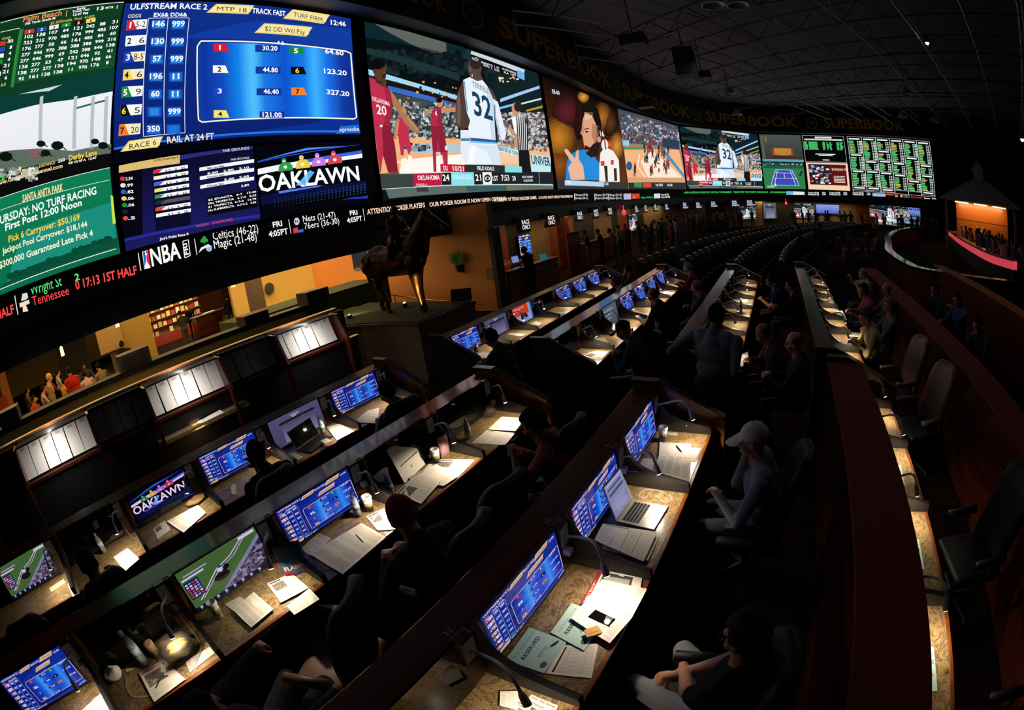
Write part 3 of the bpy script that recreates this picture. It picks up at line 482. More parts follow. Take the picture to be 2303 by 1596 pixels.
E_.poly([(292, 37), (370, 35), (376, 140), (298, 142)], 'eeeeee', 8); E_.ell(335, 90, 30, 34, '1c1e20', 9); E_.ell(335, 90, 23, 16, 'eeeeee', 10); E_.ell(335, 90, 12, 13, '1c1e20', 11); E_.poly([(370, 35), (900, 32), (908, 136), (376, 140)], '1e2224', 8); E_.text('1ST', 382, 110, 430, 109, 44, 'f0f0f0', 9); E_.text('7:53', 458, 108, 526, 107, 50, 'f0f0f0', 9); E_.text('20', 552, 107, 582, 106, 40, 'f0f0f0', 9); E_.text('NCAA TOURNEY', 636, 86, 732, 84, 20, 'f0f0f0', 9); E_.text('1st ROUND', 650, 116, 728, 114, 20, 'f0f0f0', 9); E_.line([(780, 36), (785, 134)], 3, 'c8d0d0', 9)
E_.quad((-510, 265), (908, 185), (905, 142), (-540, 185), '5c6a66', 6, 4); E_.line([(-660, 195), (905, 145)], 5, 'd8e8e8', 9)
for x0, x1, c in ((-280, -180, '3a3c3a'), (150, 420, '3c5a5c'), (420, 500, '3a5c58'), (500, 630, '6c705a'), (720, 900, '64685c')): E_.poly([(x0, 160-x0*.015), (x1, 160-x1*.015), (x1+10, 205-x1*.015), (x0+10, 205-x0*.015)], c, 8)
# ---- man in a blue shirt
rF, pmF = panel([(1217, 172), (1385, 247), (1408, 429), (1244, 430)], 9.1, 3.64)
F_ = Pic(pmF); base(F_, '54300c', 4, 4, '0a0608'); F_.z = (1000, 0, 3.8)
F_.quad((900, 1560), (1545, 1560), (1465, 940), (790, 640), '5a3010', 1, 6, 4, '0c0608')
for c in ((950, 1180, 150, 190, '5a3010', 'c07a24'), (950, 1420, 130, 150, '4a2410', '8a4c18'), (1020, 960, 130, 150, '2a1010', '5a1c26'), (1165, 830, 60, 60, '1c0c08', 'e09a34'), (1330, 1000, 90, 140, '2a1408', 'a8641e'), (1455, 1250, 70, 130, '4a2a10', 'd08a34'), (1400, 1240, 46, 44, '7a3c18', 'd85a24'), (1130, 1000, 60, 200, '1c0c0a', '2a1010'), (1395, 1050, 70, 120, '1c0e08', '5a3414')): F_.blob(*c, l=1.2)
F_.poly([(1040, 1330), (1100, 1295), (1170, 1280), (1250, 1330), (1320, 1420), (1330, 1545), (1010, 1540), (1020, 1400)], '2488d8', 4)
F_.poly([(1160, 1020), (1180, 960), (1250, 970), (1300, 1050), (1300, 1200), (1280, 1270), (1200, 1290), (1170, 1250), (1160, 1180), (1150, 1150)], 'd8a080', 5); F_.poly([(1160, 1010), (1160, 930), (1220, 890), (1290, 930), (1320, 1060), (1310, 1200), (1270, 1200), (1280, 1080), (1240, 990), (1180, 970)], '140e0c', 6); F_.poly([(1175, 1240), (1220, 1265), (1290, 1190), (1310, 1210), (1290, 1330), (1230, 1350), (1190, 1320)], '241812', 6); F_.poly([(1155, 1040), (1148, 1110), (1136, 1145), (1160, 1160), (1175, 1100)], 'c88c6c', 6); F_.poly([(1240, 1060), (1300, 1080), (1295, 1210), (1260, 1230), (1235, 1160)], 'b47c60', 6); F_.line([(1170, 1108), (1212, 1098)], 8, '1c120e', 7); F_.poly([(1170, 960), (1250, 965), (1240, 1010), (1180, 1030)], 'e8b898', 6); F_.ell(1192, 1128, 15, 7, '2a1c16', 7, 8); F_.ell(1195, 1290, 18, 8, 'a85a50', 7, 8); F_.ell(1300, 1195, 16, 26, 'd09478', 7, 9)
F_.poly([(1055, 1545), (1030, 1440), (1060, 1390), (1000, 1300), (1000, 1275), (1025, 1280), (1090, 1360), (1105, 1290), (1120, 1280), (1125, 1370), (1160, 1420), (1175, 1540)], 'e8b494', 7)
F_.poly([(1310, 1310), (1350, 1260), (1420, 1290), (1470, 1370), (1478, 1560), (1300, 1560), (1300, 1430)], 'f0ece8', 8); F_.ell(1348, 1240, 30, 48, 'e8e4e0', 8); F_.poly([(1340, 1195), (1352, 1195), (1362, 1280), (1350, 1280)], 'c83038', 9); F_.poly([(1310, 1380), (1345, 1380), (1345, 1420), (1315, 1420)], 'd03a30', 9); F_.poly([(1400, 1370), (1425, 1370), (1425, 1410), (1400, 1410)], 'd03a30', 9); F_.poly([(1340, 1420), (1370, 1420), (1375, 1555), (1355, 1555)], '30282a', 9); F_.poly([(1425, 1440), (1450, 1440), (1455, 1550), (1430, 1550)], '30282a', 9)
F_.text('16', 1310, 1165, 1345, 1170, 46, 'f0ece8', 9); F_.text('EE-60', 895, 800, 958, 812, 34, 'e8e8e8', 9)
F_.quad((925, 1640), (1545, 1640), (1540, 1560), (915, 1540), '303438', 8, 2); F_.poly([(1000, 1545), (1340, 1560), (1340, 1600), (1000, 1590)], 'b4d4ec', 9); F_.text('NBA', 1022, 1575, 1060, 1575, 22, 'f0f0f0', 10); F_.text('CLE', 1345, 1585, 1380, 1585, 20, 'f0f0f0', 10)
F_.quad((930, 1815-110), (1550, 1700), (1545, 1610), (925, 1590), '565a5e', 6, 2)
# ---- court from above
rG, pmG = panel([(1387, 248), (1523, 284), (1539, 428), (1408, 428)], 9.1, 3.64)
G_ = Pic(pmG); base(G_, 'e0a878', 4, 2, '3a4450'); G_.z = (1000, 0, 3.8)
G_.poly([(1480, 1220), (1990, 1260), (1985, 1080), (1465, 945)], '4a4e56', 1); G_.noise(lambda: (lambda x: (x, random.uniform(960+(x-1470)*.26, 1220)))(random.uniform(1475, 1980)), 500, ['2a2e36', '6c7078', '8a3a3c', 'c0c4c8', '50688a'], 14, 2); G_.poly([(1500, 1200), (1560, 1200), (1560, 1250), (1505, 1245)], '9ac8e0', 3); G_.poly([(1510, 1255), (1700, 1262), (1700, 1282), (1515, 1280)], '4a9a4a', 3)
G_.poly([(1520, 1280), (1990, 1280), (2040, 1520), (1545, 1520)], 'f0b482', 3); G_.poly([(1660, 1380), (1760, 1290), (2000, 1500), (2010, 1520), (1720, 1520)], 'fce4d0', 4); G_.line([(1650, 1320), (1630, 1420), (1700, 1520)], 8, 'fff0e0', 5); G_.poly([(1820, 1270), (1860, 1270), (2040, 1500), (2040, 1530)], '4a90b8', 4); G_.poly([(1850, 1180), (1990, 1200), (1995, 1280), (1850, 1260)], '2c3c50', 4)
for k in range(26):
    x = random.uniform(1590, 1900); y = random.uniform(1230, 1480); c = random.choice(['e8e8ee', '203040', '203040', 'b8303c']); G_.line([(x, y-28), (x+random.uniform(-6, 6), y+6)], 17, c, 5); G_.line([(x, y+4), (x-5, y+40)], 7, '5a3a2a', 5); G_.line([(x+3, y+4), (x+9, y+38)], 7, '5a3a2a', 5); G_.ell(x, y-38, 7, 8, '4a3022', 5, 6)
G_.ell(1560, 1420, 26, 40, '2a5a8a', 5, 9); G_.z = (1000, 380, 3.8); G_.quad((1550, 178), (2050, 180), (2045, 118), (1545, 120), '2a2e30', 6, 2); G_.poly([(1600, 120), (1670, 120), (1670, 160), (1605, 160)], '3a8a50', 7); G_.poly([(1680, 122), (1750, 122), (1750, 160), (1680, 160)], 'd84a30', 7); G_.text('1st 10:09', 1790, 150, 1850, 150, 24, 'f0f0f0', 8); G_.text('NCAA', 1890, 150, 1935, 150, 22, 'f0f0f0', 8)
# ---- small pictures at the far end
rH, pmH = panel([(1530, 286), (1702, 302), (1714.5, 428), (1540, 428)], 9.1, 3.64)
H_ = Pic(None); H_.paste(E_)
rI, pmI = panel([(1708, 303), (1801, 305), (1806, 365), (1712, 362)], 9.1, 6.34)
I_ = Pic(None, 1.7); base(I_, '2c322e', 3, 3, '4a504a'); I_.rect(0, .0, 1, .09, '5a9ab0', 2); I_.rect(.02, .1, .08, .95, '565c52', 1); I_.rect(.12, .7, .16, .92, '8a6a20', 2); I_.rect(.24, .2, .78, .45, '8a3a18', 2); I_.rect(.3, .26, .72, .5, 'b87a40', 3); I_.rect(.4, .24, .62, .42, 'c8923a', 4); I_.rect(.22, .12, .8, .22, '3a2a20', 3)
for k in range(6): I_.rect(.42+k*.035, .26, .43+k*.035, .4, '5a3a1c', 5)
rJ, pmJ = panel([(1713, 367), (1806, 368), (1812, 428), (1719, 427)], 6.3, 3.64)
J_ = Pic(None, 1.7); base(J_, '2f7a4a', 3, 1); J_.rect(0, .86, 1, 1, '1c4a3a', 1); J_.noise(lambda: (random.uniform(0, .96), random.uniform(.88, .96)), 70, ['c8d0c8', '502828', '28485a'], .025, 2); J_.rect(.02, .78, .98, .87, '1a5a40', 2); J_.poly([(.16, .14), (.84, .14), (.7, .72), (.3, .72)], '3a4ab0', 2)
for a, b in (((.16, .14), (.3, .72)), ((.84, .14), (.7, .72)), ((.16, .14), (.84, .14)), ((.3, .72), (.7, .72)), ((.24, .14), (.35, .72)), ((.76, .14), (.65, .72)), ((.2, .4), (.8, .4)), ((.5, .4), (.5, .6)), ((.27, .6), (.73, .6))): J_.line([a, b], .012, 'e8ecf8', 3)
J_.line([(.88, .5), (.95, .7)], .05, '18302a', 3); J_.rect(.24, .1, .28, .2, 'e8e8e8', 4); J_.ttext('TENNIS', .06, .05, .06, 'f0f0f0')
rK, pmK = panel([(1804, 305), (1898, 309), (1904, 364), (1810, 362)], 9.1, 6.42)
K_ = Pic(None, 1.7); base(K_, '050606', 3); K_.line([(.0, .0), (.0, 1), (1, 1), (1, 0), (0, 0)], .012, 'e8ecec', 2); K_.rect(.3, .9, .7, .96, 'd8dcd8', 3); K_.rect(.04, .82, .96, .88, 'c8ccc8', 3)
for j in range(9):
    for x0, x1 in ((.02, .1), (.13, .34), (.46, .52), (.56, .6), (.63, .68), (.8, .86), (.88, .94)): K_.rect(x0, .74-j*.035, x1+random.uniform(-.02, .02), .765-j*.035, '4ad070', 3)
for y, w in ((.28, .24), (.23, .17), (.06, .08)): K_.rect(.5-w, y, .5+w, y+.03, 'e8ece8', 3)
rL, pmL = panel([(1812, 369), (1906, 370), (1912, 427), (1818, 426)], 6.38, 3.64)
L_ = Pic(None, 1.7); base(L_, '5a1210', 3); L_.rect(0, 0, 1, .18, 'f0d0a8', 2); L_.rect(0, .12, .05, 1, 'f0c8b0', 2); L_.rect(.95, .12, 1, 1, 'f0c8b0', 2); L_.rect(0, .94, 1, 1, 'f0c8b0', 2); L_.rect(.05, .2, .56, .94, '30181c', 3); L_.noise(lambda: (random.uniform(.05, .5), random.uniform(.2, .82)), 60, ['e8e8f0', '3a6ab0', '20242a', '8a1c24', 'c89070', '8ab8d8'], .06, 4); L_.ttext('SUNDAY PARTY', .6, .72, .09, 'f0d8c0')
for k in range(5): L_.rect(.63, .5-k*.055, .9, .525-k*.055, 'e8dcd0', 4)
rM, pmM = panel([(1905, 307), (2090, 318), (2103, 440), (1917, 431)], 9.1, 3.64)
M_ = Pic(None, 1.5); base(M_, '030404', 8)
for i in range(6):
    x0 = i/6; M_.line([(x0, 0), (x0, 1)], .006, 'e8ecec', 2); y = .96
    while y > .05:
        M_.rect(x0+.02, y-.012, x0+.145, y+.012, 'e8ecec', 3); y -= .045; n = random.choice([4, 5, 8, 12])
        for k in range(n):
            if y < .03: break
            M_.rect(x0+.012, y-.011, x0+random.uniform(.05, .085), y+.008, '52c878', 3)
            if random.random() < .3: M_.rect(x0+.012, y-.011, x0+.08, y+.001, 'e8c060', 4)
            M_.rect(x0+.112, y-.009, x0+.126, y+.006, 'b8f0c8', 3); M_.rect(x0+.134, y-.009, x0+.15, y+.006, 'e8f0ea', 3)
            if i in (0, 1, 4): M_.rect(x0+.148, y-.009, x0+.16, y+.008, 'd8e8d8', 3)
            y -= .029
        M_.line([(x0, y+.008), (x0+1/6, y+.008)], .006, 'c8cccc', 2); y -= .022
M_.line([(0, 0), (0, 1), (1, 1), (1, 0), (0, 0)], .007, 'f0f4f4', 3)
led('led_screen', 'tall screen at the left end with greyhound board above green turf notice', rA, A_); led('led_screen', 'largest blue racing odds screen above two smaller result pictures', rB, B)
led('led_screen', 'small violet exacta result screen between turf notice and jockey title card', rC, Cc); led('led_screen', 'screen with four jockeys and the word OAKLAWN', rD, D)
led('led_screen', 'big basketball screen with number 32 and number 20, nearest the bronze horse', rE, E_); led('led_screen', 'screen showing a bearded man in a blue shirt pointing', rF, F_)
led('led_screen', 'screen showing a whole basketball court from above', rG, G_); led('led_screen', 'smaller far copy of the basketball picture with number 32', rH, H_)
led('led_screen', 'dim screen showing a couch, above the tennis picture', rI, I_); led('led_screen', 'screen showing a blue tennis court on green', rJ, J_); led('led_screen', 'black screen with short green table, above the red poster picture', rK, K_); led('led_screen', 'screen with red poster and people, under the green table', rL, L_); led('led_screen', 'widest far screen filled with columns of green odds', rM, M_)
# ---- ticker strip under the screens
def ticker(label, x0, x1, items, pad=0):
    (s0, z0), (s1, z1) = on_wall(*x0), on_wall(*x1); rect = (s0, s1, 2.98, 3.58)
    pm = lambda x, y: (lambda q: ((q[0]-s0)/(s1-s0), (q[1]-rect[2])/(rect[3]-rect[2])))(on_wall(x, y))
    P = Pic(pm); base(P, '020202', max(4, int((s1-s0)/.3))); items(P); root = thing('ticker_screen', label, 'ticker screen', wallpt((s0+s1)/2, rect[2], .02), 0, 'ticker strips under the video wall')
    inv = -Vector(root.location); n = max(2, int((s1-s0)/.6)); mb = MB()
    mb.grid([[Vector(wallpt(s0+.01+(s1-s0-.02)*k/n, z, o))+inv for o, z in ((.02, rect[2]), (.1, rect[2]), (.1, rect[3]), (.02, rect[3]))] for k in range(n+1)]); mb.build('cabinet', M_fascia, root)
    o = bpy.data.objects.new('picture', P.mesh('picture', M_led, lambda a, b, l: Vector(wallpt(s0+(s1-s0)*a, rect[2]+(rect[3]-rect[2])*b, .112+.004*l))+inv)); C.objects.link(o); o.parent = root
def tk1(P):
    P.z = (0, 380, 3.8); r, g = 'ff4a4a', '5ae87a'
    P.text('HALF', -20, 1290, 130, 1230, 80, r); P.line([(130, 1085), (158, 1245)], 7, 'e8e8e8'); P.poly([(170, 1150), (250, 1120), (258, 1150), (225, 1165), (245, 1215), (200, 1225), (198, 1178), (175, 1185)], 'f0d8c8', 4); P.poly([(185, 1130), (195, 1070), (235, 1060), (245, 1100), (225, 1120)], 'd8d4d0', 4)
    P.text('Wright St', 268, 1085, 530, 1000, 95, g, bold=False); P.text('Tennessee', 285, 1172, 592, 1075, 85, r, bold=False); P.text('2', 640, 960, 680, 950, 60, g); P.text('0 17:13 1ST HALF', 648, 1035, 1165, 900, 80, r)
def tk2(P):
    P.z = (0, 380, 3.8); W = 'f4f4f4'; P.line([(1172, 725), (1195, 875)], 7, W)
    P.poly([(1205, 715), (1250, 700), (1275, 850), (1225, 862)], 'f4f4f4', 3); P.poly([(1210, 718), (1228, 712), (1240, 780), (1225, 850), (1228, 858)], '2a62c0', 4); P.poly([(1235, 706), (1256, 704), (1276, 842), (1245, 800)], 'd03040', 4); P.ell(1238, 735, 8, 12, W, 5, 8)
    P.text('NBA', 1288, 835, 1535, 765, 165, W); P.line([(1548, 625), (1595, 612), (1612, 745), (1565, 765), (1548, 625)], 6, W); P.text('FRI', 1600, 735, 1580, 640, 34, W, up=(1565, 745)); P.line([(1648, 605), (1668, 740)], 6, W)
    for dx, dy in ((-16, 0), (16, -4), (0, -24)): P.ell(1728+dx, 622+dy, 17, 17, '2a9a4a', 4, 9)
    P.line([(1728, 625), (1734, 652)], 7, '2a9a4a', 4); P.ell(1770, 685, 26, 28, '9ab8d8', 4); P.poly([(1680, 725), (1700, 680), (1760, 650), (1790, 665), (1720, 690)], 'e8e8ec', 5)
    P.text('Celtics (46-22)', 1805, 615, 2188, 545, 75, W, bold=False); P.text('Magic (21-48)', 1815, 688, 2175, 615, 75, W, bold=False)
    P.z = (500, 380, 3.8); P.text('FRI', 412, 508, 490, 492, 48, W); P.text('4:05PT', 378, 590, 540, 560, 52, W); P.line([(545, 438), (565, 558)], 5, W); P.ell(612, 455, 24, 32, 'c8ccd0', 4); P.text('N', 600, 470, 624, 466, 28, '202428', 5); P.poly([(580, 515), (620, 505), (625, 550), (585, 558)], 'd03848', 4); P.poly([(622, 528), (668, 518), (668, 545), (625, 550)], '3a62c8', 4)
    P.text('Nets (21-47)', 668, 460, 942, 420, 56, W, bold=False); P.text('76ers (36-30)', 680, 522, 975, 472, 56, W, bold=False); P.text('FRI', 1066, 402, 1130, 394, 40, W); P.text('4:05PT', 1042, 468, 1170, 446, 44, W)
def tk3(P):
    P.z = (500, 380, 3.8); P.line([(1176, 345), (1192, 450)], 5, 'f0f0f0'); P.text('ATTENTION POKER PLAYERS', 1212, 396, 1706, 330, 46, 'ffe0c8', col2='f8c8a8'); P.text('OUR POKER ROOM IS NOW OPEN OFFERING', 1745, 328, 2400, 268, 38, 'ffe0c8')
    P.z = (1000, 380, 3.8); P.text('A VARIETY OF TEXAS HOLDEM GAMES.', 400, 285, 765, 258, 30, 'ffe0c8'); P.text('LOCATED RIGHT HERE IN THE SUPERBOOK', 782, 258, 1075, 244, 22, 'ffe0c8')
def tk4(P):
    P.z = (1000, 380, 3.8); W = 'f0f0f0'
    for x, t, u in ((1100, 'Minnesota (39-28)', 'Brooklyn (36-31)'), (1275, 'Raptors (50-17)', 'Pacers (39-28)'), (1395, 'Kings (22-45)', 'Miami (36-31)')): P.text(t, x, 232, x+105, 230, 20, W, bold=False); P.text(u, x, 260, x+105, 258, 20, W, bold=False); P.line([(x-10, 212), (x-8, 268)], 5, W)
    P.poly([(1512, 212), (1575, 210), (1578, 260), (1515, 262)], 'b8b4cc', 4); P.poly([(1580, 212), (1650, 210), (1652, 252), (1582, 256)], 'd83a28', 4); P.poly([(1590, 252), (1602, 228), (1616, 252)], '30c050', 5); P.text('Oregon 1 8:02 2nd', 1662, 252, 1765, 248, 16, '30d060'); P.poly([(1775, 212), (1830, 210), (1830, 250), (1776, 252)], 'd8d4dc', 4); P.text('Portl (41-25)', 1840, 228, 1905, 226, 16, W); P.text('Cavs (39-28)', 1840, 248, 1915, 246, 16, W)
def tk5(P):
    P.z = (1650, 420, 3.527); g = '30e058'; P.text('NOW ACCEPTING WAGERS FOR THE NCAA TOURNAMENT   PLEASE VISIT THE SPORTS WINDOWS   $100 MINIMUM', -400, 54, 405, 50, 15, g)
def tk6(P):
    P.z = (1650, 420, 3.527); W = 'f0f4f4'; P.poly([(412, 34), (468, 36), (468, 64), (414, 62)], '6ab0dc', 4); P.poly([(470, 36), (560, 40), (560, 64), (470, 64)], 'd8e0e4', 4)
    for x in (590, 760, 945): P.text('Cavaliers (39-28)', x, 52, x+85, 54, 13, W); P.text('Portland (41-26)', x, 66, x+85, 68, 13, W); P.text('FRI', x+112, 52, x+138, 53, 11, W); P.text('5:05PT', x+110, 66, x+142, 67, 11, W)
    P.poly([(1100, 50), (1200, 54), (1205, 78), (1102, 74)], '9ab8e0', 4); P.poly([(1205, 56), (1270, 58), (1270, 68), (1205, 66)], 'd84a28', 4); P.ell(1290, 70, 14, 14, 'e86a38', 4); P.poly([(1322, 60), (1338, 62), (1336, 84), (1322, 80)], 'f0c8b8', 4); P.text('Wright St   2', 1345, 72, 1415, 75, 12, '60e080'); P.text('Tennessee   0 17:13 1ST HALF', 1345, 86, 1495, 92, 12, 'f83030'); P.text('Celtics', 1520, 82, 1555, 83, 12, W); P.text('Pacers   LIVE', 1510, 96, 1605, 99, 12, W)
ticker('ticker strip with red and green basketball score at far left', (-40, 700), (311, 605), tk1); ticker('ticker strip with large NBA lettering and team records', (312, 605), (808, 500), tk2); ticker('ticker strip with pale poker room announcement behind the bronze rider', (813, 497), (1283, 440), tk3); ticker('ticker strip with white team records beyond poker announcement', (1284, 440), (1516, 438), tk4); ticker('ticker strip filled with green announcement letters', (1517, 438), (1765, 434), tk5); ticker('ticker strip at the far right end with red score', (1766, 434), (2106, 445), tk6)
# ------------------------------------------------------------------ room shell
struct('floor', MB().bb(-42, 45, -14, 75, -.3, 0), M_carpet)
struct('ceiling', MB().bb(-42, 45, -14, 75, 12, 12.3), M_ceil)
struct('wall_back', MB().bb(-42, 45, -14.3, -14, 0, 12), M_black); struct('wall_end', MB().bb(-42, 45, 75, 75.3, 0, 12), M_black)
struct('wall_right', MB().bb(45, 45.3, -14, 75, 0, 12), M_black); struct('wall_left', MB().bb(-42.3, -42, -14, 75, 0, 12), M_black)
def strip(name, z0, z1, o0, o1, m, sa=0, sb=None, n=90, kind=True):
    sb = sb or WS[-1]; mb = MB(); mb.grid([[wallpt(sa+(sb-sa)*k/n, z, o) for o, z in ((o0, z0), (o1, z0), (o1, z1), (o0, z1), (o0, z0))][::-1] for k in range(n+1)])
    o = mb.build(name, m); return tag(o, kind='structure') if kind else o
sY = lambda y: y+16
strip('wall_screen', 2.44, 12, -.5, 0.015, M_fascia)
strip('trim_1', 9.28, 12, .02, .68, M_fascia)                       # soffit and letter band over the screens
strip('trim_5', 9.25, 9.279, .02, .68, mat('soffit_grey', '7c8088', .6))
strip('trim_2', 2.44, 2.9, .02, .2, M_fascia)
# raised letters and round emblem on the band
def letters(text, s0, s1, z, h, off, m, label, group):
    V, F, w = textpolys(text); k = (s1-s0)/w; root = thing('sign_lettering', label, 'sign', wallpt((s0+s1)/2, z, off), 0, group); inv = -Vector(root.location); x = 0
    for ch in text:
        v, f, a = glyph(ch)
        if v:
            mb = MB(); n = len(v); P = [[tuple(Vector(wallpt(s0+(p[0]+x)*k, z+p[1]*h/CAP, off+d))+inv) for p in v] for d in (.02, .07)]
            ed = {}
            for q in f:
                for i in range(len(q)): e = (q[i-1], q[i]); ed[frozenset(e)] = None if frozenset(e) in ed else e
            mb.add(P[0]+P[1], [tuple(i+n for i in q) for q in f]+[(e[0], e[1], e[1]+n, e[0]+n) for e in ed.values() if e]); mb.build('letter', m, root)
        x += a
def emblem(s, z, r, label):
    root = thing('round_emblem', label, 'emblem', wallpt(s, z, .68), 0, 'round emblems between the words'); inv = -Vector(root.location); mb = MB()
    ring = lambda q, d: [tuple(Vector(wallpt(s+q*cos(2*pi*k/28), z+q*sin(2*pi*k/28), .68+d))+inv) for k in range(28)]
    A, Bq = ring(r, .05), ring(r*.86, .05); A2, B2 = ring(r, 0), ring(r*.86, 0)
    mb.grid([[p[k % 28] for p in (A2, A, Bq, B2)] for k in range(29)]); mb.build('ring', M_gold, root); v, f, w = textpolys('WR', False)
    MB().add([tuple(Vector(wallpt(s+(p[0]-w/2)*r*.8, z-.25*r+p[1]*r*.9, .74))+inv) for p in v], f).build('monogram', M_gold, root)
sw = lambda x, y: on_wall(x, y, .68)[0]
g = 'gold words on the band above the screens'
letters('SUPERBOOK', sw(740, -60), sw(1000, 14), 9.85, 1.0, .68, M_gold, 'dark gold word nearest the left end of the band, only its last letters in view', g)
letters('SUPERBOOK', sw(1124, 85), sw(1374, 205), 9.85, 1.0, .68, M_gold, 'largest dark gold SUPERBOOK word above the basketball screen', g)
letters('SUPERBOOK', sw(1402, 228), sw(1552, 262), 9.85, 1.0, .68, M_gold, 'dark gold SUPERBOOK word above the court screen', g)
letters('SUPERBOOK', sw(1590, 282), sw(1797, 292), 9.85, 1.0, .68, M_gold, 'dark gold SUPERBOOK word above the smaller basketball screen', g)
letters('SUPERBOOK', sw(1856, 297), sw(2036, 300), 9.85, 1.0, .68, M_gold, 'dark gold SUPERBOOK word above the green odds board', g)
for x, y, t in ((1062, 38, 'above the big basketball screen'), (1388, 214, 'above the bearded man screen'), (1567, 264, 'above the court screen end'), (1826, 281, 'above the couch screen')): emblem(sw(x, y), 10.3, .62, 'round dark gold emblem with two letters '+t)
# ------------------------------------------------------------------ open roof steel: trusses across, joists along
ca, sa = cos(R(31)), sin(R(31)); tn = lambda t, n, z: (t*sa+n*ca, t*ca-n*sa, z)      # t along the joists, n across
for k in range(10):
    t = 5+k*4.9+(k % 3)*.5; mb = MB(); n0, n1 = -21-.3*k, 13; st = int((n1-n0)/1.3)
    # the trusses stop where the letter band begins
    while n0 < n1 and (lambda p: p[0] < -8.4 or (p[1] > 47.4-.1*p[0]) or hypot(p[0]-4, p[1]-33)*(p[0] < 2 and p[1] > 33) > 14.2)(tn(t, n0, 0)): n0 += .5
    while n1 > n0 and tn(t, n1, 0)[1] > 46.5: n1 -= .5
    if n1-n0 < 3: continue
    st = int((n1-n0)/2.2); mb.tube([tn(t, n0, 11.5), tn(t, n1, 11.5)], .045, 4); mb.tube([tn(t, n0, 10.55), tn(t, n1, 10.55)], .05, 4)
    for j in range(st):
        a = n0+(n1-n0)*j/st; b = n0+(n1-n0)*(j+.5)/st; c = n0+(n1-n0)*(j+1)/st; mb.tube([tn(t, a, 11.5), tn(t, b, 10.55)], .024, 4); mb.tube([tn(t, b, 10.55), tn(t, c, 11.5)], .024, 4)
        if j % 3 == 1: mb.tube([tn(t, b, 10.55), tn(t+2.4, b+.4, 11.5)], .024, 4); mb.tube([tn(t, b, 10.55), tn(t-2.4, b-.4, 11.5)], .024, 4)
    struct('ceiling_beam', mb, M_truss)
for k in range(12):
    n = -18+k*2.95; a, b = 3, 55
    f = lambda t: (lambda p: p[0] < -8.4 or p[1] > 46.8 or hypot(p[0]-4, p[1]-33)*(p[0] < 2 and p[1] > 33) > 14.2)(tn(t, n, 0))
    while a < b and f(a): a += .5
    while b > a and f(b): b -= .5
    if b-a < 4: continue
    mb = MB(); mb.tube([tn(a, n, 10.42), tn(b, n, 10.42)], .04, 5); mb.tube([tn(a, n, 11.1), tn(b, n, 11.1)], .05, 4); st = int((b-a)/2.45)
    for j in range(st+1): t = a+(b-a)*j/st; mb.tube([tn(t, n, 11.9), tn(t, n, 10.42)], .016, 4)
    struct('ceiling_beam', mb, M_conduit)
M_dim = mat('reflector_grey', '9a9ca0', .35, .6)
for i, (x, y, z, t) in enumerate([(1605, 12, 9.6, 'nearest, at the top edge over the hall'), (1640, 212, 9.8, 'third along the roof steel'), (1658, 258, 9.6, 'above the smaller far basketball screen'), (1660, 12, 9.9, 'second from the top edge'), (2030, 264, 9.6, 'above the green odds board'), (2040, 213, 9.9, 'small one beyond the joists'), (2102, 275, 9.8, 'last one past the odds board')]):
    p = at_z(x, y, z)
    if p.length > 48: p = p*(48/p.length)
    o = thing('high_bay_lamp', 'unlit grey round ceiling lamp, '+t, 'ceiling lamp', (p.x, p.y, z), 0, 'unlit round ceiling lamps')
    MB().lathe([(.05, .55), (.22, .4), (.42, .02), (.44, 0), (.40, 0), (.38, .06), (.05, .1)], 20).build('reflector', M_dim, o, True); MB().tube([(0, 0, .5), (0, 0, 11.97-z)], .025, 6).build('stem', M_truss, o)
for x, y, t in ((2085, 96, 'lit small white spot high in the dark roof'), (2299, 313, 'warm spot lamp at the right edge below the roof')):
    d = ray(x, y); p = d*24+Vector((0, 0, CZ)); o = thing('spot_lamp', t, 'spot lamp', p, 0)
    MB().lathe([(.1, .3), (.14, 0), (.12, 0), (.05, .05)], 14).build('can', M_black, o, True); MB().ball((0, 0, 0), .11, 12, 8).build('bulb', mat('spot_bulb', 'ffffff', emit='fff0d8', es=6), o); MB().tube([(0, 0, .25), (0, 0, 11.97-p.z)], .02, 5).build('stem', M_truss, o)
# ------------------------------------------------------------------ dining room and foyer behind the left end of the screens
for x0, x1, y0, y1, m, n in ((-32.2, -32, -14, 4.5, M_yellow, 'wall_dining'), (-32.2, -32, 4.5, 13, M_orange, 'wall_host'), (-32, -17, 12.8, 13, M_woodl, 'wall_shelves')): struct(n, MB().bb(x0, x1, y0, y1, 0, 3.2), m)
struct('ceiling', MB().bb(-32, -9.9, -14, 13.5, 3.2, 3.35), mat('dining_ceiling', '3a2c1c', .8))
struct('wall_orange', MB().bb(-17.2, -7.75, 11.2, 11.45, 0, 3.2), M_orange)
struct('wall_yellow', MB().bb(-17.2, -17, 7.2, 11.2, 0, 3.2), M_yellow)
struct('trim_3', MB().bb(-7.75, -7.6, 11.1, 11.5, 0, 2.44), M_black)
def onx(X, x0, y0, x1, y1): a, b = at_x(x0, y0, X), at_x(x1, y1, X); return a, b
def slab(name, X, l, r, z0, z1, m, th=.25, **k):
    y0, y1 = at_x(*l, X).y, at_x(*r, X).y; return struct(name, MB().bb(X-th, X, y0, y1, z0, z1), m, **k)
slab('wall_partition', -15.5, (276, 770), (342, 740), 0, 3.2, M_yellow); slab('wall_partition', -15.4, (243, 770), (262, 760), 0, 3.2, M_taupe, .2)
slab('wall_partition', -14.5, (574, 690), (600, 690), 0, 3.2, M_taupe, .5); slab('wall_partition', -20, (0, 870), (28, 900), 0, 3.2, M_orange)
slab('wall_partition', -22, (120, 780), (190, 760), 0, 3.2, M_black)
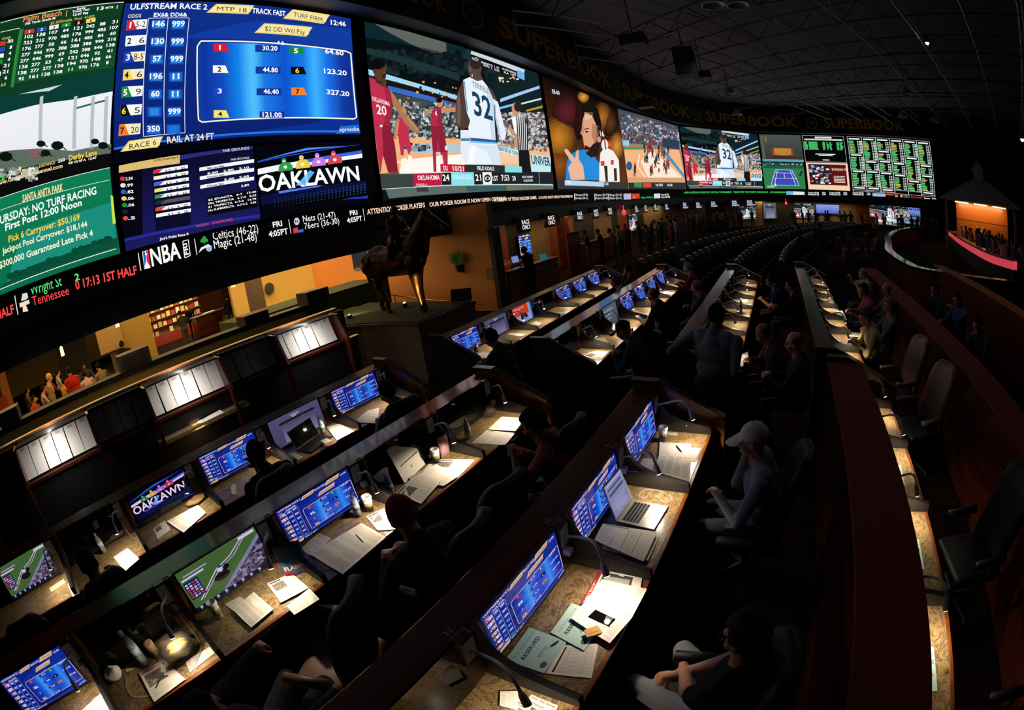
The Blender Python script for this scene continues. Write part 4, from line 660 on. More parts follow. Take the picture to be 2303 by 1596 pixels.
# half wall with a dark rail in front of the dining room
struct('wall_half', MB().bb(-10.75, -10.5, -6, 7.2, 0, 1.28), M_yellow)
struct('trim_4', MB().bb(-10.85, -10.4, -6, 7.2, 1.28, 1.40), M_black)
for k, (l, r, zt, t) in enumerate([((275, 840), (345, 820), 1.75, 'dark square pillar box on the half wall beside the red shirted waiter'), ((553, 730), (606, 710), 1.62, 'dark square pillar box below the grey column'), ((695, 690), (718, 680), 1.72, 'narrow dark pillar box at the turf bed, left one of the pair'), ((722, 690), (745, 680), 1.72, 'narrow dark pillar box at the turf bed, right one of the pair'), ((2, 960), (45, 940), 1.7, 'dark pillar box at the left edge on the half wall')]):
    y0, y1 = at_x(*l, -10.3).y, at_x(*r, -10.3).y; o = tag(MB().bb(-10.85, -10.3, y0, y1, 1.40 if k < 2 or k > 3 else 0, zt).bb(-10.32, -10.28, y0+.1, y1-.1, zt-.32, zt-.05, 1).build('pillar_box', [M_dark, M_black], bevel=.01), t, 'pillar')
# ------------------------------------------------------------------ reading wall: lit and unlit racing sheets
rw = thing('reading_wall', 'long dark standing reading wall with lit white racing sheets and a wooden ledge', 'reading wall', (-6.3, 1.6, 0))
L_ = MB(); L_.bb(-.55, -.02, -3.6, 3.2, 0, 1.16); L_.bb(-.55, -.26, -3.6, 3.2, 1.16, 1.64); L_.build('cabinet', M_black, rw)
MB().bb(-.58, -.46, -3.62, 3.22, 1.64, 1.665).build('top_ledge', M_woodl, rw)
MB().bb(-.05, .06, -3.6, 3.2, 1.16, 1.20).build('sheet_ledge', M_wood, rw)
MB().bb(-.02, .16, -.65, .85, .88, .93).build('worktop', M_gran, rw)
for y in (-2.78, -1.52, -.59, .65, 1.66, 2.88): MB().prism([(-.5, 1.2), (.08, 1.2), (.1, .9), (.14, .6), (.14, .0), (.2, 0), (.2, 1.2), (-.02, 1.64), (-.5, 1.64)][:9], y-.02, y+.02).build('fin', M_wood, rw)
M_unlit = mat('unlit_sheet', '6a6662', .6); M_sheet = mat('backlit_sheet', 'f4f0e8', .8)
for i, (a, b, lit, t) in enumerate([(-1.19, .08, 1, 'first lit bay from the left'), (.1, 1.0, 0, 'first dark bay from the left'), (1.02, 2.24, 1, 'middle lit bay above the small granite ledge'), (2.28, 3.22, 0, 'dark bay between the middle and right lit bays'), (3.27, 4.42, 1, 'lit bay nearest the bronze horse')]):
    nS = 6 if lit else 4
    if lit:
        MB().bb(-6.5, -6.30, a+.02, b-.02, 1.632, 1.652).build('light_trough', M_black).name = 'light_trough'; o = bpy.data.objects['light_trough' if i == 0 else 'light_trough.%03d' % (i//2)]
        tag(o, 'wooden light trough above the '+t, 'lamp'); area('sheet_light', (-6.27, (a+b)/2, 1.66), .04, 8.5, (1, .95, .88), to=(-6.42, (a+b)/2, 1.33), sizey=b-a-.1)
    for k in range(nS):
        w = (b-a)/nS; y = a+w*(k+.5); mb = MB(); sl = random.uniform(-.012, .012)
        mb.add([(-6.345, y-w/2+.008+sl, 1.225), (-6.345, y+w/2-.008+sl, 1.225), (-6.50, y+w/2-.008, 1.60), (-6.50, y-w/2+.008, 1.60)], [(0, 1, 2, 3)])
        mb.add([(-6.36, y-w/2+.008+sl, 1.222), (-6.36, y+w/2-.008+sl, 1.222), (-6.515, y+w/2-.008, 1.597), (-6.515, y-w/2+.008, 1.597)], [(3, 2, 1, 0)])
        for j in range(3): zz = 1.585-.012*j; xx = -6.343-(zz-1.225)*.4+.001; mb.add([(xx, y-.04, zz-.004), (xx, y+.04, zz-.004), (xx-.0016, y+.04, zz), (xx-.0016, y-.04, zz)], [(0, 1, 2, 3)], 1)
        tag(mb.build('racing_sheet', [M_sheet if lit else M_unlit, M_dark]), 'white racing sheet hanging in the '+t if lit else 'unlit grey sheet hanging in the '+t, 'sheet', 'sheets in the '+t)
# loose paper on the small granite ledge
tag(MB().add([(-6.28, 1.62, .94), (-6.15, 1.62, .937), (-6.15, 2.02, .937), (-6.28, 2.02, .96), (-6.28, 1.62, .936), (-6.15, 1.62, .933), (-6.15, 2.02, .933), (-6.28, 2.02, .956)], [(0, 1, 2, 3), (7, 6, 5, 4)]).build('paper', M_paper), 'loose white paper lying on the small granite ledge', 'paper')
# ------------------------------------------------------------------ pedestal, turf, bronze horse and rider
pd = thing('pedestal', 'taupe plaster pedestal with brown coping carrying the bronze horse', 'pedestal', (-7.4, 6.5, 0))
pts = [(-5.75, 5.75), (-5.75, 7.45), (-9.25, 7.6), (-9.25, 4.95), (-8.2, 5.2), (-7.2, 5.6), (-6.4, 5.72)]
loc = [(x+7.4, y-6.5) for x, y in pts]; MB().prism(loc, 0, 1.06, 'z').build('body', M_taupe, pd); MB().prism([(x*1.012, y*1.02) for x, y in loc], 1.06, 1.13, 'z').build('coping', mat('coping_brown', '5a3c28', .5), pd)
tag(MB().prism([(x*.965-7.4, y*.93+6.5) for x, y in loc], 1.1, 1.145, 'z').build('turf', M_grass), 'short green turf on top of the pedestal', 'turf', kind='stuff')
tag(MB().bb(-9.9, -9.3, 4.3, 7.6, .0, 1.05).bb(-13, -11.2, 4.9, 10.2, 0, 1.4).build('turf', M_grass), 'green turf bank behind the pillar boxes', 'turf', kind='stuff')
tag(MB().bb(-.02, .02, -.22, .22, 0, .26, T=Tm((-5.95, 7.28, 1.16), R(-75), 0, R(-12))).build('plaque_board', M_black), 'black board leaning on the turf beside the front hooves', 'board')
for i, (x, y, z, t) in enumerate([(-7.25, 6.95, 1.18, 'glowing round floor spotlight between the hind hooves'), (-8.15, 6.1, 1.15, 'small round light set in the turf left of the horse'), (-5.85, 7.42, 1.2, 'small brass spotlight at the right end of the pedestal')]):
    o = thing('floor_spotlight', t, 'spotlight', (x, y, z-.035)); MB().lathe([(.03, 0), (.06, .02), (.065, .09), (.05, .09)], 14).build('housing', M_bronze, o, True); MB().ball((0, 0, .085), (.035, .028, .042)[i], 12, 8).build('lens', mat('spot_lens', 'ffffff', emit='ffe0a0', es=(2.5, 1.5, .5)[i]), o)

for i, (x, y, d0, t) in enumerate([(1425, 92, 20, 'black box hanging in the roof steel, nearest the letter band'), (1541, 140, 24, 'tall black loudspeaker box hanging in the roof steel'), (1579, 170, 27, 'small black box hanging beyond the tall loudspeaker'), (1452, 232, 30, 'black camera box hanging close to the letter band')]):
    d = ray(x, y); p = d*d0+Vector((0, 0, CZ)); h_ = (.5, 1.5, .4, .6)[i]; o = thing('hanging_box', t, 'loudspeaker', p); MB().bb(-.5, .5, -.4, .4, -h_/2, h_/2).build('box', M_black, o); MB().tube([(0, 0, h_/2), (0, 0, 11.97-p.z)], .03, 5).build('hanger', M_truss, o)
# ------------------------------------------------------------------ betting desks
M_woodm = mat('dark_red_wood', '7a3222', .75, spec=.15); M_glow = mat('orange_brown_wood', 'a85c24', .6, spec=.2)  # farthest right ledge: pavilion light put into the wood colour
M_off = mat('dark_glass', '10100e', .05, spec=.6); M_bez = mat('monitor_bezel', '101012', .35)
HP, HB = 1.115, .785         # top and bottom of the inset screens
# feeds of the small screens
MB_ = Pic(None); MB_.paste(B); Cx = lambda: None
HR = Pic(None, 1.9); HR.rect(0, 0, 1, 1, '4a7a34', 0); HR.poly([(0, 0), (.38, 0), (1, .72), (1, .0)], '30343c', 1); HR.poly([(.28, 0), (.36, 0), (1, .72), (1, .82)], '8a98a8', 2); HR.noise(lambda: (lambda x: (x, random.uniform(.02, max(.05, (x-.35)*1.0))))(random.uniform(.4, .97)), 260, ['20242c', '4a5260', '8a92a2', '6a5a5a', 'b0b8c8', '2c3440'], .045, 3)
HR.line([(.1, .2), (.42, .62), (.62, .72), (.86, .98)], .018, 'e8eef4', 4); HR.line([(.14, .2), (.44, .57), (.66, .68), (.9, .98)], .012, 'dfe6ee', 4); HR.line([(.42, .62), (.5, .4)], .02, 'c8d4e0', 4)
HR.ell(.44, .42, .1, .09, '1c1814', 5); HR.ell(.53, .56, .035, .06, '14120f', 5); HR.line([(.48, .46), (.53, .56)], .05, '1c1814', 5); HR.ell(.45, .57, .035, .045, 'e8ecf2', 6); HR.ell(.46, .64, .02, .025, '30406a', 6)
HR.rect(.02, .3, .2, .72, '1a2438', 5)
for i in range(4):
    for j in range(6): HR.rect(.03+i*.042, .33+j*.062, .06+i*.042, .37+j*.062, ['c8d4f0', 'e8ecf4', 'd04040', '8ab0e8'][random.randrange(4)], 6)
HR.rect(.02, .76, .3, .8, 'e8ecf4', 5); HR.rect(.06, .84, .36, .87, 'b8c4d8', 5); HR.rect(.78, .9, .98, .97, 'e8ecf4', 5); HR.rect(.0, 0, 1, .1, '101624', 4)
for i in range(8): HR.rect(.05+i*.11, .05, .08+i*.11, .09, 'e0e6f4', 6); HR.rect(.05+i*.11, .015, .075+i*.11, .04, '6a86c8', 6)
WB = Pic(None, 1.9); WB.rect(0, 0, 1, 1, '4a5260', 0, 4, 4, '5a6474'); WB.rect(.2, .06, .86, .8, '8a94a4', 1, 2, 3, '3c4452'); WB.rect(.18, .72, .9, .78, '14181e', 2); WB.ttext('FORECAST', .42, .86, .05, 'f0f0f0', 3); WB.ttext('SUPER', .45, .8, .04, 'f0f0f0', 3)
for k in range(9): WB.rect(.26, .64-k*.055, .3+.07*(k % 4), .66-k*.055, '5a6270', 3)
OR = Pic(None, 1.9); OR.rect(0, 0, 1, 1, '9ac8dc', 0); OR.rect(0, .42, .82, 1, 'e04a1c', 1); OR.ttext('RANDALL RACE DAY', .08, .82, .08, 'f8e8d8', 3); OR.ttext('WAGERS ON', .08, .7, .07, 'f8e8d8', 3); OR.ell(.52, .4, .16, .13, '3a3a3c', 3); OR.ell(.42, .3, .08, .1, '202022', 4); OR.ell(.64, .3, .08, .1, '202022', 4); OR.ttext('@RTN', .52, .12, .1, '1a3a6a', 3); OR.rect(.92, 0, 1, 1, '3a8ac8', 2)
GN = Pic(None, 1.9); GN.rect(0, 0, 1, 1, '4a6a62', 0, 3, 3, '5a7c70'); GN.ttext('SUN-TURF RACING', .1, .72, .1, 'c8dcd0', 3); GN.ttext('PICK 6 CARRYOVER', .1, .5, .09, 'c8dcd0', 3); GN.ttext('LATE PICK 4', .2, .3, .08, 'c8dcd0', 3)
CO = Pic(None, 1.9); CO.paste(G_); D2 = Pic(None, 1.9); D2.paste(D)
FEEDN = {'bet': (MB_, 'blue racing odds'), 'horse': (HR, 'horse race'), 'oak': (D2, 'four jockeys title card'), 'web': (WB, 'grey web page'), 'red': (OR, 'orange and pale blue advert'), 'green': (GN, 'dull green text'), 'court': (CO, 'basketball court')}
MCACHE = {}
def monitor(X0, y0, y1, feed, label):
    root = thing('inset_monitor', label, 'monitor', (X0, (y0+y1)/2, HB), 0, 'inset monitors'); w = y1-y0; k = (round(w, 3), feed)
    if k not in MCACHE:
        h = HP-HB; t = lambda y, z, d=0: (.045-.045*z/h+d, y, z); mb = MB(); n = (w/2, h)
        mb.add([t(-w/2, 0), t(w/2, 0), t(w/2, h), t(-w/2, h), t(-w/2, 0, -.02), t(w/2, 0, -.02), t(w/2, h, -.02), t(-w/2, h, -.02)], [(0, 1, 2, 3), (7, 6, 5, 4), (0, 4, 5, 1), (1, 5, 6, 2), (2, 6, 7, 3), (3, 7, 4, 0)])
        me = mb.mesh('glass', M_off if not feed else M_bez); pc = None
        if feed: pc = FEEDN[feed][0].mesh('picture', M_mon, lambda a, b, l: t((a-.5)*(w-.02), .01+b*(h-.02), .003+.0003*l))
        MCACHE[k] = (me, pc)
    for nm, me in zip(('glass', 'picture'), MCACHE[k]):
        if me: o = bpy.data.objects.new(nm, me); C.objects.link(o); o.parent = root
    return root
LDATA = bpy.data.lights.new('desk_lamp', 'SPOT'); LDATA.energy = 8.5; LDATA.color = (1, .86, .66); LDATA.spot_size = R(158); LDATA.spot_blend = .4; LDATA.shadow_soft_size = .014
LAMPS = {}
def desk_lamp(X0, y, label, dy=-.06, dx=.33, z=1.05):
    k = (round(dy, 2), round(dx, 2), round(z, 2)); root = thing('gooseneck_lamp', label, 'desk lamp', (X0+.032, y, 1.035), 0, 'gooseneck desk lamps')
    if k not in LAMPS:
        P0, P3 = Vector((0, 0, 0)), Vector((dx-.03, dy, z-1.035)); P1 = P0+Vector((.16, dy*.1, .03)); P2 = P3+Vector((-.05, -dy*.2, .16)); B3 = lambda t: P0*(1-t)**3+P1*3*t*(1-t)**2+P2*3*t*t*(1-t)+P3*t**3
        pts = [B3(i/14) for i in range(15)]; st = MB().tube(pts, .0085, 8).mesh('stem', M_gooseneck, True); d = (pts[-1]-pts[-3]).normalized()
        hd = MB().tube([pts[-1]-d*.01, pts[-1]+d*.015, pts[-1]+d*.06, pts[-1]+d*.075], [.009, .017, .02, .019], 12).mesh('lamp_head', M_gooseneck, True)
        ln = MB().tube([pts[-1]+d*.0755, pts[-1]+d*.0775], [.0165, .0165], 12).mesh('lens', M_lamp); bs = MB().lathe([(.016, 0), (.016, .012), (.01, .016)], 12, T=Tm((0, 0, 0), 0, 0, R(90))).mesh('collar', M_white, True)
        LAMPS[k] = (st, hd, ln, bs, pts[-1]+d*.082, d)
    st, hd, ln, bs, p, d = LAMPS[k]
    for nm, me in zip(('stem', 'lamp_head', 'lens', 'collar'), (st, hd, ln, bs)): o = bpy.data.objects.new(nm, me); C.objects.link(o); o.parent = root
    l = bpy.data.objects.new('desk_lamp_light', LDATA); C.objects.link(l); l.parent = root; l.location = p; dd = (d*.3+Vector((-.22, -.3, -1))).normalized(); l.rotation_euler = dd.to_track_quat('-Z', 'Y').to_euler()
    return root
DIVP = [(.0, .72), (.0, 1.12), (.03, 1.12), (.06, 1.03), (.1, .97), (.16, .925), (.25, .885), (.36, .86), (.52, .83), (.53, .815), (.53, .72)]
def counter(X0, posts, y0, y1, label, start=True, end=True, nums=None, panels=('wood', 'wood')):
    root = thing('betting_counter', label, 'counter', (X0, (y0+y1)/2, 0), 0, 'betting counters'); c = (y0+y1)/2; a, b = y0-c, y1-c
    MB().bb(-.235, -.012, a, b, 1.075, 1.115).build('ledge', M_ledge, root, bevel=.006); MB().bb(-.225, -.17, a, b, 0, 1.075).build('back_panel', M_wood, root)
    MB().bb(-.012, .5, a, b, .725, .762).build('worktop', M_gran, root); MB().bb(.5, .53, a, b, .722, .764).build('nosing', M_woodl, root, bevel=.006); MB().bb(-.15, -.02, a, b, 0, .72).build('apron', M_black, root)
    for i, p in enumerate(posts):
        y = p-c; ps = MB().bb(-.03, .03, y-.045, y+.05, .762, 1.12).build('post', M_wood, root, bevel=.004); MB().bb(.03, .037, y-.04, y+.04, .965, 1.105).build('outlet_plate', M_white, ps, bevel=.004)
        MB().prism([(x, z) for x, z in DIVP], y+.055, y+.095).build('divider', M_dark, root)
        MB().bb(-.01, .02, y+.097, y+.13, .78, 1.12).build('frame_trim', M_woodl, root); MB().ball((.3, y+.052, .83), .006, 8, 5).build('screw', M_metal, root)
        if nums and nums[i]:
            v, f, w = textpolys(nums[i]); MB().add([(-.05-q[1]*.05, y-.02+q[0]*.05, 1.1165) for q in v], f).build('number', M_dim, ps)
    EP = [(-.24, 0), (-.24, 1.16), (.0, 1.16), (.62, .86), (.64, .82), (.64, 0)]
    for on, yy, s in ((start, a, -1), (end, b, 1)):
        if on:
            e = MB().prism(EP, yy, yy+s*.05).build('end_panel', M_woodl if s > 0 else M_black, root); MB().prism([(x, z) for x, z in ((-.25, 1.16), (0, 1.16), (.63, .86), (.63, .89), (.0, 1.19), (-.25, 1.19))], yy-.02, yy+s*.07).build('cap_rail', M_wood, e)
    return root
def stations(X0, posts, first, feeds, rowname, lampskip=(), endword='end panel'):
    """posts: the post at the right hand end of each station"""
    n = len(posts); prev = first; ORD = ['first', 'second', 'third', 'fourth', 'fifth', 'sixth', 'seventh', 'eighth', 'ninth']
    for i, p in enumerate(posts):
        o = ORD[n-1-i]+' from far '+endword; f = feeds[i]
        if p-prev > .3: monitor(X0, prev+.135, p-.048, f, (('monitor showing '+FEEDN[f][1]) if f else 'switched off dark glass screen')+', '+o+', '+rowname)
        if i not in lampskip: desk_lamp(X0, p, 'white gooseneck lamp, '+o+', '+rowname, dy=-.06-.05*((i*7) % 3), dx=.33+.03*((i*5) % 3-1))
        prev = p
PITCH_ = .915; PS = [-.03+PITCH_*k for k in range(-1, 5)]        # -.945 ... 3.63
X1, X2, X3, X4, X5 = -4.53, -2.84, -1.06, .83, 2.42
counter(X1, PS, -2.9, 3.80, 'betting counter nearest the lit sheet wall, near block', start=False, nums=[None, None, '12', '11', '10', '9']); stations(X1, PS, -1.86, ['horse', None, 'oak', 'bet', 'web', 'bet'], 'row nearest lit sheets')
counter(X2, PS, -2.9, 3.80, 'middle betting counter of the near block', start=False, nums=[None, '12', '11', '10', '9', '8']); stations(X2, PS, -1.86, ['bet', None, 'horse', 'bet', None, None], 'middle near row')
counter(X3, PS[1:], -2.9, 3.80, 'betting counter with glossy brown ledge running below the camera', start=False, nums=['12', '11', '10', '9', None]); stations(X3, PS[1:], -.945, [None, None, 'bet', 'bet', 'bet'], 'glossy row below the camera')
counter(X4, PS[1:]+[4.45], -2.9, 4.75, 'betting counter behind the wide dark red partition', start=False); stations(X4, PS[1:]+[4.45], -.945, [None]*6, 'row behind red partition')
for X, y0, y1, t in ((X4-.12, -2.9, 4.72, 'wide dark red ledge top of the partition at the right of the near block'), (X5, -2.0, 11.8, 'long brown ledge top along the fifth row'), (X5+2.75, 4.6, 13.5, 'orange brown ledge top farthest to the right')):
    tag(MB().bb(X-.14, X+.27, y0, y1, 1.122, 1.142).build('partition_cap', M_woodm if X < 5 else M_glow, bevel=.008), t, 'ledge')
tag(MB().bb(X5-.05, X5+.2, -2, 11.8, 0, 1.12).build('partition', M_wood), 'dark wooden partition under the long brown ledge', 'partition'); tag(MB().bb(X5+2.7, X5+2.95, 4.6, 13.5, 0, 1.12).build('partition', M_wood), 'dark wooden partition under the orange brown ledge', 'partition')
# second block beyond the cross aisle
Q = lambda a, n, p=.862: [a+p*k for k in range(n)]
QA, QB, QC, QD = Q(5.79, 7), Q(5.8, 7), Q(5.85, 7), Q(6.2, 7)
counter(X1+.06, QA, 4.95, 11.3, 'betting counter nearest the pedestal, far block'); stations(X1+.06, QA, 4.95, ['bet', 'web', 'red', None, 'bet', 'bet', 'bet'], 'row nearest pedestal')
counter(X2+.06, QB, 5.0, 11.3, 'second betting counter of the far block'); stations(X2+.06, QB, 5.0, [None, None, 'green', 'bet', 'bet', 'bet', 'bet'], 'second row past aisle')
counter(X3+.06, QC, 5.0, 11.3, 'third betting counter of the far block, with papers under lamps'); stations(X3+.06, QC, 5.0, [None]*7, 'third row past aisle')
X4b = .72
counter(X4b, QD, 5.1, 11.9, 'fourth betting counter of the far block, tall blue screens showing', start=True); stations(X4b, QD, 5.1, ['web', None, None, None, 'web', 'court', 'green'], 'fourth row past aisle')
# ------------------------------------------------------------------ swivel chairs
def chair_proto():
    t = thing('swivel_chair', 'x', 'chair', group='black swivel chairs')
    mb = MB(); mb.box((0, 0, .46), (.5, .52, .1)); o = mb.build('seat', M_leather, t, True, bevel=.04)
    rows = []
    for i in range(9):
        z = .5+.68*i/8; hw = .25-.02*(i/8)**2 if i < 7 else (.235 if i == 7 else .15); x = .22+.05*sin(i/8*pi*.9)*-1+.16*i/8
        rows.append([(x+.06*(abs(k)/3)**2*-1, hw*k/3, z) for k in range(-3, 4)])
    m2 = MB(); m2.grid(rows); b = m2.build('backrest', M_leather, t, True); s = b.modifiers.new('thick', 'SOLIDIFY'); s.thickness = .1; s.offset = 0; v = b.modifiers.new('round', 'SUBSURF'); v.levels = 1; v.render_levels = 1
    for s in (-1, 1):
        a = MB().tube([(-.18, s*.3, .68), (.12, s*.3, .69)], [.035, .04], 10).build('armrest', M_leather, t, True); a.scale = (1, 1, .8); a.location = (0, 0, .135); MB().tube([(.05, s*.29, .66), (.07, s*.27, .45)], .02, 6).build('arm_bracket', M_black, a)
    MB().tube([(0, 0, .42), (0, 0, .1)], .03, 8).build('column', M_black, t)
    mb = MB()
    for k in range(5): an = 2*pi*k/5; mb.tube([(0, 0, .1), (.3*cos(an), .3*sin(an), .05)], [.03, .02], 6); mb.ball((.3*cos(an), .3*sin(an), .03), .03, 8, 5)
    mb.build('base', M_black, t); return t
CH = None
def chair(x, y, rz, label, tanarms=False):
    global CH
    if CH is None: CH = chair_proto(); o = CH
    else: o = dup(CH)
    o['label'] = label; o.location = (x, y, 0); o.rotation_euler = (0, 0, rz)
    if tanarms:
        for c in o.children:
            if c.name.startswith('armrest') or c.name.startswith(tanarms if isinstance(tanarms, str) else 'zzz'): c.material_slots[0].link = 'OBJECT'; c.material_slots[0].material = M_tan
    return o
D = .93
chair(X1+D, -1.35, 0, 'black chair before the horse race screen at the left edge'); chair(X1+D+.05, -.5, .2, 'black chair under the silhouetted person with the phone, row nearest the sheets'); chair(X1+D, 1.3, .1, 'black chair of the man in black holding his phone up'); chair(X1+D, 2.95, -.2, 'black chair of the man in the navy tee')
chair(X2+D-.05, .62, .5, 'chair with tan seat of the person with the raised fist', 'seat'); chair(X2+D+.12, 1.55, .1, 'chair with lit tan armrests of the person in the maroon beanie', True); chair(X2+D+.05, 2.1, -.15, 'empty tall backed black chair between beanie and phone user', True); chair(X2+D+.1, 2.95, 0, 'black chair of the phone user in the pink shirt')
chair(X3+D+.1, 1.15, .1, 'black chair of the person in grey jeans'); chair(X3+D+.1, 2.85, 0, 'black chair of the person in the pale cap')
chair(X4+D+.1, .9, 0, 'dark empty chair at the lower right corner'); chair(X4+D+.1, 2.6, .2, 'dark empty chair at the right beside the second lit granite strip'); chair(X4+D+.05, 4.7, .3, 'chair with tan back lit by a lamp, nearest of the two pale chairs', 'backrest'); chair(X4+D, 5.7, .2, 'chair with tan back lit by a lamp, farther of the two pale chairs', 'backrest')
# ------------------------------------------------------------------ papers, cups, bottles, laptops on the desks
DZ = .7635
ZO = {'7': (1000, 1176), '3': (1000, 780), '2': (500, 780), '6': (500, 1176), '5': (0, 1176), '1': (0, 780), 'r': (1600, 780), 'q': (1600, 1104), 'c': (1000, 380), 'e': (1500, 380)}
def zp(k, x, y):
    s = 3.243 if k in 'rq' else 3.8; return ZO[k][0]+x/s, ZO[k][1]+y/s
def page(kind):
    P = Pic(None, 1); g = '8a8478'; P.rect(0, 0, 1, 1, {'card': 'b9dccd', 'pink': 'f0d8cc', 'cream': 'efdcb8', 'board': 'c89a58'}.get(kind, 'f0e8da'), 0, 2, 2)
    if kind == 'form':
        for x in (.3, .52, .74): P.rect(x, .08, x+.008, .9, '50504c', 1)
        for k in range(12): P.rect(.06, .86-k*.065, .26, .868-k*.065, g, 1); P.rect(.56, .86-k*.065, .7, .866-k*.065, g, 1)
        P.rect(.06, .93, .5, .955, '3a3a38', 1)
    elif kind == 'news':
        P.rect(.06, .9, .5, .95, '3a3836', 1); P.rect(.1, .5, .55, .84, '7a736a', 1); P.noise(lambda: (random.uniform(.11, .5), random.uniform(.51, .8)), 24, ['5a544c', '9a938a', '3c3a38'], .03, 2)
        for k in range(18):
            for x in (.6, .8): P.rect(x, .86-k*.045, x+.16, .868-k*.045, g, 1)
        for k in range(9): P.rect(.08, .44-k*.045, .3, .448-k*.045, g, 1); P.rect(.33, .44-k*.045, .55, .448-k*.045, g, 1)
    elif kind == 'red':
        P.rect(.0, .88, 1, 1, 'e0c4b8', 1); P.text('GAMING', .05, .9, .6, .9, .08, 'b03a30', 2); P.rect(.1, .4, .75, .82, '8a8278', 1); P.noise(lambda: (random.uniform(.1, .7), random.uniform(.4, .78)), 40, ['5a544c', 'a8a098', '4a4644', 'c8c0b4'], .04, 2)
        for k in range(8): P.rect(.1, .34-k*.035, .9, .346-k*.035, g, 1)
    elif kind == 'photo':
        P.rect(.0, .9, 1, 1, 'a83a3a', 1); P.text('DAILY RACING', .05, .92, .7, .92, .05, 'f0e0d8', 2); P.rect(.08, .2, .95, .86, '4a4a48', 1); P.ell(.5, .5, .13, .2, 'b8c83a', 2); P.ell(.3, .55, .1, .14, '7a8a40', 2); P.rect(.65, .25, .85, .8, 'a8a8a0', 2)
    elif kind == 'table':
        P.rect(.1, .06, .15, .94, '3a3a38', 1)
        for k in range(22): P.rect(.2, .93-k*.04, .95, .936-k*.04, g, 1)
        for x in (.3, .5, .75): P.rect(x, .06, x+.004, .94, g, 1)
    elif kind == 'fine':
        for k in range(26):
            for x in (.06, .3, .54, .78): P.rect(x, .94-k*.034, x+.17, .95-k*.034, 'aaa396', 1)
    elif kind == 'card':
        P.text('THE LEVEL CLUB', .1, .8, .9, .8, .06, '8a9a94', 1, False); P.text('RESERVED', .15, .6, .85, .6, .1, '2a3230', 1, True); P.text('KHO N', .35, .32, .65, .32, .07, '2a3230', 1, False); P.ell(.2, .14, .1, .07, '5a6460', 1)
    elif kind == 'pink':
        P.text('ONE FREE DRINK', .06, .7, .94, .7, .16, '7a2a30', 1); P.rect(.1, .3, .6, .36, '5a3a3a', 1); P.rect(.1, .15, .8, .2, '8a6a68', 1)
    elif kind == 'board': P.rect(.2, .3, .8, .36, '8a6430', 1)
    return P
PAGES = {}
def sheet(name, label, cat, k, q, kind='fine', z=DZ, up=0, group='papers on the betting desks', th=.002, curl=.002):
    z = DZ+(z-DZ)*2; curl = 0 if kind in ('card', 'table', 'board') else curl
    """q: four corners in the photograph, reading top-left, top-right, bottom-right, bottom-left; lies on the desk (or stands when up is given)"""
    if kind not in PAGES: PAGES[kind] = page(kind)
    P = [at_z(*zp(k, *c), z) for c in q]; ctr = (P[0]+P[1]+P[2]+P[3])/4; ctr.z = z; sd = random.random()*6
    f = lambda a, b, l: (P[3]*(1-a)+P[2]*a)*(1-b)+(P[0]*(1-a)+P[1]*a)*b-ctr+Vector((0, 0, th+l*.0004+curl*max(0, sin(a*3+sd)*cos(b*2.6+sd*2))))
    root = thing(name, label, cat, ctr, 0, group); G = [[f(i/5, j/5, -.5) for i in range(6)] for j in range(6)]
    mb = MB(); mb.grid(G); mb.grid([[p-Vector((0, 0, th)) for p in r][::-1] for r in G]); n = 6
    for e in (list(range(6)), [i*6+5 for i in range(6)], list(range(35, 29, -1)), [30-i*6 for i in range(6)]):
        F = [G[i//6][i % 6] for i in e]; mb.add(F+[p-Vector((0, 0, th)) for p in F], [(i+7-1, i+1+6, i+1, i) for i in range(5)])
    mb.build('leaf', M_paper, root)
    src = PAGES[kind]; T = Pic(None); T.paste(src)
    o = bpy.data.objects.new('print', T.mesh('print', M_print, f)); C.objects.link(o); o.parent = root; return root
r3, r2, r1 = 'glossy near row', 'middle row', 'row by the lit sheets'
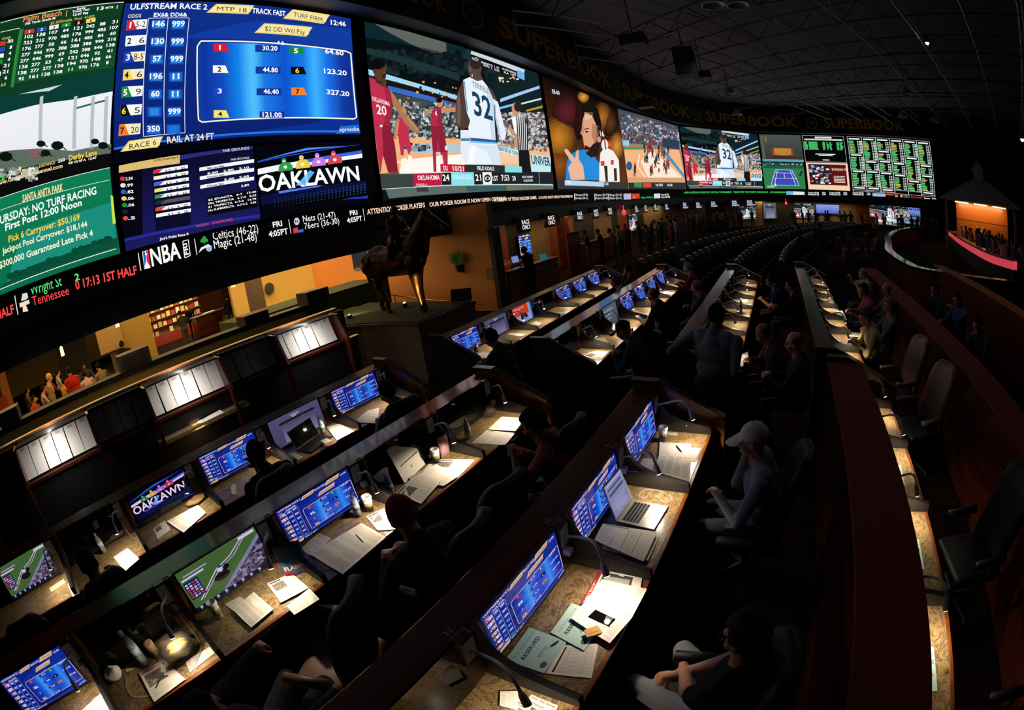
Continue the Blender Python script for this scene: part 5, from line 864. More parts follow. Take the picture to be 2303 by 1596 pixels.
for a in [
 ('reserved_card', 'pale green RESERVED card nearest the lower left of the lit near desk', 'card', '7', [(520, 1165), (720, 888), (1050, 1010), (850, 1285)], 'card', .001),
 ('reserved_card', 'pale green RESERVED card half under the pinkish newspaper', 'card', '7', [(905, 935), (1085, 682), (1400, 800), (1190, 1088)], 'card', .003),
 ('form_sheet', 'printed table sheet below the two green reserved cards', 'paper', '7', [(1010, 1045), (1312, 1030), (1255, 1325), (865, 1285)], 'table', .0),
 ('newspaper', 'newspaper page with green photo under the pinkish pages', 'newspaper', '7', [(1160, 690), (1320, 398), (1690, 465), (1640, 720)], 'photo', .004),
 ('newspaper', 'upper pinkish newspaper page on the near desk', 'newspaper', '7', [(1345, 480), (1730, 563), (1605, 800), (1185, 690)], 'fine', .008),
 ('newspaper', 'lower pinkish newspaper page with a phone lying on it', 'newspaper', '7', [(1185, 690), (1605, 805), (1410, 1028), (1080, 815)], 'fine', .011),
 ('ticket', 'small tan ticket beside the phone on the newspaper', 'ticket', '7', [(1190, 915), (1305, 872), (1350, 935), (1215, 980)], 'board', .014),
 ('voucher', 'pink ONE FREE DRINK voucher at the bottom edge', 'voucher', '7', [(740, 1465), (970, 1560), (930, 1660), (690, 1540)], 'pink', .003),
 ('voucher', 'second ONE FREE DRINK voucher, half under the lamp head', 'voucher', '7', [(640, 1450), (760, 1520), (720, 1620), (600, 1560)], 'pink', 0),
 ('slip', 'white paper slip under the nearest lamp head', 'paper', '7', [(475, 1435), (630, 1435), (625, 1600), (470, 1560)], 'form', .006),
 ('newspaper', 'folded newspaper with black column rules in front of the silver laptop', 'newspaper', '7', [(1350, 5), (1815, 75), (1700, 330), (1280, 145)], 'form', .012),
 ('newspaper', 'thick newspaper stack under the ruled page by the silver laptop', 'newspaper', '7', [(1380, 80), (1838, 90), (1740, 325), (1345, 220)], 'fine', .003),
 ('form_sheet', 'ruled sheet with a black pen near the coffee cup', 'paper', '3', [(1840, 815), (2110, 828), (2095, 935), (1830, 930)], 'form', .004),
 ('newspaper', 'grey newspaper page below the pen sheet, farthest near desk', 'newspaper', '3', [(1830, 930), (2110, 935), (2090, 1150), (1790, 1065)], 'fine', .008),
 ('slip', 'white sheet sticking out to the right of the pen sheet', 'paper', '3', [(2100, 860), (2190, 868), (2140, 980), (2095, 975)], 'fine', 0),
 ('form_sheet', 'ruled sheet to the left of the grey newspaper page', 'paper', '3', [(1700, 950), (1835, 955), (1810, 1070), (1665, 1010)], 'form', 0),
 ('note', 'small white note behind the coffee cup of the near row', 'paper', '3', [(1900, 728), (1992, 735), (1980, 758), (1895, 750)], 'fine', 0),
 ('newspaper', 'wide newspaper with small red photo right of the white folder', 'newspaper', '2', [(1800, 960), (2160, 962), (2010, 1120), (1700, 1080)], 'news', 0),
 ('form_sheet', 'ruled page sliding out below the standing white folder', 'paper', '2', [(1580, 1120), (1830, 1000), (2010, 1110), (1890, 1190)], 'form', .006),
 ('newspaper', 'newspaper with two grey photos in front of the white folder', 'newspaper', '2', [(1480, 1250), (1620, 1120), (1860, 1160), (1700, 1340)], 'news', .01),
 ('form_sheet', 'upper bright sheet before the phone user in pink', 'paper', '3', [(490, 595), (690, 610), (605, 720), (370, 705)], 'cream', .003),
 ('form_sheet', 'lower ruled bright sheet before the phone user in pink', 'paper', '3', [(360, 712), (600, 740), (520, 838), (230, 822)], 'form', 0),
 ('form_sheet', 'large printed sheet in front of the maroon beanie', 'paper', '6', [(740, 262), (1190, 0), (1400, 120), (1030, 437)], 'fine', .006),
 ('form_sheet', 'sheet poking out left of the large sheet by the snack bag', 'paper', '6', [(670, 220), (820, 85), (930, 130), (760, 290)], 'fine', .002),
 ('form_sheet', 'sheet under the large sheet, beside the desk edge', 'paper', '6', [(790, 310), (900, 260), (1000, 370), (880, 402)], 'form', 0),
 ('form_sheet', 'speckled sheet half hidden by the maroon beanie', 'paper', '2', [(1230, 1450), (1420, 1360), (1480, 1560), (1330, 1570)], 'news', .002),
 ('newspaper', 'folded newsprint stack in front of the large horse race monitor', 'newspaper', '6', [(90, 740), (270, 588), (438, 735), (250, 895)], 'fine', .008),
 ('slip', 'white sheet behind the folded newsprint stack', 'paper', '6', [(20, 692), (150, 627), (230, 680), (95, 750)], 'fine', 0),
 ('newspaper', 'brochure with dark photo block beside the snack bag', 'newspaper', '6', [(385, 520), (590, 425), (742, 555), (500, 680)], 'news', .006),
 ('form_sheet', 'white sheet hanging over the desk edge below the brochure', 'paper', '6', [(550, 708), (745, 558), (832, 650), (615, 785)], 'fine', .003),
 ('newspaper', 'newspaper with red masthead and a pen on it', 'newspaper', '5', [(1190, 1285), (1400, 1160), (1585, 1335), (1320, 1530)], 'red', .004),
 ('slip', 'white sheet under the plastic bag at the post', 'paper', '5', [(1585, 1180), (1790, 1060), (1835, 1110), (1625, 1275)], 'fine', 0),
 ('slip', 'small white slip left of the tall bottle base', 'paper', '5', [(1070, 1225), (1180, 1155), (1225, 1210), (1082, 1275)], 'cream', 0),
 ('form_sheet', 'white sheet at the bottom edge before the lowest monitor', 'paper', '5', [(700, 1600), (860, 1455), (1000, 1620), (850, 1720)], 'fine', 0),
 ('form_sheet', 'white sheet in front of the four jockeys monitor', 'paper', '1', [(1425, 1490), (1690, 1350), (1762, 1415), (1570, 1590)], 'fine', .004),
 ('newspaper', 'folded newsprint left of the sheet by the jockeys monitor', 'newspaper', '1', [(1310, 1550), (1410, 1485), (1460, 1560), (1350, 1640)], 'news', 0),
 ('form_sheet', 'sheet with a pencil cross beside the held phone', 'paper', '5', [(970, 290), (1090, 215), (1195, 305), (1070, 415)], 'form', .003),
 ('note', 'white note before the leftmost horse race monitor', 'paper', '5', [(580, 520), (640, 490), (682, 600), (620, 632)], 'fine', 0),
 ('slip', 'pale envelope left of the white note at the left edge', 'paper', '5', [(420, 555), (545, 475), (560, 510), (440, 590)], 'cream', 0),
 ('note', 'small note beside the elbow of the man in black', 'paper', '2', [(75, 1190), (110, 1165), (125, 1255), (80, 1265)], 'cream', 0),
 ('magazine', 'bright open magazine right of the black laptop', 'magazine', '2', [(890, 685), (1000, 655), (1130, 720), (980, 800)], 'fine', .006),
 ('note', 'small slip on the black laptop palm rest side', 'paper', '2', [(840, 800), (890, 780), (935, 800), (880, 828)], 'fine', .022),
 ('newspaper', 'newspaper pages fanned left of the black laptop', 'newspaper', '2', [(480, 860), (560, 880), (690, 940), (650, 965)], 'news', .004),
 ('form_sheet', 'white sheet before the man in the navy tee', 'paper', '2', [(1125, 640), (1240, 545), (1340, 520), (1325, 655)], 'fine', .003),
 ('reserved_card', 'pale card on the farthest lit granite strip, right side', 'card', 'r', [(1325, 870), (1380, 862), (1412, 1005), (1362, 1015)], 'card', 0),
 ('reserved_card', 'pale card on the middle lit granite strip, right side', 'card', 'q', [(1456, 355), (1512, 355), (1553, 575), (1497, 575)], 'card', 0),
 ('reserved_card', 'pale card on the nearest lit granite strip, lower right', 'card', 'q', [(1566, 1140), (1618, 1135), (1647, 1458), (1587, 1462)], 'card', 0),
 ('form_sheet', 'white sheet under the hand of the person in green', 'paper', 'c', [(250, 1590), (330, 1560), (400, 1580), (330, 1650)], 'fine', 0),
 ('newspaper', 'long pale sheet before the orange advert monitor', 'newspaper', 'c', [(690, 1345), (780, 1300), (830, 1320), (740, 1375)], 'fine', 0),
 ('form_sheet', 'white slip left of the empty grey chair back, far block', 'paper', 'c', [(535, 1415), (560, 1400), (690, 1410), (660, 1428)], 'fine', 0),
 ('form_sheet', 'bright sheet below the second grey switched off screen, far block', 'paper', 'c', [(870, 1245), (900, 1218), (1020, 1222), (1000, 1242)], 'fine', 0),
 ('form_sheet', 'sheet under the arms of the man in the black cap', 'paper', 'c', [(1220, 1450), (1370, 1440), (1400, 1490), (1290, 1500)], 'fine', 0),
 ('newspaper', 'newspaper at the near end of the second far row', 'newspaper', 'c', [(1160, 1590), (1290, 1555), (1400, 1560), (1330, 1640)], 'news', 0),
 ('form_sheet', 'sheet before the man with a hand on his face', 'paper', 'c', [(1545, 1215), (1620, 1200), (1700, 1235), (1650, 1255)], 'fine', 0),
 ('form_sheet', 'pinkish sheet before the man in red', 'paper', 'c', [(1830, 1040), (1900, 1045), (1970, 1060), (1910, 1090)], 'pink', 0),
 ('form_sheet', 'bright triangular lit sheet at the near end of the third far row', 'paper', 'e', [(530, 1630), (690, 1560), (700, 1640), (640, 1690)], 'fine', 0),
 ('form_sheet', 'white round edged sheet under the lamps, third far row', 'paper', 'e', [(575, 1120), (690, 1105), (690, 1140), (590, 1140)], 'fine', 0),
 ('form_sheet', 'sheet lit under a lamp beside the boot sole, fourth far row', 'paper', 'e', [(1440, 1215), (1500, 1210), (1540, 1290), (1470, 1270)], 'fine', 0),
 ('form_sheet', 'lowest lit sheet of the fourth far row', 'paper', 'e', [(1540, 1390), (1650, 1400), (1690, 1440), (1560, 1430)], 'fine', 0),
]: sheet(*a[:6], z=DZ+a[6])
M_cup = mat('cup_paper', 'ece4d4', .5); M_slv = mat('cup_sleeve', '9a8a5a', .8); M_lid = mat('cup_lid', 'f2efe8', .35)
M_clear = mat('clear_plastic', 'dfe8ea', .12, trans=.65, ior=1.12); M_lab = mat('bottle_label', 'a8b4c0', .5); M_cap = mat('bottle_cap', 'f0f0f0', .4)
CUP = BOT = None
def cup(k, x, y, label, s=1):
    global CUP
    p = at_z(*zp(k, x, y), DZ)
    if CUP is None:
        t = thing('coffee_cup', 'x', 'cup', group='paper coffee cups'); MB().lathe([(.028, 0), (.041, .118)], 20).build('cup', M_cup, t, True)
        MB().lathe([(.0325, .03), (.0395, .085), (.040, .085), (.0330, .03)], 20).build('sleeve', M_slv, t, True); MB().lathe([(.043, .115), (.044, .122), (.041, .126), (.039, .138), (.034, .138), (.033, .134)], 20).build('lid', M_lid, t, True); CUP = t
    else: t = dup(CUP)
    t['label'] = label; t.location = p; t.scale = (s, s, s)
cup('6', 0, 740, 'white lidded coffee cup in front of the large horse race monitor') if 0 else cup('5', 1880, 800, 'white lidded coffee cup in front of the large horse race monitor')
cup('2', 1265, 1395, 'white lidded coffee cup left of the maroon beanie'); cup('2', 1835, 985, 'white lidded coffee cup beside the standing white folder'); cup('3', 1866, 800, 'white lidded coffee cup mirrored in the farthest near monitor'); cup('c', 272, 1560, 'small coffee cup of the person in green')
t = thing('paper_cup', 'beige folded top paper cup between tall bottle and plastic bag', 'cup', at_z(*zp('5', 1350, 1135), DZ)); MB().lathe([(.03, 0), (.04, .12), (.038, .13), (.02, .125)], 16).build('cup', mat('beige_paper', 'c8ac84', .7), t, True)
def bottle(k, x, y, label, s=1, tilt=0):
    global BOT
    p = at_z(*zp(k, x, y), DZ)
    if BOT is None:
        t = thing('water_bottle', 'x', 'bottle', group='clear water bottles'); MB().lathe([(.02, 0), (.031, .006), (.032, .06), (.029, .085), (.032, .11), (.031, .14), (.022, .17), (.012, .188), (.012, .196)], 18).build('bottle', M_clear, t, True)
        MB().lathe([(.0325, .07), (.0325, .118), (.0328, .118), (.0328, .07)], 18).build('label', M_lab, t, True); MB().lathe([(.0145, .192), (.0145, .212), (.012, .214)], 14).build('cap', M_cap, t, True); BOT = t
    else: t = dup(BOT)
    t['label'] = label; t.location = p; t.scale = (s, s, s)
bottle('5', 1235, 1195, 'tall clear water bottle leaning beside the beige paper cup', 1.35); bottle('5', 895, 250, 'clear bottle with yellowish drink before the dark screen, row by the lit sheets'); bottle('5', 680, 300, 'clear water bottle left of the silhouetted person with the phone'); bottle('2', 870, 745, 'clear water bottle right of the black laptop')
bottle('2', 1165, 1440, 'clear water bottle at the right end of the blue monitor by the beanie'); bottle('2', 1450, 1270, 'clear water bottle left of the white folder'); bottle('3', 205, 780, 'clear water bottle beside the red candy bag'); bottle('c', 1445, 1415, 'clear bottle before the man in the black cap'); bottle('e', 632, 1215, 'upright water bottle on the third far row'); bottle('c', 1522, 1215, 'clear bottle right of the dull green monitor')
def laptop(k, base, top, label, body, scr, pic=None):
    """base: left front, right front, right back (hinge), left back corners in the photograph; top: screen top left, right at known height"""
    B4 = [at_z(*zp(k, *c), DZ) for c in base]; hl, hr = B4[3], B4[2]; w = (hr-hl).length; x = (hr-hl).normalized(); y = (B4[0]-hl); y = (y-x*y.dot(x)); d = y.length; y.normalize()
    root = thing('laptop', label, 'laptop', (hl+hr)/2); T = Matrix(((x.x, y.x, 0, 0), (x.y, y.y, 0, 0), (0, 0, 1, 0), (0, 0, 0, 1)))
    mb = MB(); mb.bb(-w/2, w/2, 0, d, 0, .014, T=T); b = mb.build('base', body, root, bevel=.003); kb = MB()
    for r in range(5):
        for c in range(13): kb.bb(-w*.4+c*w*.8/13, -w*.4+(c+.8)*w*.8/13, d*.12+r*d*.09, d*.12+(r+.8)*d*.09, .0138, .0165, T=T)
    kb.build('keyboard', M_black, b); MB().bb(-w*.13, w*.13, d*.66, d*.92, .0139, .0146, T=T).build('touchpad', M_metal if body != M_black else M_dark, b)
    h = d*.98; a = R(20); U = Vector((0, -sin(a), cos(a))); F = lambda u, v, o: T @ Vector((u, U.y*v+o*cos(a), .016+U.z*v+o*sin(a)))
    mb = MB(); vs = [F(u, v, o) for o in (-.008, 0) for u, v in ((-w/2, 0), (w/2, 0), (w/2, h), (-w/2, h))]; mb.add(vs, [(3, 2, 1, 0), (4, 5, 6, 7), (0, 1, 5, 4), (1, 2, 6, 5), (2, 3, 7, 6), (3, 0, 4, 7)]); L = mb.build('lid', body, root, bevel=.002)
    if pic: o = bpy.data.objects.new('screen', pic.mesh('screen', M_mon, lambda p, q, l: F((p-.5)*(w-.02), .012+q*(h-.024), .0015+.0003*l))); C.objects.link(o); o.parent = L
    else: MB().add([F(u, v, .0012) for u, v in ((-w/2+.01, .012), (w/2-.01, .012), (w/2-.01, h-.012), (-w/2+.01, h-.012))], [(0, 1, 2, 3)]).build('screen', M_off, L)
LW = Pic(None, 1.6); LW.rect(0, 0, 1, 1, '8aa0b0', 0, 3, 3, '9ab0bc'); LW.rect(.08, .62, .9, .7, '4a6478', 1); LW.rect(.08, .78, .86, .86, '5a7488', 1); LW.rect(.06, .92, .96, .97, 'c8d4da', 1); LW.rect(.2, .1, .8, .5, '9cb2be', 1)
laptop('3', [(1780, 1590), (1880, 1352), (1605, 1310), (1465, 1500)], None, 'open silver laptop with blue page on the second near desk', mat('laptop_silver', 'b8b4ac', .35, .6), None, LW)
laptop('2', [(750, 915), (935, 795), (830, 755), (640, 890)], None, 'open black laptop before the grey web page monitor', M_black, None)
# white folder standing open, snack bag, candy bags, plastic bag with bananas, phones, pens, chargers
p0, p1 = at_z(*zp('2', 1560, 1165), DZ), at_z(*zp('2', 1735, 1000), DZ); fd = thing('standing_folder', 'white folder standing open with a black strip across', 'folder', (p0+p1)/2); q = (p1-p0)/2
fu = Vector((-.12, 0, .29)); mb = MB(); mb.add([-q, q, q+fu, -q+fu]+[v+Vector((-.012, 0, -.002)) for v in (-q, q, q+fu, -q+fu)], [(0, 1, 2, 3), (7, 6, 5, 4), (0, 4, 5, 1), (1, 5, 6, 2), (2, 6, 7, 3), (3, 7, 4, 0)]); mb.build('cover', M_paper, fd)
st = lambda a, b, z0, z1, o=.0015: [(-q*(1-2*a)+fu*z0+Vector((o, 0, 0))), (-q*(1-2*b)+fu*z0+Vector((o, 0, 0))), (-q*(1-2*b)+fu*z1+Vector((o, 0, 0))), (-q*(1-2*a)+fu*z1+Vector((o, 0, 0)))]
MB().add(st(.15, .95, .42, .45), [(0, 1, 2, 3)]).add(st(.5, .53, .2, .28), [(0, 1, 2, 3)]).build('strip', M_black, fd)
def pouch(label, p, w, h, d, rz, m, txt=None, tc=None, name='snack_bag', lean=0):
    root = thing(name, label, 'bag', p, rz); rows = []
    for i in range(9):
        z = h*i/8; b = d*sin(pi*min(1, max(0, .08+.84*i/8)))**.7; rows.append([(b*.5*sin(2*pi*k/16)+lean*z, w/2*cos(2*pi*k/16)*(1+.04*sin(i*2.1+k)), z+.006*sin(k*2.3+i)) for k in range(17)])
    b = MB().grid(rows).build('pouch', m, root, True)
    if txt:
        v, f, ww = textpolys(txt); MB().add([(d*.56-abs(q[0]/ww-.5)*d*.35+lean*h*.35, (q[0]/ww-.5)*w*.8, h*.28+q[1]*h*.2) for q in v], f).build('lettering', tc, root)
    return root
M_snk = tex(mat('snack_foil', '2a4a78', .3, .3), 'NOISE', 9, [(.35, '24446e'), (.5, '3a6a9a'), (.58, 'a83848'), (.7, '8a2a3a')], 2); M_red = mat('red_wrap', 'b03028', .4); M_pinkw = tex(mat('candy_wrap', 'd06a80', .3, trans=.3), 'NOISE', 14, [(.3, 'c83a50'), (.5, 'e8b0b8'), (.7, 'c8a850')], 2)
pouch('blue and red snack pouch standing beside the large printed sheet', at_z(*zp('6', 655, 430), DZ), .2, .24, .07, R(-25), M_snk, 'FLAMIN', mat('snack_letters', 'f0c8a0', .5), lean=-.1)
pouch('red and white candy bag lying behind the water bottle, phone user station', at_z(*zp('2', 1960, 740), DZ), .2, .12, .08, R(20), M_red, name='candy_bag'); pouch('tall pink and yellow candy bag right of the coffee cup', at_z(*zp('2', 1910, 930), DZ), .12, .2, .07, 0, M_pinkw, name='candy_bag')
M_film = mat('plastic_film', 'a89c84', .2, trans=.7, ior=1.05, alpha=.45); M_ban = mat('banana', 'd8a828', .5)
def lump(label, p, sx, sy, sz, m, name, cat, seed=1):
    root = thing(name, label, cat, p); vs = MB().ball((0, 0, sz*.9), (sx, sy, sz), 20, 13); vs.v = [tuple(Vector(v)*(1+.32*noise.noise(Vector(v)*22+Vector((seed, 0, 0))))) for v in vs.v]; vs.v = [(a, b, max(c, .001)) for a, b, c in vs.v]; vs.build('film', m, root, True); return root
pb = lump('crumpled clear plastic bag of bananas beneath the lamp on the middle row', at_z(*zp('5', 1560, 1140), DZ), .11, .16, .085, M_film, 'plastic_bag', 'bag')
bp = pb.location; ban = lambda a: [(.07*cos(t+a)*.6, .1*sin(t), .05+.05*cos(t)) for t in [x*.25-1 for x in range(9)]]
for i in range(2): o = tag(MB().tube([Vector(v)+bp+Vector((-.02+.05*i, .02, .03)) for v in ban(.3*i)], [.006, .014, .018, .019, .019, .018, .017, .012, .005], 8).build('banana', M_ban, None, True), 'yellow banana inside the plastic bag, '+('left one' if i == 0 else 'right one'), 'banana')
lump('crumpled paper tissue at the left divider of the banana desk', at_z(*zp('5', 1000, 1330), DZ), .05, .075, .05, M_paper, 'tissue', 'tissue', 4); lump('crumpled clear bag with a yellow flower near the wood end panel', at_z(*zp('3', 390, 590), DZ), .06, .08, .06, M_film, 'plastic_bag', 'bag', 7)
pf = at_z(*zp('3', 425, 560), DZ); fl = thing('yellow_flower', 'pale yellow flower standing in the clear bag by the end panel', 'flower', pf); MB().tube([(0, 0, 0), (0, 0, .1)], .004, 6).build('stem', M_green, fl)
for i in range(5): MB().ball((.018*cos(i*1.26), .018*sin(i*1.26), .12), (.018, .018, .026), 8, 6).build('petal', mat('petal', 'd8d070', .6), fl)
lump('crumpled brown paper bag beside the four jockeys monitor', at_z(*zp('1', 1690, 1330), DZ), .06, .12, .035, mat('brown_bag', '9a7a4a', .8), 'paper_bag', 'bag', 9)
def phone(p, rz, label, on=False, rx=0):
    root = thing('smartphone', label, 'phone', p, rz); MB().bb(-.036, .036, -.074, .074, 0, .009).build('body', M_blackg, root, bevel=.004)
    MB().bb(-.032, .032, -.062, .064, .0088, .0096).build('screen', mat('phone_screen', '08080a', .04, emit='a8b8c8' if on else None, es=.5), root); root.rotation_euler = (rx, 0, rz); return root
a, b = at_z(*zp('7', 1250, 790), DZ), at_z(*zp('7', 1450, 885), DZ); phone((a+b)/2+Vector((0, 0, .016)), atan2((b-a).y, (b-a).x)-pi/2, 'black phone lying on the pinkish newspaper, reflecting the lamp')
def pen(k, x0, y0, x1, y1, label, z=DZ+.012, m=None):
    a, b = at_z(*zp(k, x0, y0), z), at_z(*zp(k, x1, y1), z); d = (b-a); tag(MB().tube([a, a+d*.06, a+d*.9, b], [.001, .0045, .0045, .003], 8).build('pen', m or M_black), label, 'pen')
pen('3', 1978, 840, 2025, 895, 'black pen on the ruled sheet by the coffee cup', DZ+.016); pen('6', 1140, 95, 1205, 165, 'black pen on the large printed sheet by the beanie', DZ+.014); pen('5', 1325, 1415, 1400, 1280, 'black pen across the newspaper with red masthead', DZ+.014); pen('7', 905, 1050, 975, 1005, 'black pen between the two reserved cards', DZ+.01); pen('5', 1540, 1090, 1660, 1050, 'dark stick lying on the plastic bag desk', DZ+.05)
for i, (k, x, y, X, t) in enumerate([('7', 1062, 240, X3, 'white charger plugged into the post beside the nearest blue monitor'), ('2', 1210, 1170, X2, 'white charger plugged into the post above the coffee cup'), ('5', 1500, 715, X2, 'white charger plugged above the plastic bag'), ('5', 705, 1220, X2, 'white charger plugged beside the lowest monitor'), ('3', 1540, 1050, X3, 'white charger plugged beside the silver laptop')]):
    p = at_x(*zp(k, x, y), X+.06); tag(MB().bb(-.03, .02, -.022, .022, -.022, .022).build('charger', M_white, bevel=.006, loc=p), t, 'charger')
def cord(pts, label, m=M_cable, r=.0022): tag(MB().tube(catmull([tuple(p) for p in pts], 5), r, 6).build('cord', m, None, True), label, 'cord')
F3 = lambda k, L, z=DZ+.004: [at_z(*zp(k, x, y), z) for x, y in L]
cord([at_x(*zp('3', 1560, 1060), X3+.07)]+[at_x(*zp('3', 1680, 1080), X3+.16)]+F3('3', [(1760, 1190), (1720, 1285), (1665, 1262), (1720, 1218), (1850, 1235), (1940, 1290), (1890, 1328), (1800, 1270)]), 'thin white charging cord looped on the granite by the silver laptop')
cord([at_x(*zp('2', 1230, 1180), X2+.07), at_x(*zp('2', 1330, 1240), X2+.16)]+F3('2', [(1400, 1300), (1430, 1340)]), 'thin white cord falling from the charger above the coffee cup')
cord([at_x(*zp('5', 1510, 740), X2+.07), at_x(*zp('5', 1560, 820), X2+.14)]+F3('5', [(1700, 1000), (1715, 1100), (1640, 1240), (1520, 1220)]), 'thin cord running round the plastic bag to its desk edge'); cord([at_x(*zp('5', 710, 1240), X2+.07), at_x(*zp('5', 790, 1310), X2+.13)]+F3('5', [(860, 1390), (880, 1440)]), 'thin white cord beside the lowest monitor')
cord(F3('5', [(1085, 1300), (1080, 1400), (1130, 1475), (1220, 1485), (1320, 1465)]), 'pale cord curling left of the newspaper with red masthead'); cord(F3('7', [(1440, 890), (1480, 930), (1500, 960)]), 'black cord of the phone on the pinkish newspaper', M_black)
for k, y in ((0, 1.0), (1, -.6)): pass
cord([(X1+.05, -.03, .98), (X1+.1, -.05, .85), (X1+.16, -.02, .77), (X1+.25, .05, .768), (X1+.3, .0, .768)], 'white cord hanging from the post between the dark screen and jockeys monitor'); cord([(X1+.05, 1.8, .9), (X1+.12, 1.85, .84), (X1+.2, 1.95, .8), (X1+.3, 2.0, .77)], 'white cord looping left of the black laptop')
# ------------------------------------------------------------------ people and the bronze group: limbs laid out as joints, fused into one skin
import numpy as np
class Body:
    def __init__(s): s.mb = MB(); s.caps = []; s.tags = []
    def cap(s, a, b, ra, rb, tag):
        a, b = Vector(a), Vector(b); n = 12
        if (b-a).length > 1e-4: s.mb.tube([a, b], [ra, rb], n)
        s.mb.ball(a, ra, n, 8); s.mb.ball(b, rb, n, 8); s.caps.append((*a, *b, ra, rb)); s.tags.append(tag)
    def ell(s, c, r, tag, T=None):
        s.mb.ball(c, r, 16, 11, 0, T); p = T @ Vector(c) if T else Vector(c); m = min(r); s.caps.append((*p, *p, sum(r)/3, sum(r)/3)); s.tags.append(tag)
    def chain(s, pts, rs, tag):
        for i in range(len(pts)-1): s.cap(pts[i], pts[i+1], rs[i], rs[i+1], tag)
    def skin(s, name, vox, tags, mats, smooth=2):
        o = bpy.data.objects.new('tmp', s.mb.mesh('tmp', [])); C.objects.link(o)
        m = o.modifiers.new('r', 'REMESH'); m.mode = 'VOXEL'; m.voxel_size = vox; m.use_smooth_shade = True
        if smooth: k = o.modifiers.new('s', 'SMOOTH'); k.factor = .5; k.iterations = smooth
        bpy.context.view_layer.update(); me = bpy.data.meshes.new_from_object(o.evaluated_get(bpy.context.evaluated_depsgraph_get())); me.name = name
        old = o.data; bpy.data.objects.remove(o); bpy.data.meshes.remove(old); me.materials.clear()
        for q in mats: me.materials.append(q)
        if len(mats) > 1:
            n = len(me.polygons); co = np.empty(n*3, np.float32); me.polygons.foreach_get('center', co); co = co.reshape(-1, 3); best = np.full(n, 9e9, np.float32); idx = np.zeros(n, np.int32)
            for c, t in zip(s.caps, s.tags):
                a, b = np.array(c[:3]), np.array(c[3:6]); e = b-a; L = e @ e; tt = np.clip(((co-a) @ e)/L, 0, 1) if L > 1e-9 else np.zeros(n); d = np.linalg.norm(co-a-tt[:, None]*e, axis=1)-(c[6]+(c[7]-c[6])*tt)
                k = d < best; best[k] = d[k]; idx[k] = tags.index(t)
            me.polygons.foreach_set('material_index', idx)
        return me
MC = {}
def cm(col, rough=.8):
    if (col, rough) not in MC: MC[(col, rough)] = mat('cloth_'+col, col, rough, spec=.15)
    return MC[(col, rough)]
def sk(col):
    if col not in MC: MC[col] = mat('skin_'+col, col, .55, spec=.3)
    return MC[col]
TAGS = ['skin', 'shirt', 'trousers', 'shoes', 'eye', 'lip']
M_eye = mat('eye', '0c0a0a', .2)
def ik(a, b, l1, l2, hint):
    a, b = Vector(a), Vector(b); d = b-a; L = min(d.length, (l1+l2)*.995); d = d.normalized(); b = a+d*L; x = (l1*l1-l2*l2+L*L)/(2*L); h = sqrt(max(0, l1*l1-x*x)); n = Vector(hint); n = (n-d*n.dot(d)).normalized(); return a+d*x+n*h, b
def hand(B, w, fwd, down, side, curl=.6, s=1):
    """w wrist, fwd along the forearm, down = palm normal, side=+1 thumb towards `lat`"""
    f = Vector(fwd).normalized(); d = (Vector(down)-f*Vector(down).dot(f)).normalized(); lat = f.cross(d)*side; w = Vector(w); p = w+f*.085*s
    B.cap(w+f*.01, w+f*.045*s, .026*s, .031*s, 'skin')
    for i in range(4): B.cap(w+f*.03*s+lat*(.024-.016*i)*s, p+lat*(.028-.0185*i)*s, .014*s, .0125*s, 'skin')
    for i, l in enumerate((.072, .08, .074, .058)):
        k = p+lat*(.028-.0185*i)*s; c1 = curl*(.75+.12*i); a = (f*cos(c1)+d*sin(c1)); m = k+a*l*.5*s; a2 = f*cos(c1*2.1)+d*sin(c1*2.1); B.cap(k, m, .0105*s, .0098*s, 'skin'); B.cap(m, m+a2*l*.5*s, .0098*s, .0082*s, 'skin')
    t0 = w+f*.03*s+lat*.026*s; t1 = t0+(f*.55+lat*.75+d*.35).normalized()*.042*s; B.cap(t0, t1, .0145*s, .0115*s, 'skin'); B.cap(t1, t1+(f*.85+lat*.15+d*.4).normalized()*.032*s, .0115*s, .009*s, 'skin')
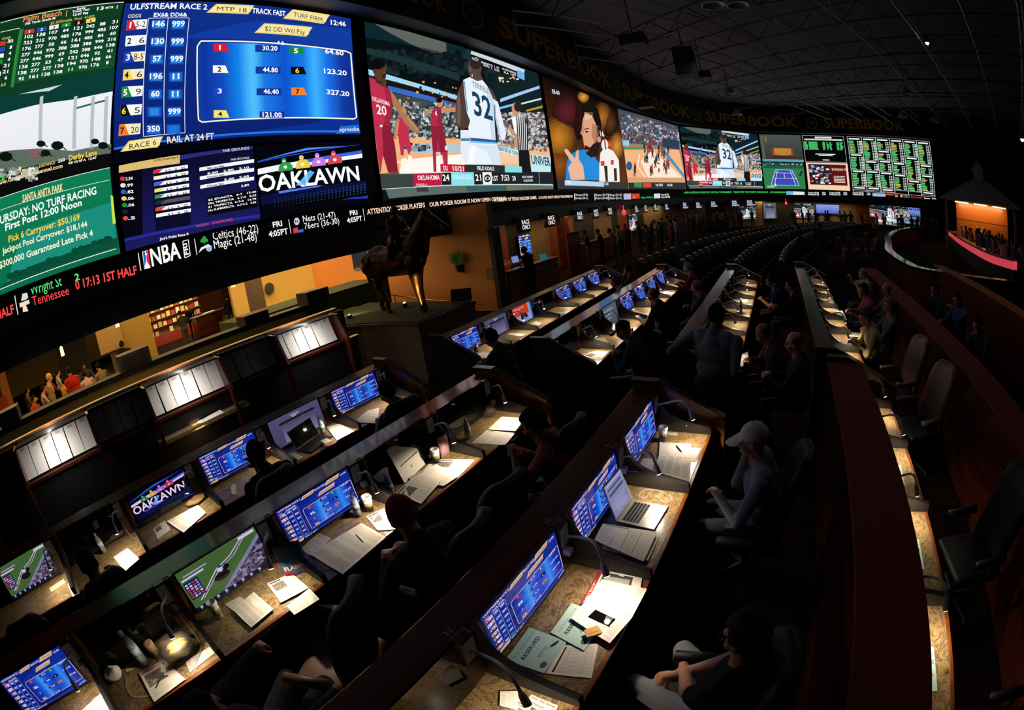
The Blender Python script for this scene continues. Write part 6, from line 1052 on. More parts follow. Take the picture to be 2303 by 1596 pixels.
def figure(pose='sit', lean=.1, bend=0, yaw=0, nod=.2, lh=None, rh=None, sleeve='long', knee=.42, spread=.13, vox=.012, h=1.0, face=True, big=1.1, hl=(.2, 0, -1), feet=None, hands=True, curl=.7):
    """forward +x, left +y; hands are targets in this frame. returns Body and the head frame"""
    B = Body(); sit = pose == 'sit'; pz = .56 if sit else .95; P = Vector((0, 0, pz))
    ax = Vector((sin(lean), 0, cos(lean))); fx = Vector((cos(lean), 0, -sin(lean))); up = lambda t, x=0, y=0: P+ax*t+fx*x+Vector((0, y, 0))
    T = lambda t: Matrix.Translation(up(t)) @ Matrix.Rotation(lean, 4, 'Y'); g = big
    B.ell((0, 0, 0), (.125*g, .17*g, .12), 'trousers', T(0)); B.ell((0, 0, 0), (.115*g, .155*g, .15), 'shirt', T(.15)); B.ell((0, 0, 0), (.125*g, .175*g, .17), 'shirt', T(.32)); B.cap(up(.44, -.01, .14), up(.44, -.01, -.14), .07*g, .07*g, 'shirt'); B.cap(up(.38, -.03, .0), up(.5, -.02), .1*g, .075, 'shirt')
    B.cap(up(.44, 0), up(.58, .03), .07, .06, 'skin')
    # head
    hc = up(.655, .05); q = Matrix.Translation(hc) @ Matrix.Rotation(yaw, 4, 'Z') @ Matrix.Rotation(nod, 4, 'Y')
    B.ell((-.012, 0, .025), (.096, .078, .098), 'skin', q); B.ell((.028, 0, -.035), (.066, .06, .075), 'skin', q); B.ell((.05, 0, -.082), (.032, .034, .026), 'skin', q)
    if face:
        B.cap(q @ Vector((.088, 0, .012)), q @ Vector((.106, 0, -.022)), .010, .0145, 'skin'); B.cap(q @ Vector((.078, -.035, .03)), q @ Vector((.078, .035, .03)), .014, .014, 'skin')
        for y in (-1, 1): B.ell((-.005, .08*y, -.01), (.018, .012, .03), 'skin', q); B.ell((.083, .031*y, .008), (.012, .014, .009), 'eye', q); B.ell((.062, .045*y, -.03), (.026, .022, .026), 'skin', q)
        B.cap(q @ Vector((.086, -.018, -.055)), q @ Vector((.086, .018, -.055)), .009, .009, 'lip')
    # arms
    for sd, tg in ((1, lh), (-1, rh)):
        S = up(.43, 0, .195*g*sd)
        if tg is None: tg = (.38, .17*sd, .80) if sit else (.06, .25*sd, .84)
        E, Wt = ik(S, tg, .29, .265, (-.35, .75*sd, -.7) if sit else (-.9, .5*sd, -.1))
        if sleeve == 'long': B.cap(S, E, .058*g, .048, 'shirt'); B.cap(E, Wt, .047, .034, 'shirt')
        else: m = S+(E-S)*.62; B.cap(S, m, .062*g, .055, 'shirt'); B.cap(m, E, .046, .042, 'skin'); B.cap(E, Wt, .042, .028, 'skin')
        if hands: f = (Wt-E).normalized(); hand(B, Wt, (f+Vector((.15, -.25*sd, 0))).normalized(), Vector(hl) if True else 0, -sd if True else sd, curl)
        else: B.cap(Wt, Wt+(Wt-E).normalized()*.09, .033, .028, 'skin')
    # legs
    for sd in (1, -1):
        H = P+Vector((0, .09*sd, -.02))
        if sit: K = Vector((knee, spread*sd, .53)); A = Vector((knee-.02, spread*sd, .09))
        else: K = Vector((.02+.03*sd*(1 if feet else 0), .1*sd, .5)); A = Vector((-.02+(feet or 0)*sd, .11*sd, .09))
        B.chain([H, K, A], [.088*g, .06, .042], 'trousers'); B.chain([A+Vector((-.04, 0, -.035)), A+Vector((.07, 0, -.045)), A+Vector((.15, 0, -.055))], [.045, .044, .034], 'shoes')
    return B, q
def hair_mesh(kind, seed=0):
    mb = MB()
    if kind == 'cap':
        mb.ball((-.014, 0, .04), (.106, .09, .1), 20, 12); mb.v = [(x, y, max(z, .035-.12*min(0, x)*0+.0)) for x, y, z in mb.v]
        n = 9; top = [[(.07+.13*t*cos(a*1.2), .082*sin(a*1.35)*(1-.12*t), .042-.03*t*t+.012*cos(a)) for a in [(-1+2*i/n) for i in range(n+1)]] for t in (0, .5, 1)]
        mb.grid(top); mb.grid([[(x, y, z-.006) for x, y, z in r][::-1] for r in top]); mb.ball((-.014, 0, .142), .008, 8, 5)
    elif kind == 'beanie':
        mb.ball((-.016, 0, .034), (.104, .088, .112), 24, 14); mb.v = [(x, y, max(z, -.01)) for x, y, z in mb.v]; mb.lathe([(.088, -.012), (.094, .0), (.094, .03), (.088, .04)], 24, 0, Matrix.Diagonal((1.12, .98, 1, 1)) @ Matrix.Translation((-.014, 0, 0)))
    else:
        long = {'short': 0, 'mid': .03, 'long': .1, 'bald': -.05}[kind]; mb.ball((-.018, 0, .03), (.106, .088, .104), 22, 15); o = []
        for x, y, z in mb.v:
            k = 1+.06*noise.noise(Vector((x*18+seed, y*18, z*18)))
            if kind == 'bald': k *= 1.01 if z < .045 and x < .02 else .86
            if x > .035-.5*max(0, z-.05)*0 and z < .065: k *= .82
            elif x > -.01 and z < -.01: k *= .84
            if z < -.03: z = z-long
            o.append((x*k, y*k, z*k if z > -.03 else z))
        mb.v = o
    return mb
HM = {}
def put_head(kind, col, root, q, name=None):
    if kind not in HM: HM[kind] = hair_mesh(kind).mesh('hair', [M_black], True)
    o = bpy.data.objects.new(name or {'cap': 'cap', 'beanie': 'beanie'}.get(kind, 'hair'), HM[kind]); C.objects.link(o); o.parent = root; o.matrix_basis = q; o.material_slots[0].link = 'OBJECT'; o.material_slots[0].material = cm(col, .9); return o
FIG = {}
SK = ['c08a68', 'a87050', '8a5a40', 'd0a080', '6a4430']
def person(label, hp, face, hair=('short', '1c1410'), shirt='202024', trousers='1c1c20', skin='b07c5c', hz=None, key=None, base=None, group=None, glasses=False, phones=False, scale=1, **kw):
    """hp: head position in the photograph (or a world point); face: heading in degrees (180 looks at the screens)"""
    sit = kw.get('pose', 'sit') == 'sit'; hz = hz or (1.22 if sit else 1.62)
    k = key or label
    if k not in FIG:
        B, q = figure(**kw); FIG[k] = (B.skin('body', kw.get('vox', .012), TAGS, [sk(skin), cm(shirt), cm(trousers), cm('141416', .5), M_eye, sk('7a4438')]), q)
    me, q = FIG[k]; root = thing('person', label, 'person', group=group); o = bpy.data.objects.new('body', me); C.objects.link(o); o.parent = root
    for i, m in enumerate((sk(skin), cm(shirt), cm(trousers))): o.material_slots[i].link = 'OBJECT'; o.material_slots[i].material = m
    if hair: put_head(hair[0], hair[1], root, q)
    if glasses:
        G = MB()
        for y in (-.032, .032): G.tube([q @ Vector((.102, y+.024*cos(t*.524), .008+.018*sin(t*.524))) for t in range(13)], .0022, 5)
        G.tube([q @ Vector((.102, -.008, .01)), q @ Vector((.102, .008, .01))], .0022, 5)
        for y in (-1, 1): G.tube([q @ Vector((.1, .056*y, .01)), q @ Vector((.0, .083*y, .012))], .002, 5)
        G.build('glasses', M_blackg, root)
    if phones:
        G = MB(); G.tube([q @ Vector((-.01, .1*cos(t*.3927), .01+.125*sin(t*.3927))) for t in range(9)], .009, 6)
        for y in (-1, 1): G.lathe([(.03, -.012), (.038, 0), (.03, .012)], 14, 0, q @ Tm((-.01, .095*y, -.005), 0, R(90)))
        G.build('headphones', M_black, root)
    a = R(face); hw = q.translation; w = Vector(hp) if len(hp) == 3 else at_z(hp[0], hp[1], hz); rx, ry = hw.x*cos(a)-hw.y*sin(a), hw.x*sin(a)+hw.y*cos(a)
    root.location = (w.x-rx, w.y-ry, 0) if base is None else base; root.rotation_euler = (0, 0, a); root.scale = (scale,)*3; return root
# ---- near rows
NV = dict(vox=.0085)
person('person in black silhouetted before the dark screen, holding a lit phone', (195, 1262), 178, ('short', '0c0a0a'), '0e0e10', '101014', '8a5a40', lh=(.4, .2, .86), rh=(.36, -.1, .88), lean=.25, nod=.4, **NV)
p = at_z(243, 1277, .93); phone(p, R(90), 'phone held by the silhouetted person in the row by the lit sheets', True, R(-35))
person('man in a black hoodie holding a phone to his face, row by the lit sheets', (574, 1015), 184, ('short', '100c0a'), '26262a', '202024', '6a4430', lh=(.3, .05, .82), rh=(.17, .03, 1.08), lean=.18, nod=.25, **NV)
person('man in a navy tee bent over his sheet, row by the lit sheets', (868, 868), 182, ('short', '14100e'), '1e3868', '24242a', 'b07c5c', sleeve='short', lh=(.42, .12, .82), rh=(.4, -.05, .82), lean=.38, nod=.5, **NV)
person('person in a maroon knit beanie and dark checked jacket', (903, 1152), 176, ('beanie', '8a2034'), '34362e', '242426', 'c08a68', lh=(.36, .12, .82), rh=(.34, -.1, .82), lean=.2, nod=.35, **NV)
person('person in a pink shirt looking at a phone beside the wood end panel', (1198, 945), 196, ('short', '17100c'), '9a4450', '15151a', 'b07c5c', sleeve='short', lh=(.36, .06, .94), rh=(.34, -.06, .92), lean=.22, nod=.5, **NV)
p = at_z(1165, 985, 1.0); phone(p, R(70), 'phone held up by the person in the pink shirt', True, R(-40))
person('person in dark clothes with a raised fist at the bottom edge, head out of view', (-1.62, -.22, 1.1), 122, ('short', '14100e'), '34323a', '1e1e22', 'c08a68', lh=(.56, .12, .86), rh=(.3, -.3, .66), lean=-.5, nod=.1, curl=1.5, **NV)
person('man in a pale cap and grey hoodie with chin on his hand', (1695, 985), 180, ('cap', 'e8dac8'), '8a8c90', '3c3e48', 'c08a68', lh=(.34, .12, .8), rh=(.19, -.02, 1.06), lean=.15, nod=.25, **NV)
person('person in a black tee and grey jeans with crossed wrists, lower right', (1680, 1428), 150, ('mid', '241512'), '1c1c20', '8a8c94', 'c08a68', sleeve='short', lh=(.33, -.03, .66), rh=(.32, .04, .64), lean=-.05, nod=.45, glasses=True, knee=.46, spread=.17, **NV)
# ---- far block
person('person in a green sweater writing at the desk nearest the pedestal', (1103, 752), 182, ('short', '17120e'), '1c4a38', '16161a', 'b07c5c', lh=(.4, .12, .82), rh=(.42, -.1, .82), lean=.3, nod=.4)
person('man with headphones and olive shirt holding his hands to his face', (1412, 606), 178, ('short', '1a1410'), '4a4420', '18181c', 'b07c5c', lh=(.2, .05, 1.05), rh=(.2, -.05, 1.05), phones=True)
person('grey hooded person slumped left of the olive shirt', (1384, 640), 180, ('short', '5a5450'), '9a948c', '303036', 'a87050', lean=.3, hz=1.12)
person('man in a black cap and dark hoodie eating over his papers', (1402, 735), 186, ('cap', '0e0e10'), '3c444e', '202026', 'c08a68', lh=(.36, .1, .86), rh=(.34, -.08, .86), lean=.3, nod=.45)
person('man in dark clothes with a hand on his face, second row past aisle', (1468, 660), 178, ('bald', '1c1410'), '28282e', '202026', 'a87050', lh=(.4, .1, .82), rh=(.18, -.02, 1.05), lean=.18, nod=.3)
person('grey haired man in a bright red shirt', (1546, 600), 184, ('short', '8a8580'), '8a1c22', '1c1c22', 'd0a080', lh=(.42, .12, .84), rh=(.4, -.1, .84), lean=.2, nod=.3)
person('grey haired person in a dark jacket with hand on cheek, beside the red shirt', (1566, 643), 170, ('short', '7a7270'), '585a5a', '28282e', 'c08a68', lh=(.2, .03, 1.04), rh=(.38, -.1, .82), lean=.2, nod=.3)
person('large man in a grey shirt standing with his back turned between the rows', (1612, 697), 75, ('short', '17110e'), '7a7e86', '2a2a30', 'b07c5c', pose='stand', hz=1.66, lh=(.05, .3, 1.2), rh=(.2, -.12, 1.1), big=1.25, lean=.08)
person('man in a black jacket seen in profile, folded hands on the third far row', (1786, 768), 178, ('bald', '241a16'), '3a3d40', '242428', 'e0a88c', lh=(.38, .05, .82), rh=(.38, -.06, .82), lean=.1, nod=.2, big=1.2)
person('bald man in a dark red shirt leaning over the third far row', (1716, 738), 190, ('bald', '3a2a24'), '54302c', '242428', 'b07c5c', lh=(.42, .12, .8), rh=(.42, -.1, .8), lean=.35, nod=.5)
person('man in a blue shirt leaning in, far end of the third row', (1733, 626), 186, ('short', '1c1614'), '1c2a5a', '141418', 'c08a68', sleeve='short', lh=(.42, .1, .82), rh=(.4, -.1, .82), lean=.3, nod=.3)
person('man in black beside the blue shirt, far end of the third row', (1778, 640), 176, ('short', '120e0c'), '101014', '121216', 'b07c5c', lean=.1)
person('older person in a pale grey shirt raising one hand, fourth far row', (1940, 612), 182, ('short', '8a8078'), 'b0b0b8', '303036', 'd0a080', sleeve='short', lh=(.3, .1, .95), rh=(.42, -.15, 1.12), lean=.15, hz=1.24)
person('person in a pink shirt with headphones, fourth far row', (1942, 650), 178, ('short', '14100e'), 'b05068', '2c2c34', 'b07c5c', phones=True, lean=.15)
person('person in a tan top and yellow green sleeve, fourth far row', (1946, 705), 184, ('short', '4a4440'), 'c0aa70', '34343a', 'c08a68', lh=(.42, .12, .82), rh=(.4, -.1, .82), lean=.32, nod=.4)
person('older person with reddish face leaning back, farther one behind the fourth row', (1994, 650), 176, ('bald', '6a5a50'), '7a7076', '34343a', 'c08a68', lean=-.05)
person('older person with reddish face leaning back, nearer one behind the fourth row', (2000, 686), 178, ('short', '7a6a60'), '66626a', '34343a', 'c07c60', lean=-.05)
person('young man with hand at chin behind the long brown ledge, farthest of three', (2104, 640), 182, ('short', '120e0c'), '2a2e44', '24242a', 'b07c5c', rh=(.2, 0, 1.04), hz=1.3)
person('woman with a raised hand behind the long brown ledge, middle of three', (2154, 662), 190, ('long', '1a120e'), '4a5478', '24242a', 'c08a68', lh=(.36, .16, 1.1), hz=1.3)
person('man with dark hair and hand at mouth behind the brown ledge, nearest of three', (2200, 715), 200, ('short', '0e0c0a'), '343a46', '24242a', 'b07c5c', rh=(.2, 0, 1.04), hz=1.3, nod=.4)
# ---- standing figures by the betting windows and in the far crowd (a few poses, many people)
SP = [dict(pose='stand', vox=.02, hands=False), dict(pose='stand', vox=.02, hands=False, lh=(.25, .05, 1.12), rh=(.25, -.05, 1.16), nod=.3), dict(pose='stand', vox=.02, hands=False, lean=.22, rh=(.4, -.2, 1.1)), dict(pose='stand', vox=.02, hands=False, lh=(.12, .3, 1.05), feet=.12), dict(pose='stand', vox=.02, hands=False, lh=(.28, .06, 1.4), rh=(.28, -.06, 1.4))]
def standing(label, X, Y, face, k, hair='1a1410', shirt='24242a', trousers='1c1c22', skin=None, group=None, hk='short', s=1): return person(label, (X, Y, 0), face, (hk, hair), shirt, trousers, skin or random.choice(SK[:4]), key='stand%d' % k, group=group, scale=s, **SP[k])
def foot(x, y): p = at_z(x, y, 0); return p.x, p.y
for (x, y), f, k, sh, tr, ha, t in [((1192, 672), 175, 2, '16161c', '141418', '6a2a28', 'man in a dark coat and red cap standing at the near race window counter'),
    ((1322, 605), 200, 4, '3a1c1a', '5a4430', '1a1410', 'man in maroon holding a phone up at the dark kiosk'), ((1352, 603), 190, 0, '15161a', '121216', '1a1410', 'man in black next to the raised phone'), ((1378, 600), 185, 2, '6a5438', '6a5838', '2a2018', 'hunched person all in tan clothes at the windows'),
    ((1396, 585), 170, 0, '8a7a60', '1c1c24', '3a2a20', 'person in a khaki top and black trousers at the windows'), ((1412, 580), 250, 1, '2a2624', '24222a', '4a3a30', 'person in dark grey facing the tables by the windows'), ((1438, 566), 185, 0, '2c2018', '3a2a22', '14100e', 'man in brown with his back turned by the window screen'),
    ((1458, 590), 190, 3, '33353c', '2c2e34', '17120e', 'man in a grey hoodie walking past the windows'), ((1487, 575), 200, 1, '0e1210', '121214', '1a1410', 'man in black tee facing a white haired person'), ((1472, 560), 10, 1, '2a2c30', '1c1c22', 'c8c0b8', 'white haired person facing the black tee'),
    ((1512, 568), 185, 0, '7a1c20', '1a1a20', '2a1c16', 'person in a red tee beside the pale sign board'), ((1846, 592), 60, 0, '12162a', '4a4640', '120e0c', 'man in navy standing with his back turned in the dark middle aisle'), ((1792, 590), 200, 2, '3a2c2c', '20181c', '1a1410', 'person bending over the dark seats in the middle aisle'), ((1760, 505), 190, 0, '8a8078', '2a1c20', '3a2c24', 'person in a pale shirt standing above the dark seats'), ((1786, 510), 190, 3, 'a08a20', '8a7a1c', '4a2a1c', 'person all in yellow standing by the far windows')]: X, Y = foot(x, y); standing(t, X, Y, f, k, ha, sh, tr)
CL = ['4a4c56', '5a4a3c', '343c5c', '6a6058', '30483c', '8a7e74', '5a343a', '6a7484', '90826c', '303036']
USED = []
def free(f, r=.62):
    for _ in range(60):
        x, y = f()
        if all((x-a)**2+(y-b)**2 > r*r for a, b in USED): USED.append((x, y)); return x, y
    return x, y
for i in range(40):
    X, Y = free(lambda: (lambda Y: (-6.5+random.uniform(-1.2, 1.0)+max(0, Y-34)**2*.02+max(0, Y-30)*.05, Y))(26.5+i*.5+random.uniform(-.5, .5)))
    standing('dark dressed person in the standing crowd under the row of small window signs', X, Y, random.choice([180, 170, 200, 90, 300]), i % 5, random.choice(['1a1410', '2a2018', '5a5450']), random.choice(CL), random.choice(CL[:5]), group='standing crowd at the far windows', s=random.uniform(.95, 1.05))
for i in range(22):
    X, Y = free(lambda: (lambda X: (X, 45.4-.05*X+random.uniform(-1.8, .2)))(2+i*.72+random.uniform(-.3, .3)))
    standing('dim person standing before the bright screens under the CLUBHOUSE sign', X, Y, random.choice([90, 100, 270, 180]), i % 5, random.choice(['1a1410', '3a2a20']), random.choice(CL+['6a2418', '1c3a24']), random.choice(CL[:5]), group='crowd at the far end screens')
BARP = catmull([(16.6, 38.2), (15.6, 37), (15.0, 35), (13.4, 30), (12.3, 26), (11.5, 22.7), (11.1, 20), (11.6, 18.6)], 5)
for i in range(46):
    def bp():
        k = random.randrange(3, len(BARP)-3); p = BARP[k]; o = random.choice([.62, .7, 1.3, 1.9, 2.6])+random.uniform(0, .3); return p.x+o*.95, p.y-o*.3
    X, Y = free(bp, .55)
    standing('dim person at the bar behind the pink lit counter', X, Y, random.choice([180, 200, 160, 20]), i % 5, random.choice(['1a1410', '4a3a30', '8a7a70']), random.choice(CL+['c8c0b4', '243a6a', '6a2a30']), random.choice(CL[:5]), group='crowd at the pink bar')
# ---- dining room behind the half wall
SEATD = dict(vox=.02, hands=False, lean=.1)
def diner(t, px, hz, f, sh, ha='1a1410', X=-18, hk='short', pose=None):
    p = at_x(px[0], px[1], X)
    if pose: standing(t, p.x, p.y, f, pose-1, ha, sh, '16161a')
    else: person(t, (p.x, p.y, 0), f, (hk, ha), sh, '1c1c22', random.choice(SK[:4]), key='diner', **SEATD)
diner('waiter in a bright red shirt standing among the dining tables', (155, 838), 0, 200, 'b02a1c', X=-13.5, pose=2); diner('person with blond hair and patterned top in the dining room', (108, 838), 0, 90, 'a08a60', 'c8a868', -14.2, 'long', 1); diner('seated diner in a pink white shirt', (183, 820), 0, 200, 'c8a8a0', X=-15); diner('seated diner in a grey tan shirt with dark hair', (217, 812), 0, 210, '8a7a60', '0e0c0c', -15.5); diner('seated diner in an orange red top at the left', (65, 860), 0, 60, 'a83820', X=-14.5)
diner('diner in a pale shirt beside the blond person', (88, 842), 0, 100, 'a8987c', X=-16); diner('diner in red far back in the dining room', (93, 812), 0, 180, '9a3020', X=-18.5); diner('dark dressed diner far left in the dining room', (50, 838), 0, 90, '4a4038', X=-18); diner('diner in yellow behind the waiter', (140, 842), 0, 120, 'b89030', X=-15.5); diner('diner with dark hair facing out, right of the waiter', (182, 800), 0, 10, '3a3430', X=-17.5); diner('diner in white at the far side of the dining room', (122, 806), 0, 90, 'b8b0a0', X=-19.5)
diner('tall man in black standing beside the yellow wall of the dining room', (270, 760), 0, 180, '0e0e10', X=-15, pose=1)
standing('hostess in black reaching over the host stand', -20.8, 8.55, 170, 2, '14100e', '121214', '121214'); standing('guest in grey carrying a child near the snack shelves', -20, 5.75, 200, 1, '1a1410', '3a3a38', '4a4640'); standing('man in black standing behind the host stand', -23.3, 7.3, 10, 0, '0e0c0c', '0e0e10', '121214')
# ------------------------------------------------------------------ bronze horse and jockey
B = Body(); X0_, Y0_ = -6.95, 6.6; h = lambda x, z, y=0: Vector((x-X0_, y, z-1.145))
b_ = 'b'
B.chain([h(-7.42, 2.2), h(-7.0, 2.17), h(-6.5, 2.2)], [.31, .3, .32], b_); B.ell((0, 0, 0), (.33, .25, .3), b_, Matrix.Translation(h(-7.42, 2.26))); B.ell((0, 0, 0), (.28, .23, .33), b_, Matrix.Translation(h(-6.4, 2.25))); B.chain([h(-6.6, 2.48), h(-6.85, 2.44)], [.1, .08], b_)
B.chain([h(-6.35, 2.36), h(-6.18, 2.62), h(-6.02, 2.84), h(-5.95, 2.98)], [.29, .225, .165, .125], b_); B.chain([h(-5.98, 2.95), h(-5.82, 2.87), h(-5.6, 2.74), h(-5.5, 2.69)], [.125, .115, .075, .065], b_); B.cap(h(-5.53, 2.68), h(-5.5, 2.7), .06, .055, b_); B.cap(h(-5.96, 2.83), h(-5.8, 2.79), .1, .08, b_)
for y in (-.055, .055): B.chain([h(-5.95, 3.05, y), h(-5.92, 3.17, y*1.3)], [.035, .008], b_)
for kx, y, fx, hx, st in ((-7.72, .13, -7.74, -7.78, -7.6), (-7.34, -.13, -7.26, -7.42, -7.3)):
    B.chain([h(-7.52, 2.18, y), h(st, 1.98, y*1.1), h(hx, 1.66, y), h(fx+.03, 1.36, y), h(fx, 1.22, y)], [.26, .19, .085, .055, .052], b_); B.chain([h(fx, 1.24, y), h(fx+.05, 1.17, y)], [.05, .058], b_)
for x0, kx, fx, y in ((-6.5, -6.52, -6.48, .13), (-6.3, -6.32, -6.27, -.13)):
    B.chain([h(x0, 2.15, y), h(kx, 1.85, y), h(kx+.01, 1.56, y), h(fx, 1.3, y), h(fx, 1.22, y)], [.19, .125, .075, .055, .052], b_); B.chain([h(fx, 1.24, y), h(fx+.05, 1.17, y)], [.048, .056], b_)
B.chain([h(-7.72, 2.38), h(-7.83, 2.25), h(-7.85, 1.95), h(-7.83, 1.75)], [.06, .065, .06, .03], b_); B.chain([h(-5.98, 3.06), h(-6.2, 2.84), h(-6.42, 2.6)], [.03, .05, .05], b_)
hs = thing('bronze_statue', 'dark bronze statue of a racehorse carrying a jockey', 'statue', (X0_, Y0_, 1.145))
o = bpy.data.objects.new('horse', B.skin('horse', .014, ['b'], [M_bronze], 4)); C.objects.link(o); o.parent = hs
J = Body(); J.chain([h(-6.86, 2.62), h(-6.82, 2.8), h(-6.78, 2.98)], [.13, .12, .13], 'b'); J.cap(h(-6.79, 3.0, .14), h(-6.79, 3.0, -.14), .06, .06, 'b'); J.cap(h(-6.77, 3.02), h(-6.76, 3.12), .05, .05, 'b'); J.ell((0, 0, 0), (.085, .075, .1), 'b', Matrix.Translation(h(-6.755, 3.2))); J.chain([h(-6.73, 3.24), h(-6.63, 3.22)], [.05, .012], 'b')
for y in (-1, 1):
    J.chain([h(-6.79, 3.0, .17*y), h(-6.72, 2.8, .25*y), h(-6.48, 2.74, .08*y)], [.055, .045, .035], 'b'); J.ell((0, 0, 0), (.05, .04, .035), 'b', Matrix.Translation(h(-6.44, 2.74, .07*y)))
    J.chain([h(-6.86, 2.6, .1*y), h(-6.66, 2.52, .3*y), h(-6.78, 2.3, .31*y)], [.1, .075, .05], 'b'); J.chain([h(-6.8, 2.26, .31*y), h(-6.68, 2.23, .31*y)], [.042, .032], 'b')
o = bpy.data.objects.new('jockey', J.skin('jockey', .012, ['b'], [M_bronze], 3)); C.objects.link(o); o.parent = hs
MB().tube([h(-5.62, 2.74, .075), h(-6.0, 2.8, .1), h(-6.44, 2.74, .09)], .008, 6).tube([h(-5.62, 2.74, -.075), h(-6.0, 2.8, -.1), h(-6.44, 2.74, -.09)], .008, 6).build('reins', M_bronze, hs); sd = MB().ball(h(-6.86, 2.5), (.2, .2, .07), 16, 8).build('saddle', M_bronze, hs, True)
# ------------------------------------------------------------------ things on the orange wall, handrail
def screen_tv(label, c, w, hgt, face, pic, group, tilt=0, m=None):
    root = thing('wall_screen', label, 'television', c, R(face), group); T = Matrix.Rotation(tilt, 4, 'Y'); MB().bb(-.05, 0, -w/2, w/2, 0, hgt, T=T).build('case', M_bez, root)
    P = Pic(None); P.paste(pic); o = bpy.data.objects.new('picture', P.mesh('picture', m or M_tv, lambda a, b, l: T @ Vector((.004+.0008*l, (a-.5)*(w-.04), .02+b*(hgt-.04))))); C.objects.link(o); o.parent = root; return root
NT = Pic(None, 1.8); NT.rect(0, 0, 1, 1, '0e141c', 0, 3, 3, '141e2a'); NT.poly([(.5, .3), (.75, .55), (.95, .9), (.7, .95), (.6, .6)], '3a6280', 1); NT.rect(.6, .5, .75, .62, '8ab0c0', 2); NT.rect(.05, .08, .95, .14, '2a3844', 1); NT.rect(.04, .0, .96, .03, '9aa8a0', 2)
a, bq = at_y(784, 572, 11.1), at_y(845, 600, 11.1); screen_tv('dim television on the orange wall behind the bronze horse', ((a.x+bq.x)/2+.1, 11.15, 1.66), abs(bq.x-a.x), .78, -90, NT, 'televisions', R(0))
rb = MB(); rb.tube([(-16.5, 10.35, 1.08), (-13, 10.35, 1.0), (-9.6, 10.35, .56), (-7.75, 10.35, .4)], .022, 8)
hr = thing('handrail', 'thin brass handrail sloping down in front of the orange wall', 'handrail', (0, 0, 0)); rb.build('rail', mat('brass', 'b8884a', .3, .8), hr)
for x, z in ((-15, 1.05), (-13, 1.0), (-11.2, .77), (-9.6, .56)): MB().tube([(x, 10.35, z), (x, 10.37, 0)], .015, 6).build('post', mat('brass_post', '8a6434', .3, .8), hr)
gp = at_y(1030, 585, 11.12); wp = thing('wall_plant', 'green spiky plant in a dark holder on the orange wall', 'wall decoration', (gp.x, 11.16, gp.z-.25))
for i in range(16): a = R(20+140*i/15); r = .42+.16*((i*7) % 5)/4; MB().tube([(0, -.03, .1), (r*.5*cos(a), -.06, .1+r*.55*sin(a)), (r*cos(a), -.05, .1+r*sin(a))], [.02, .025, .003], 5).build('leaf', M_green, wp)
MB().lathe([(.1, -.12), (.16, .1), (.14, .1)], 12).build('holder', M_dark, wp)
o = MB().bb(-.14, .14, -.01, .01, 0, .34).build('notice', mat('notice', '6a5c40', .7), loc=tuple(at_y(1103, 615, 11.15)-Vector((0, 0, .17)))); tag(o, 'small grey notice at the right edge of the orange wall', 'notice')
tag(MB().lathe([(.0, -.05), (.2, -.05), (.23, .0), (.2, .04), (0, .05)], 20, T=Tm((0, 0, 0), 0, 0, R(90))).build('wall_clock', M_dark, loc=tuple(at_x(606, 648, -16.9))), 'dark round clock on the yellow wall', 'clock')
# ------------------------------------------------------------------ betting windows under the screens
M_red_p = mat('red_poster', '8a2a18', .6); M_win = mat('window_wood', '9a5420', .35, coat=.3)
o0 = 1.2
for i, (a, b, m) in enumerate([(11.6, 13.2, M_panelwall), (13.2, 15.8, M_win), (15.8, 17.6, M_black), (17.6, 19.4, M_panelwall), (19.4, 22.2, M_win), (22.2, 25, M_dark), (25, 28, M_panelwall), (28, 29.2, M_black), (29.2, 31.5, M_win), (31.5, 34, M_black), (34, 41, M_panelwall), (41, 43.5, M_win), (43.5, 46, M_black), (46, 50.5, M_panelwall), (50.5, 54, M_black), (54, 60.5, M_panelwall), (60.5, 63, M_win), (63, 70, M_black)]):
    n = max(2, int((b-a)/.6)); mb = MB(); mb.grid([[wallpt(sY(a)+(b-a)*k/n, z, o) for o, z in ((-1.05, 0), (-.85, 0), (-.85, 2.5), (-1.05, 2.5))] for k in range(n+1)]); struct('wall_window', mb, m)
for i, (a, b, t) in enumerate([(11.7, 15.0, 'long wooden race window counter nearest the orange wall'), (18.6, 27, 'second wooden window counter behind the standing queue'), (28.5, 40, 'third window counter behind the crowd')]):
    n = max(3, int((b-a)/.8)); r = thing('window_counter', t, 'counter', (0, 0, 0)); o1 = 1.4 if i == 0 else .4
    for nm, z0, z1, q0, q1, m in (('front_panel', 0, 1.02, o1+.2, o1+.28, M_win), ('top', 1.02, 1.08, o1, o1+.36, M_wood), ('rail', .8, .84, o1+.28, o1+.31, M_wood))+((('back_shelf', .98, 1.07, -.83, .5, M_win),) if i == 0 else ()):
        mb = MB(); mb.grid([[wallpt(sY(a)+(b-a)*k/n, z, o) for o, z in ((q0, z0), (q1, z0), (q1, z1), (q0, z1), (q0, z0))][::-1] for k in range(n+1)]); mb.build(nm, m, r)
RO = Pic(None, 1.55); RO.rect(0, 0, 1, 1, '030306', 0); RO.ttext('RACE', .36, .5, .28, 'f0f0f0', 2); RO.ttext('ONLY', .34, .16, .28, 'f0f0f0', 2)
ROs = Pic(None, 1.5); ROs.rect(0, 0, 1, 1, '050512', 0); ROs.ttext('RACE', .26, .66, .2, 'e8ecf8', 2); ROs.ttext('SPORT', .24, .4, .2, 'e8ecf8', 2); ROs.ttext('WINDOW', .2, .14, .2, 'e8ecf8', 2)
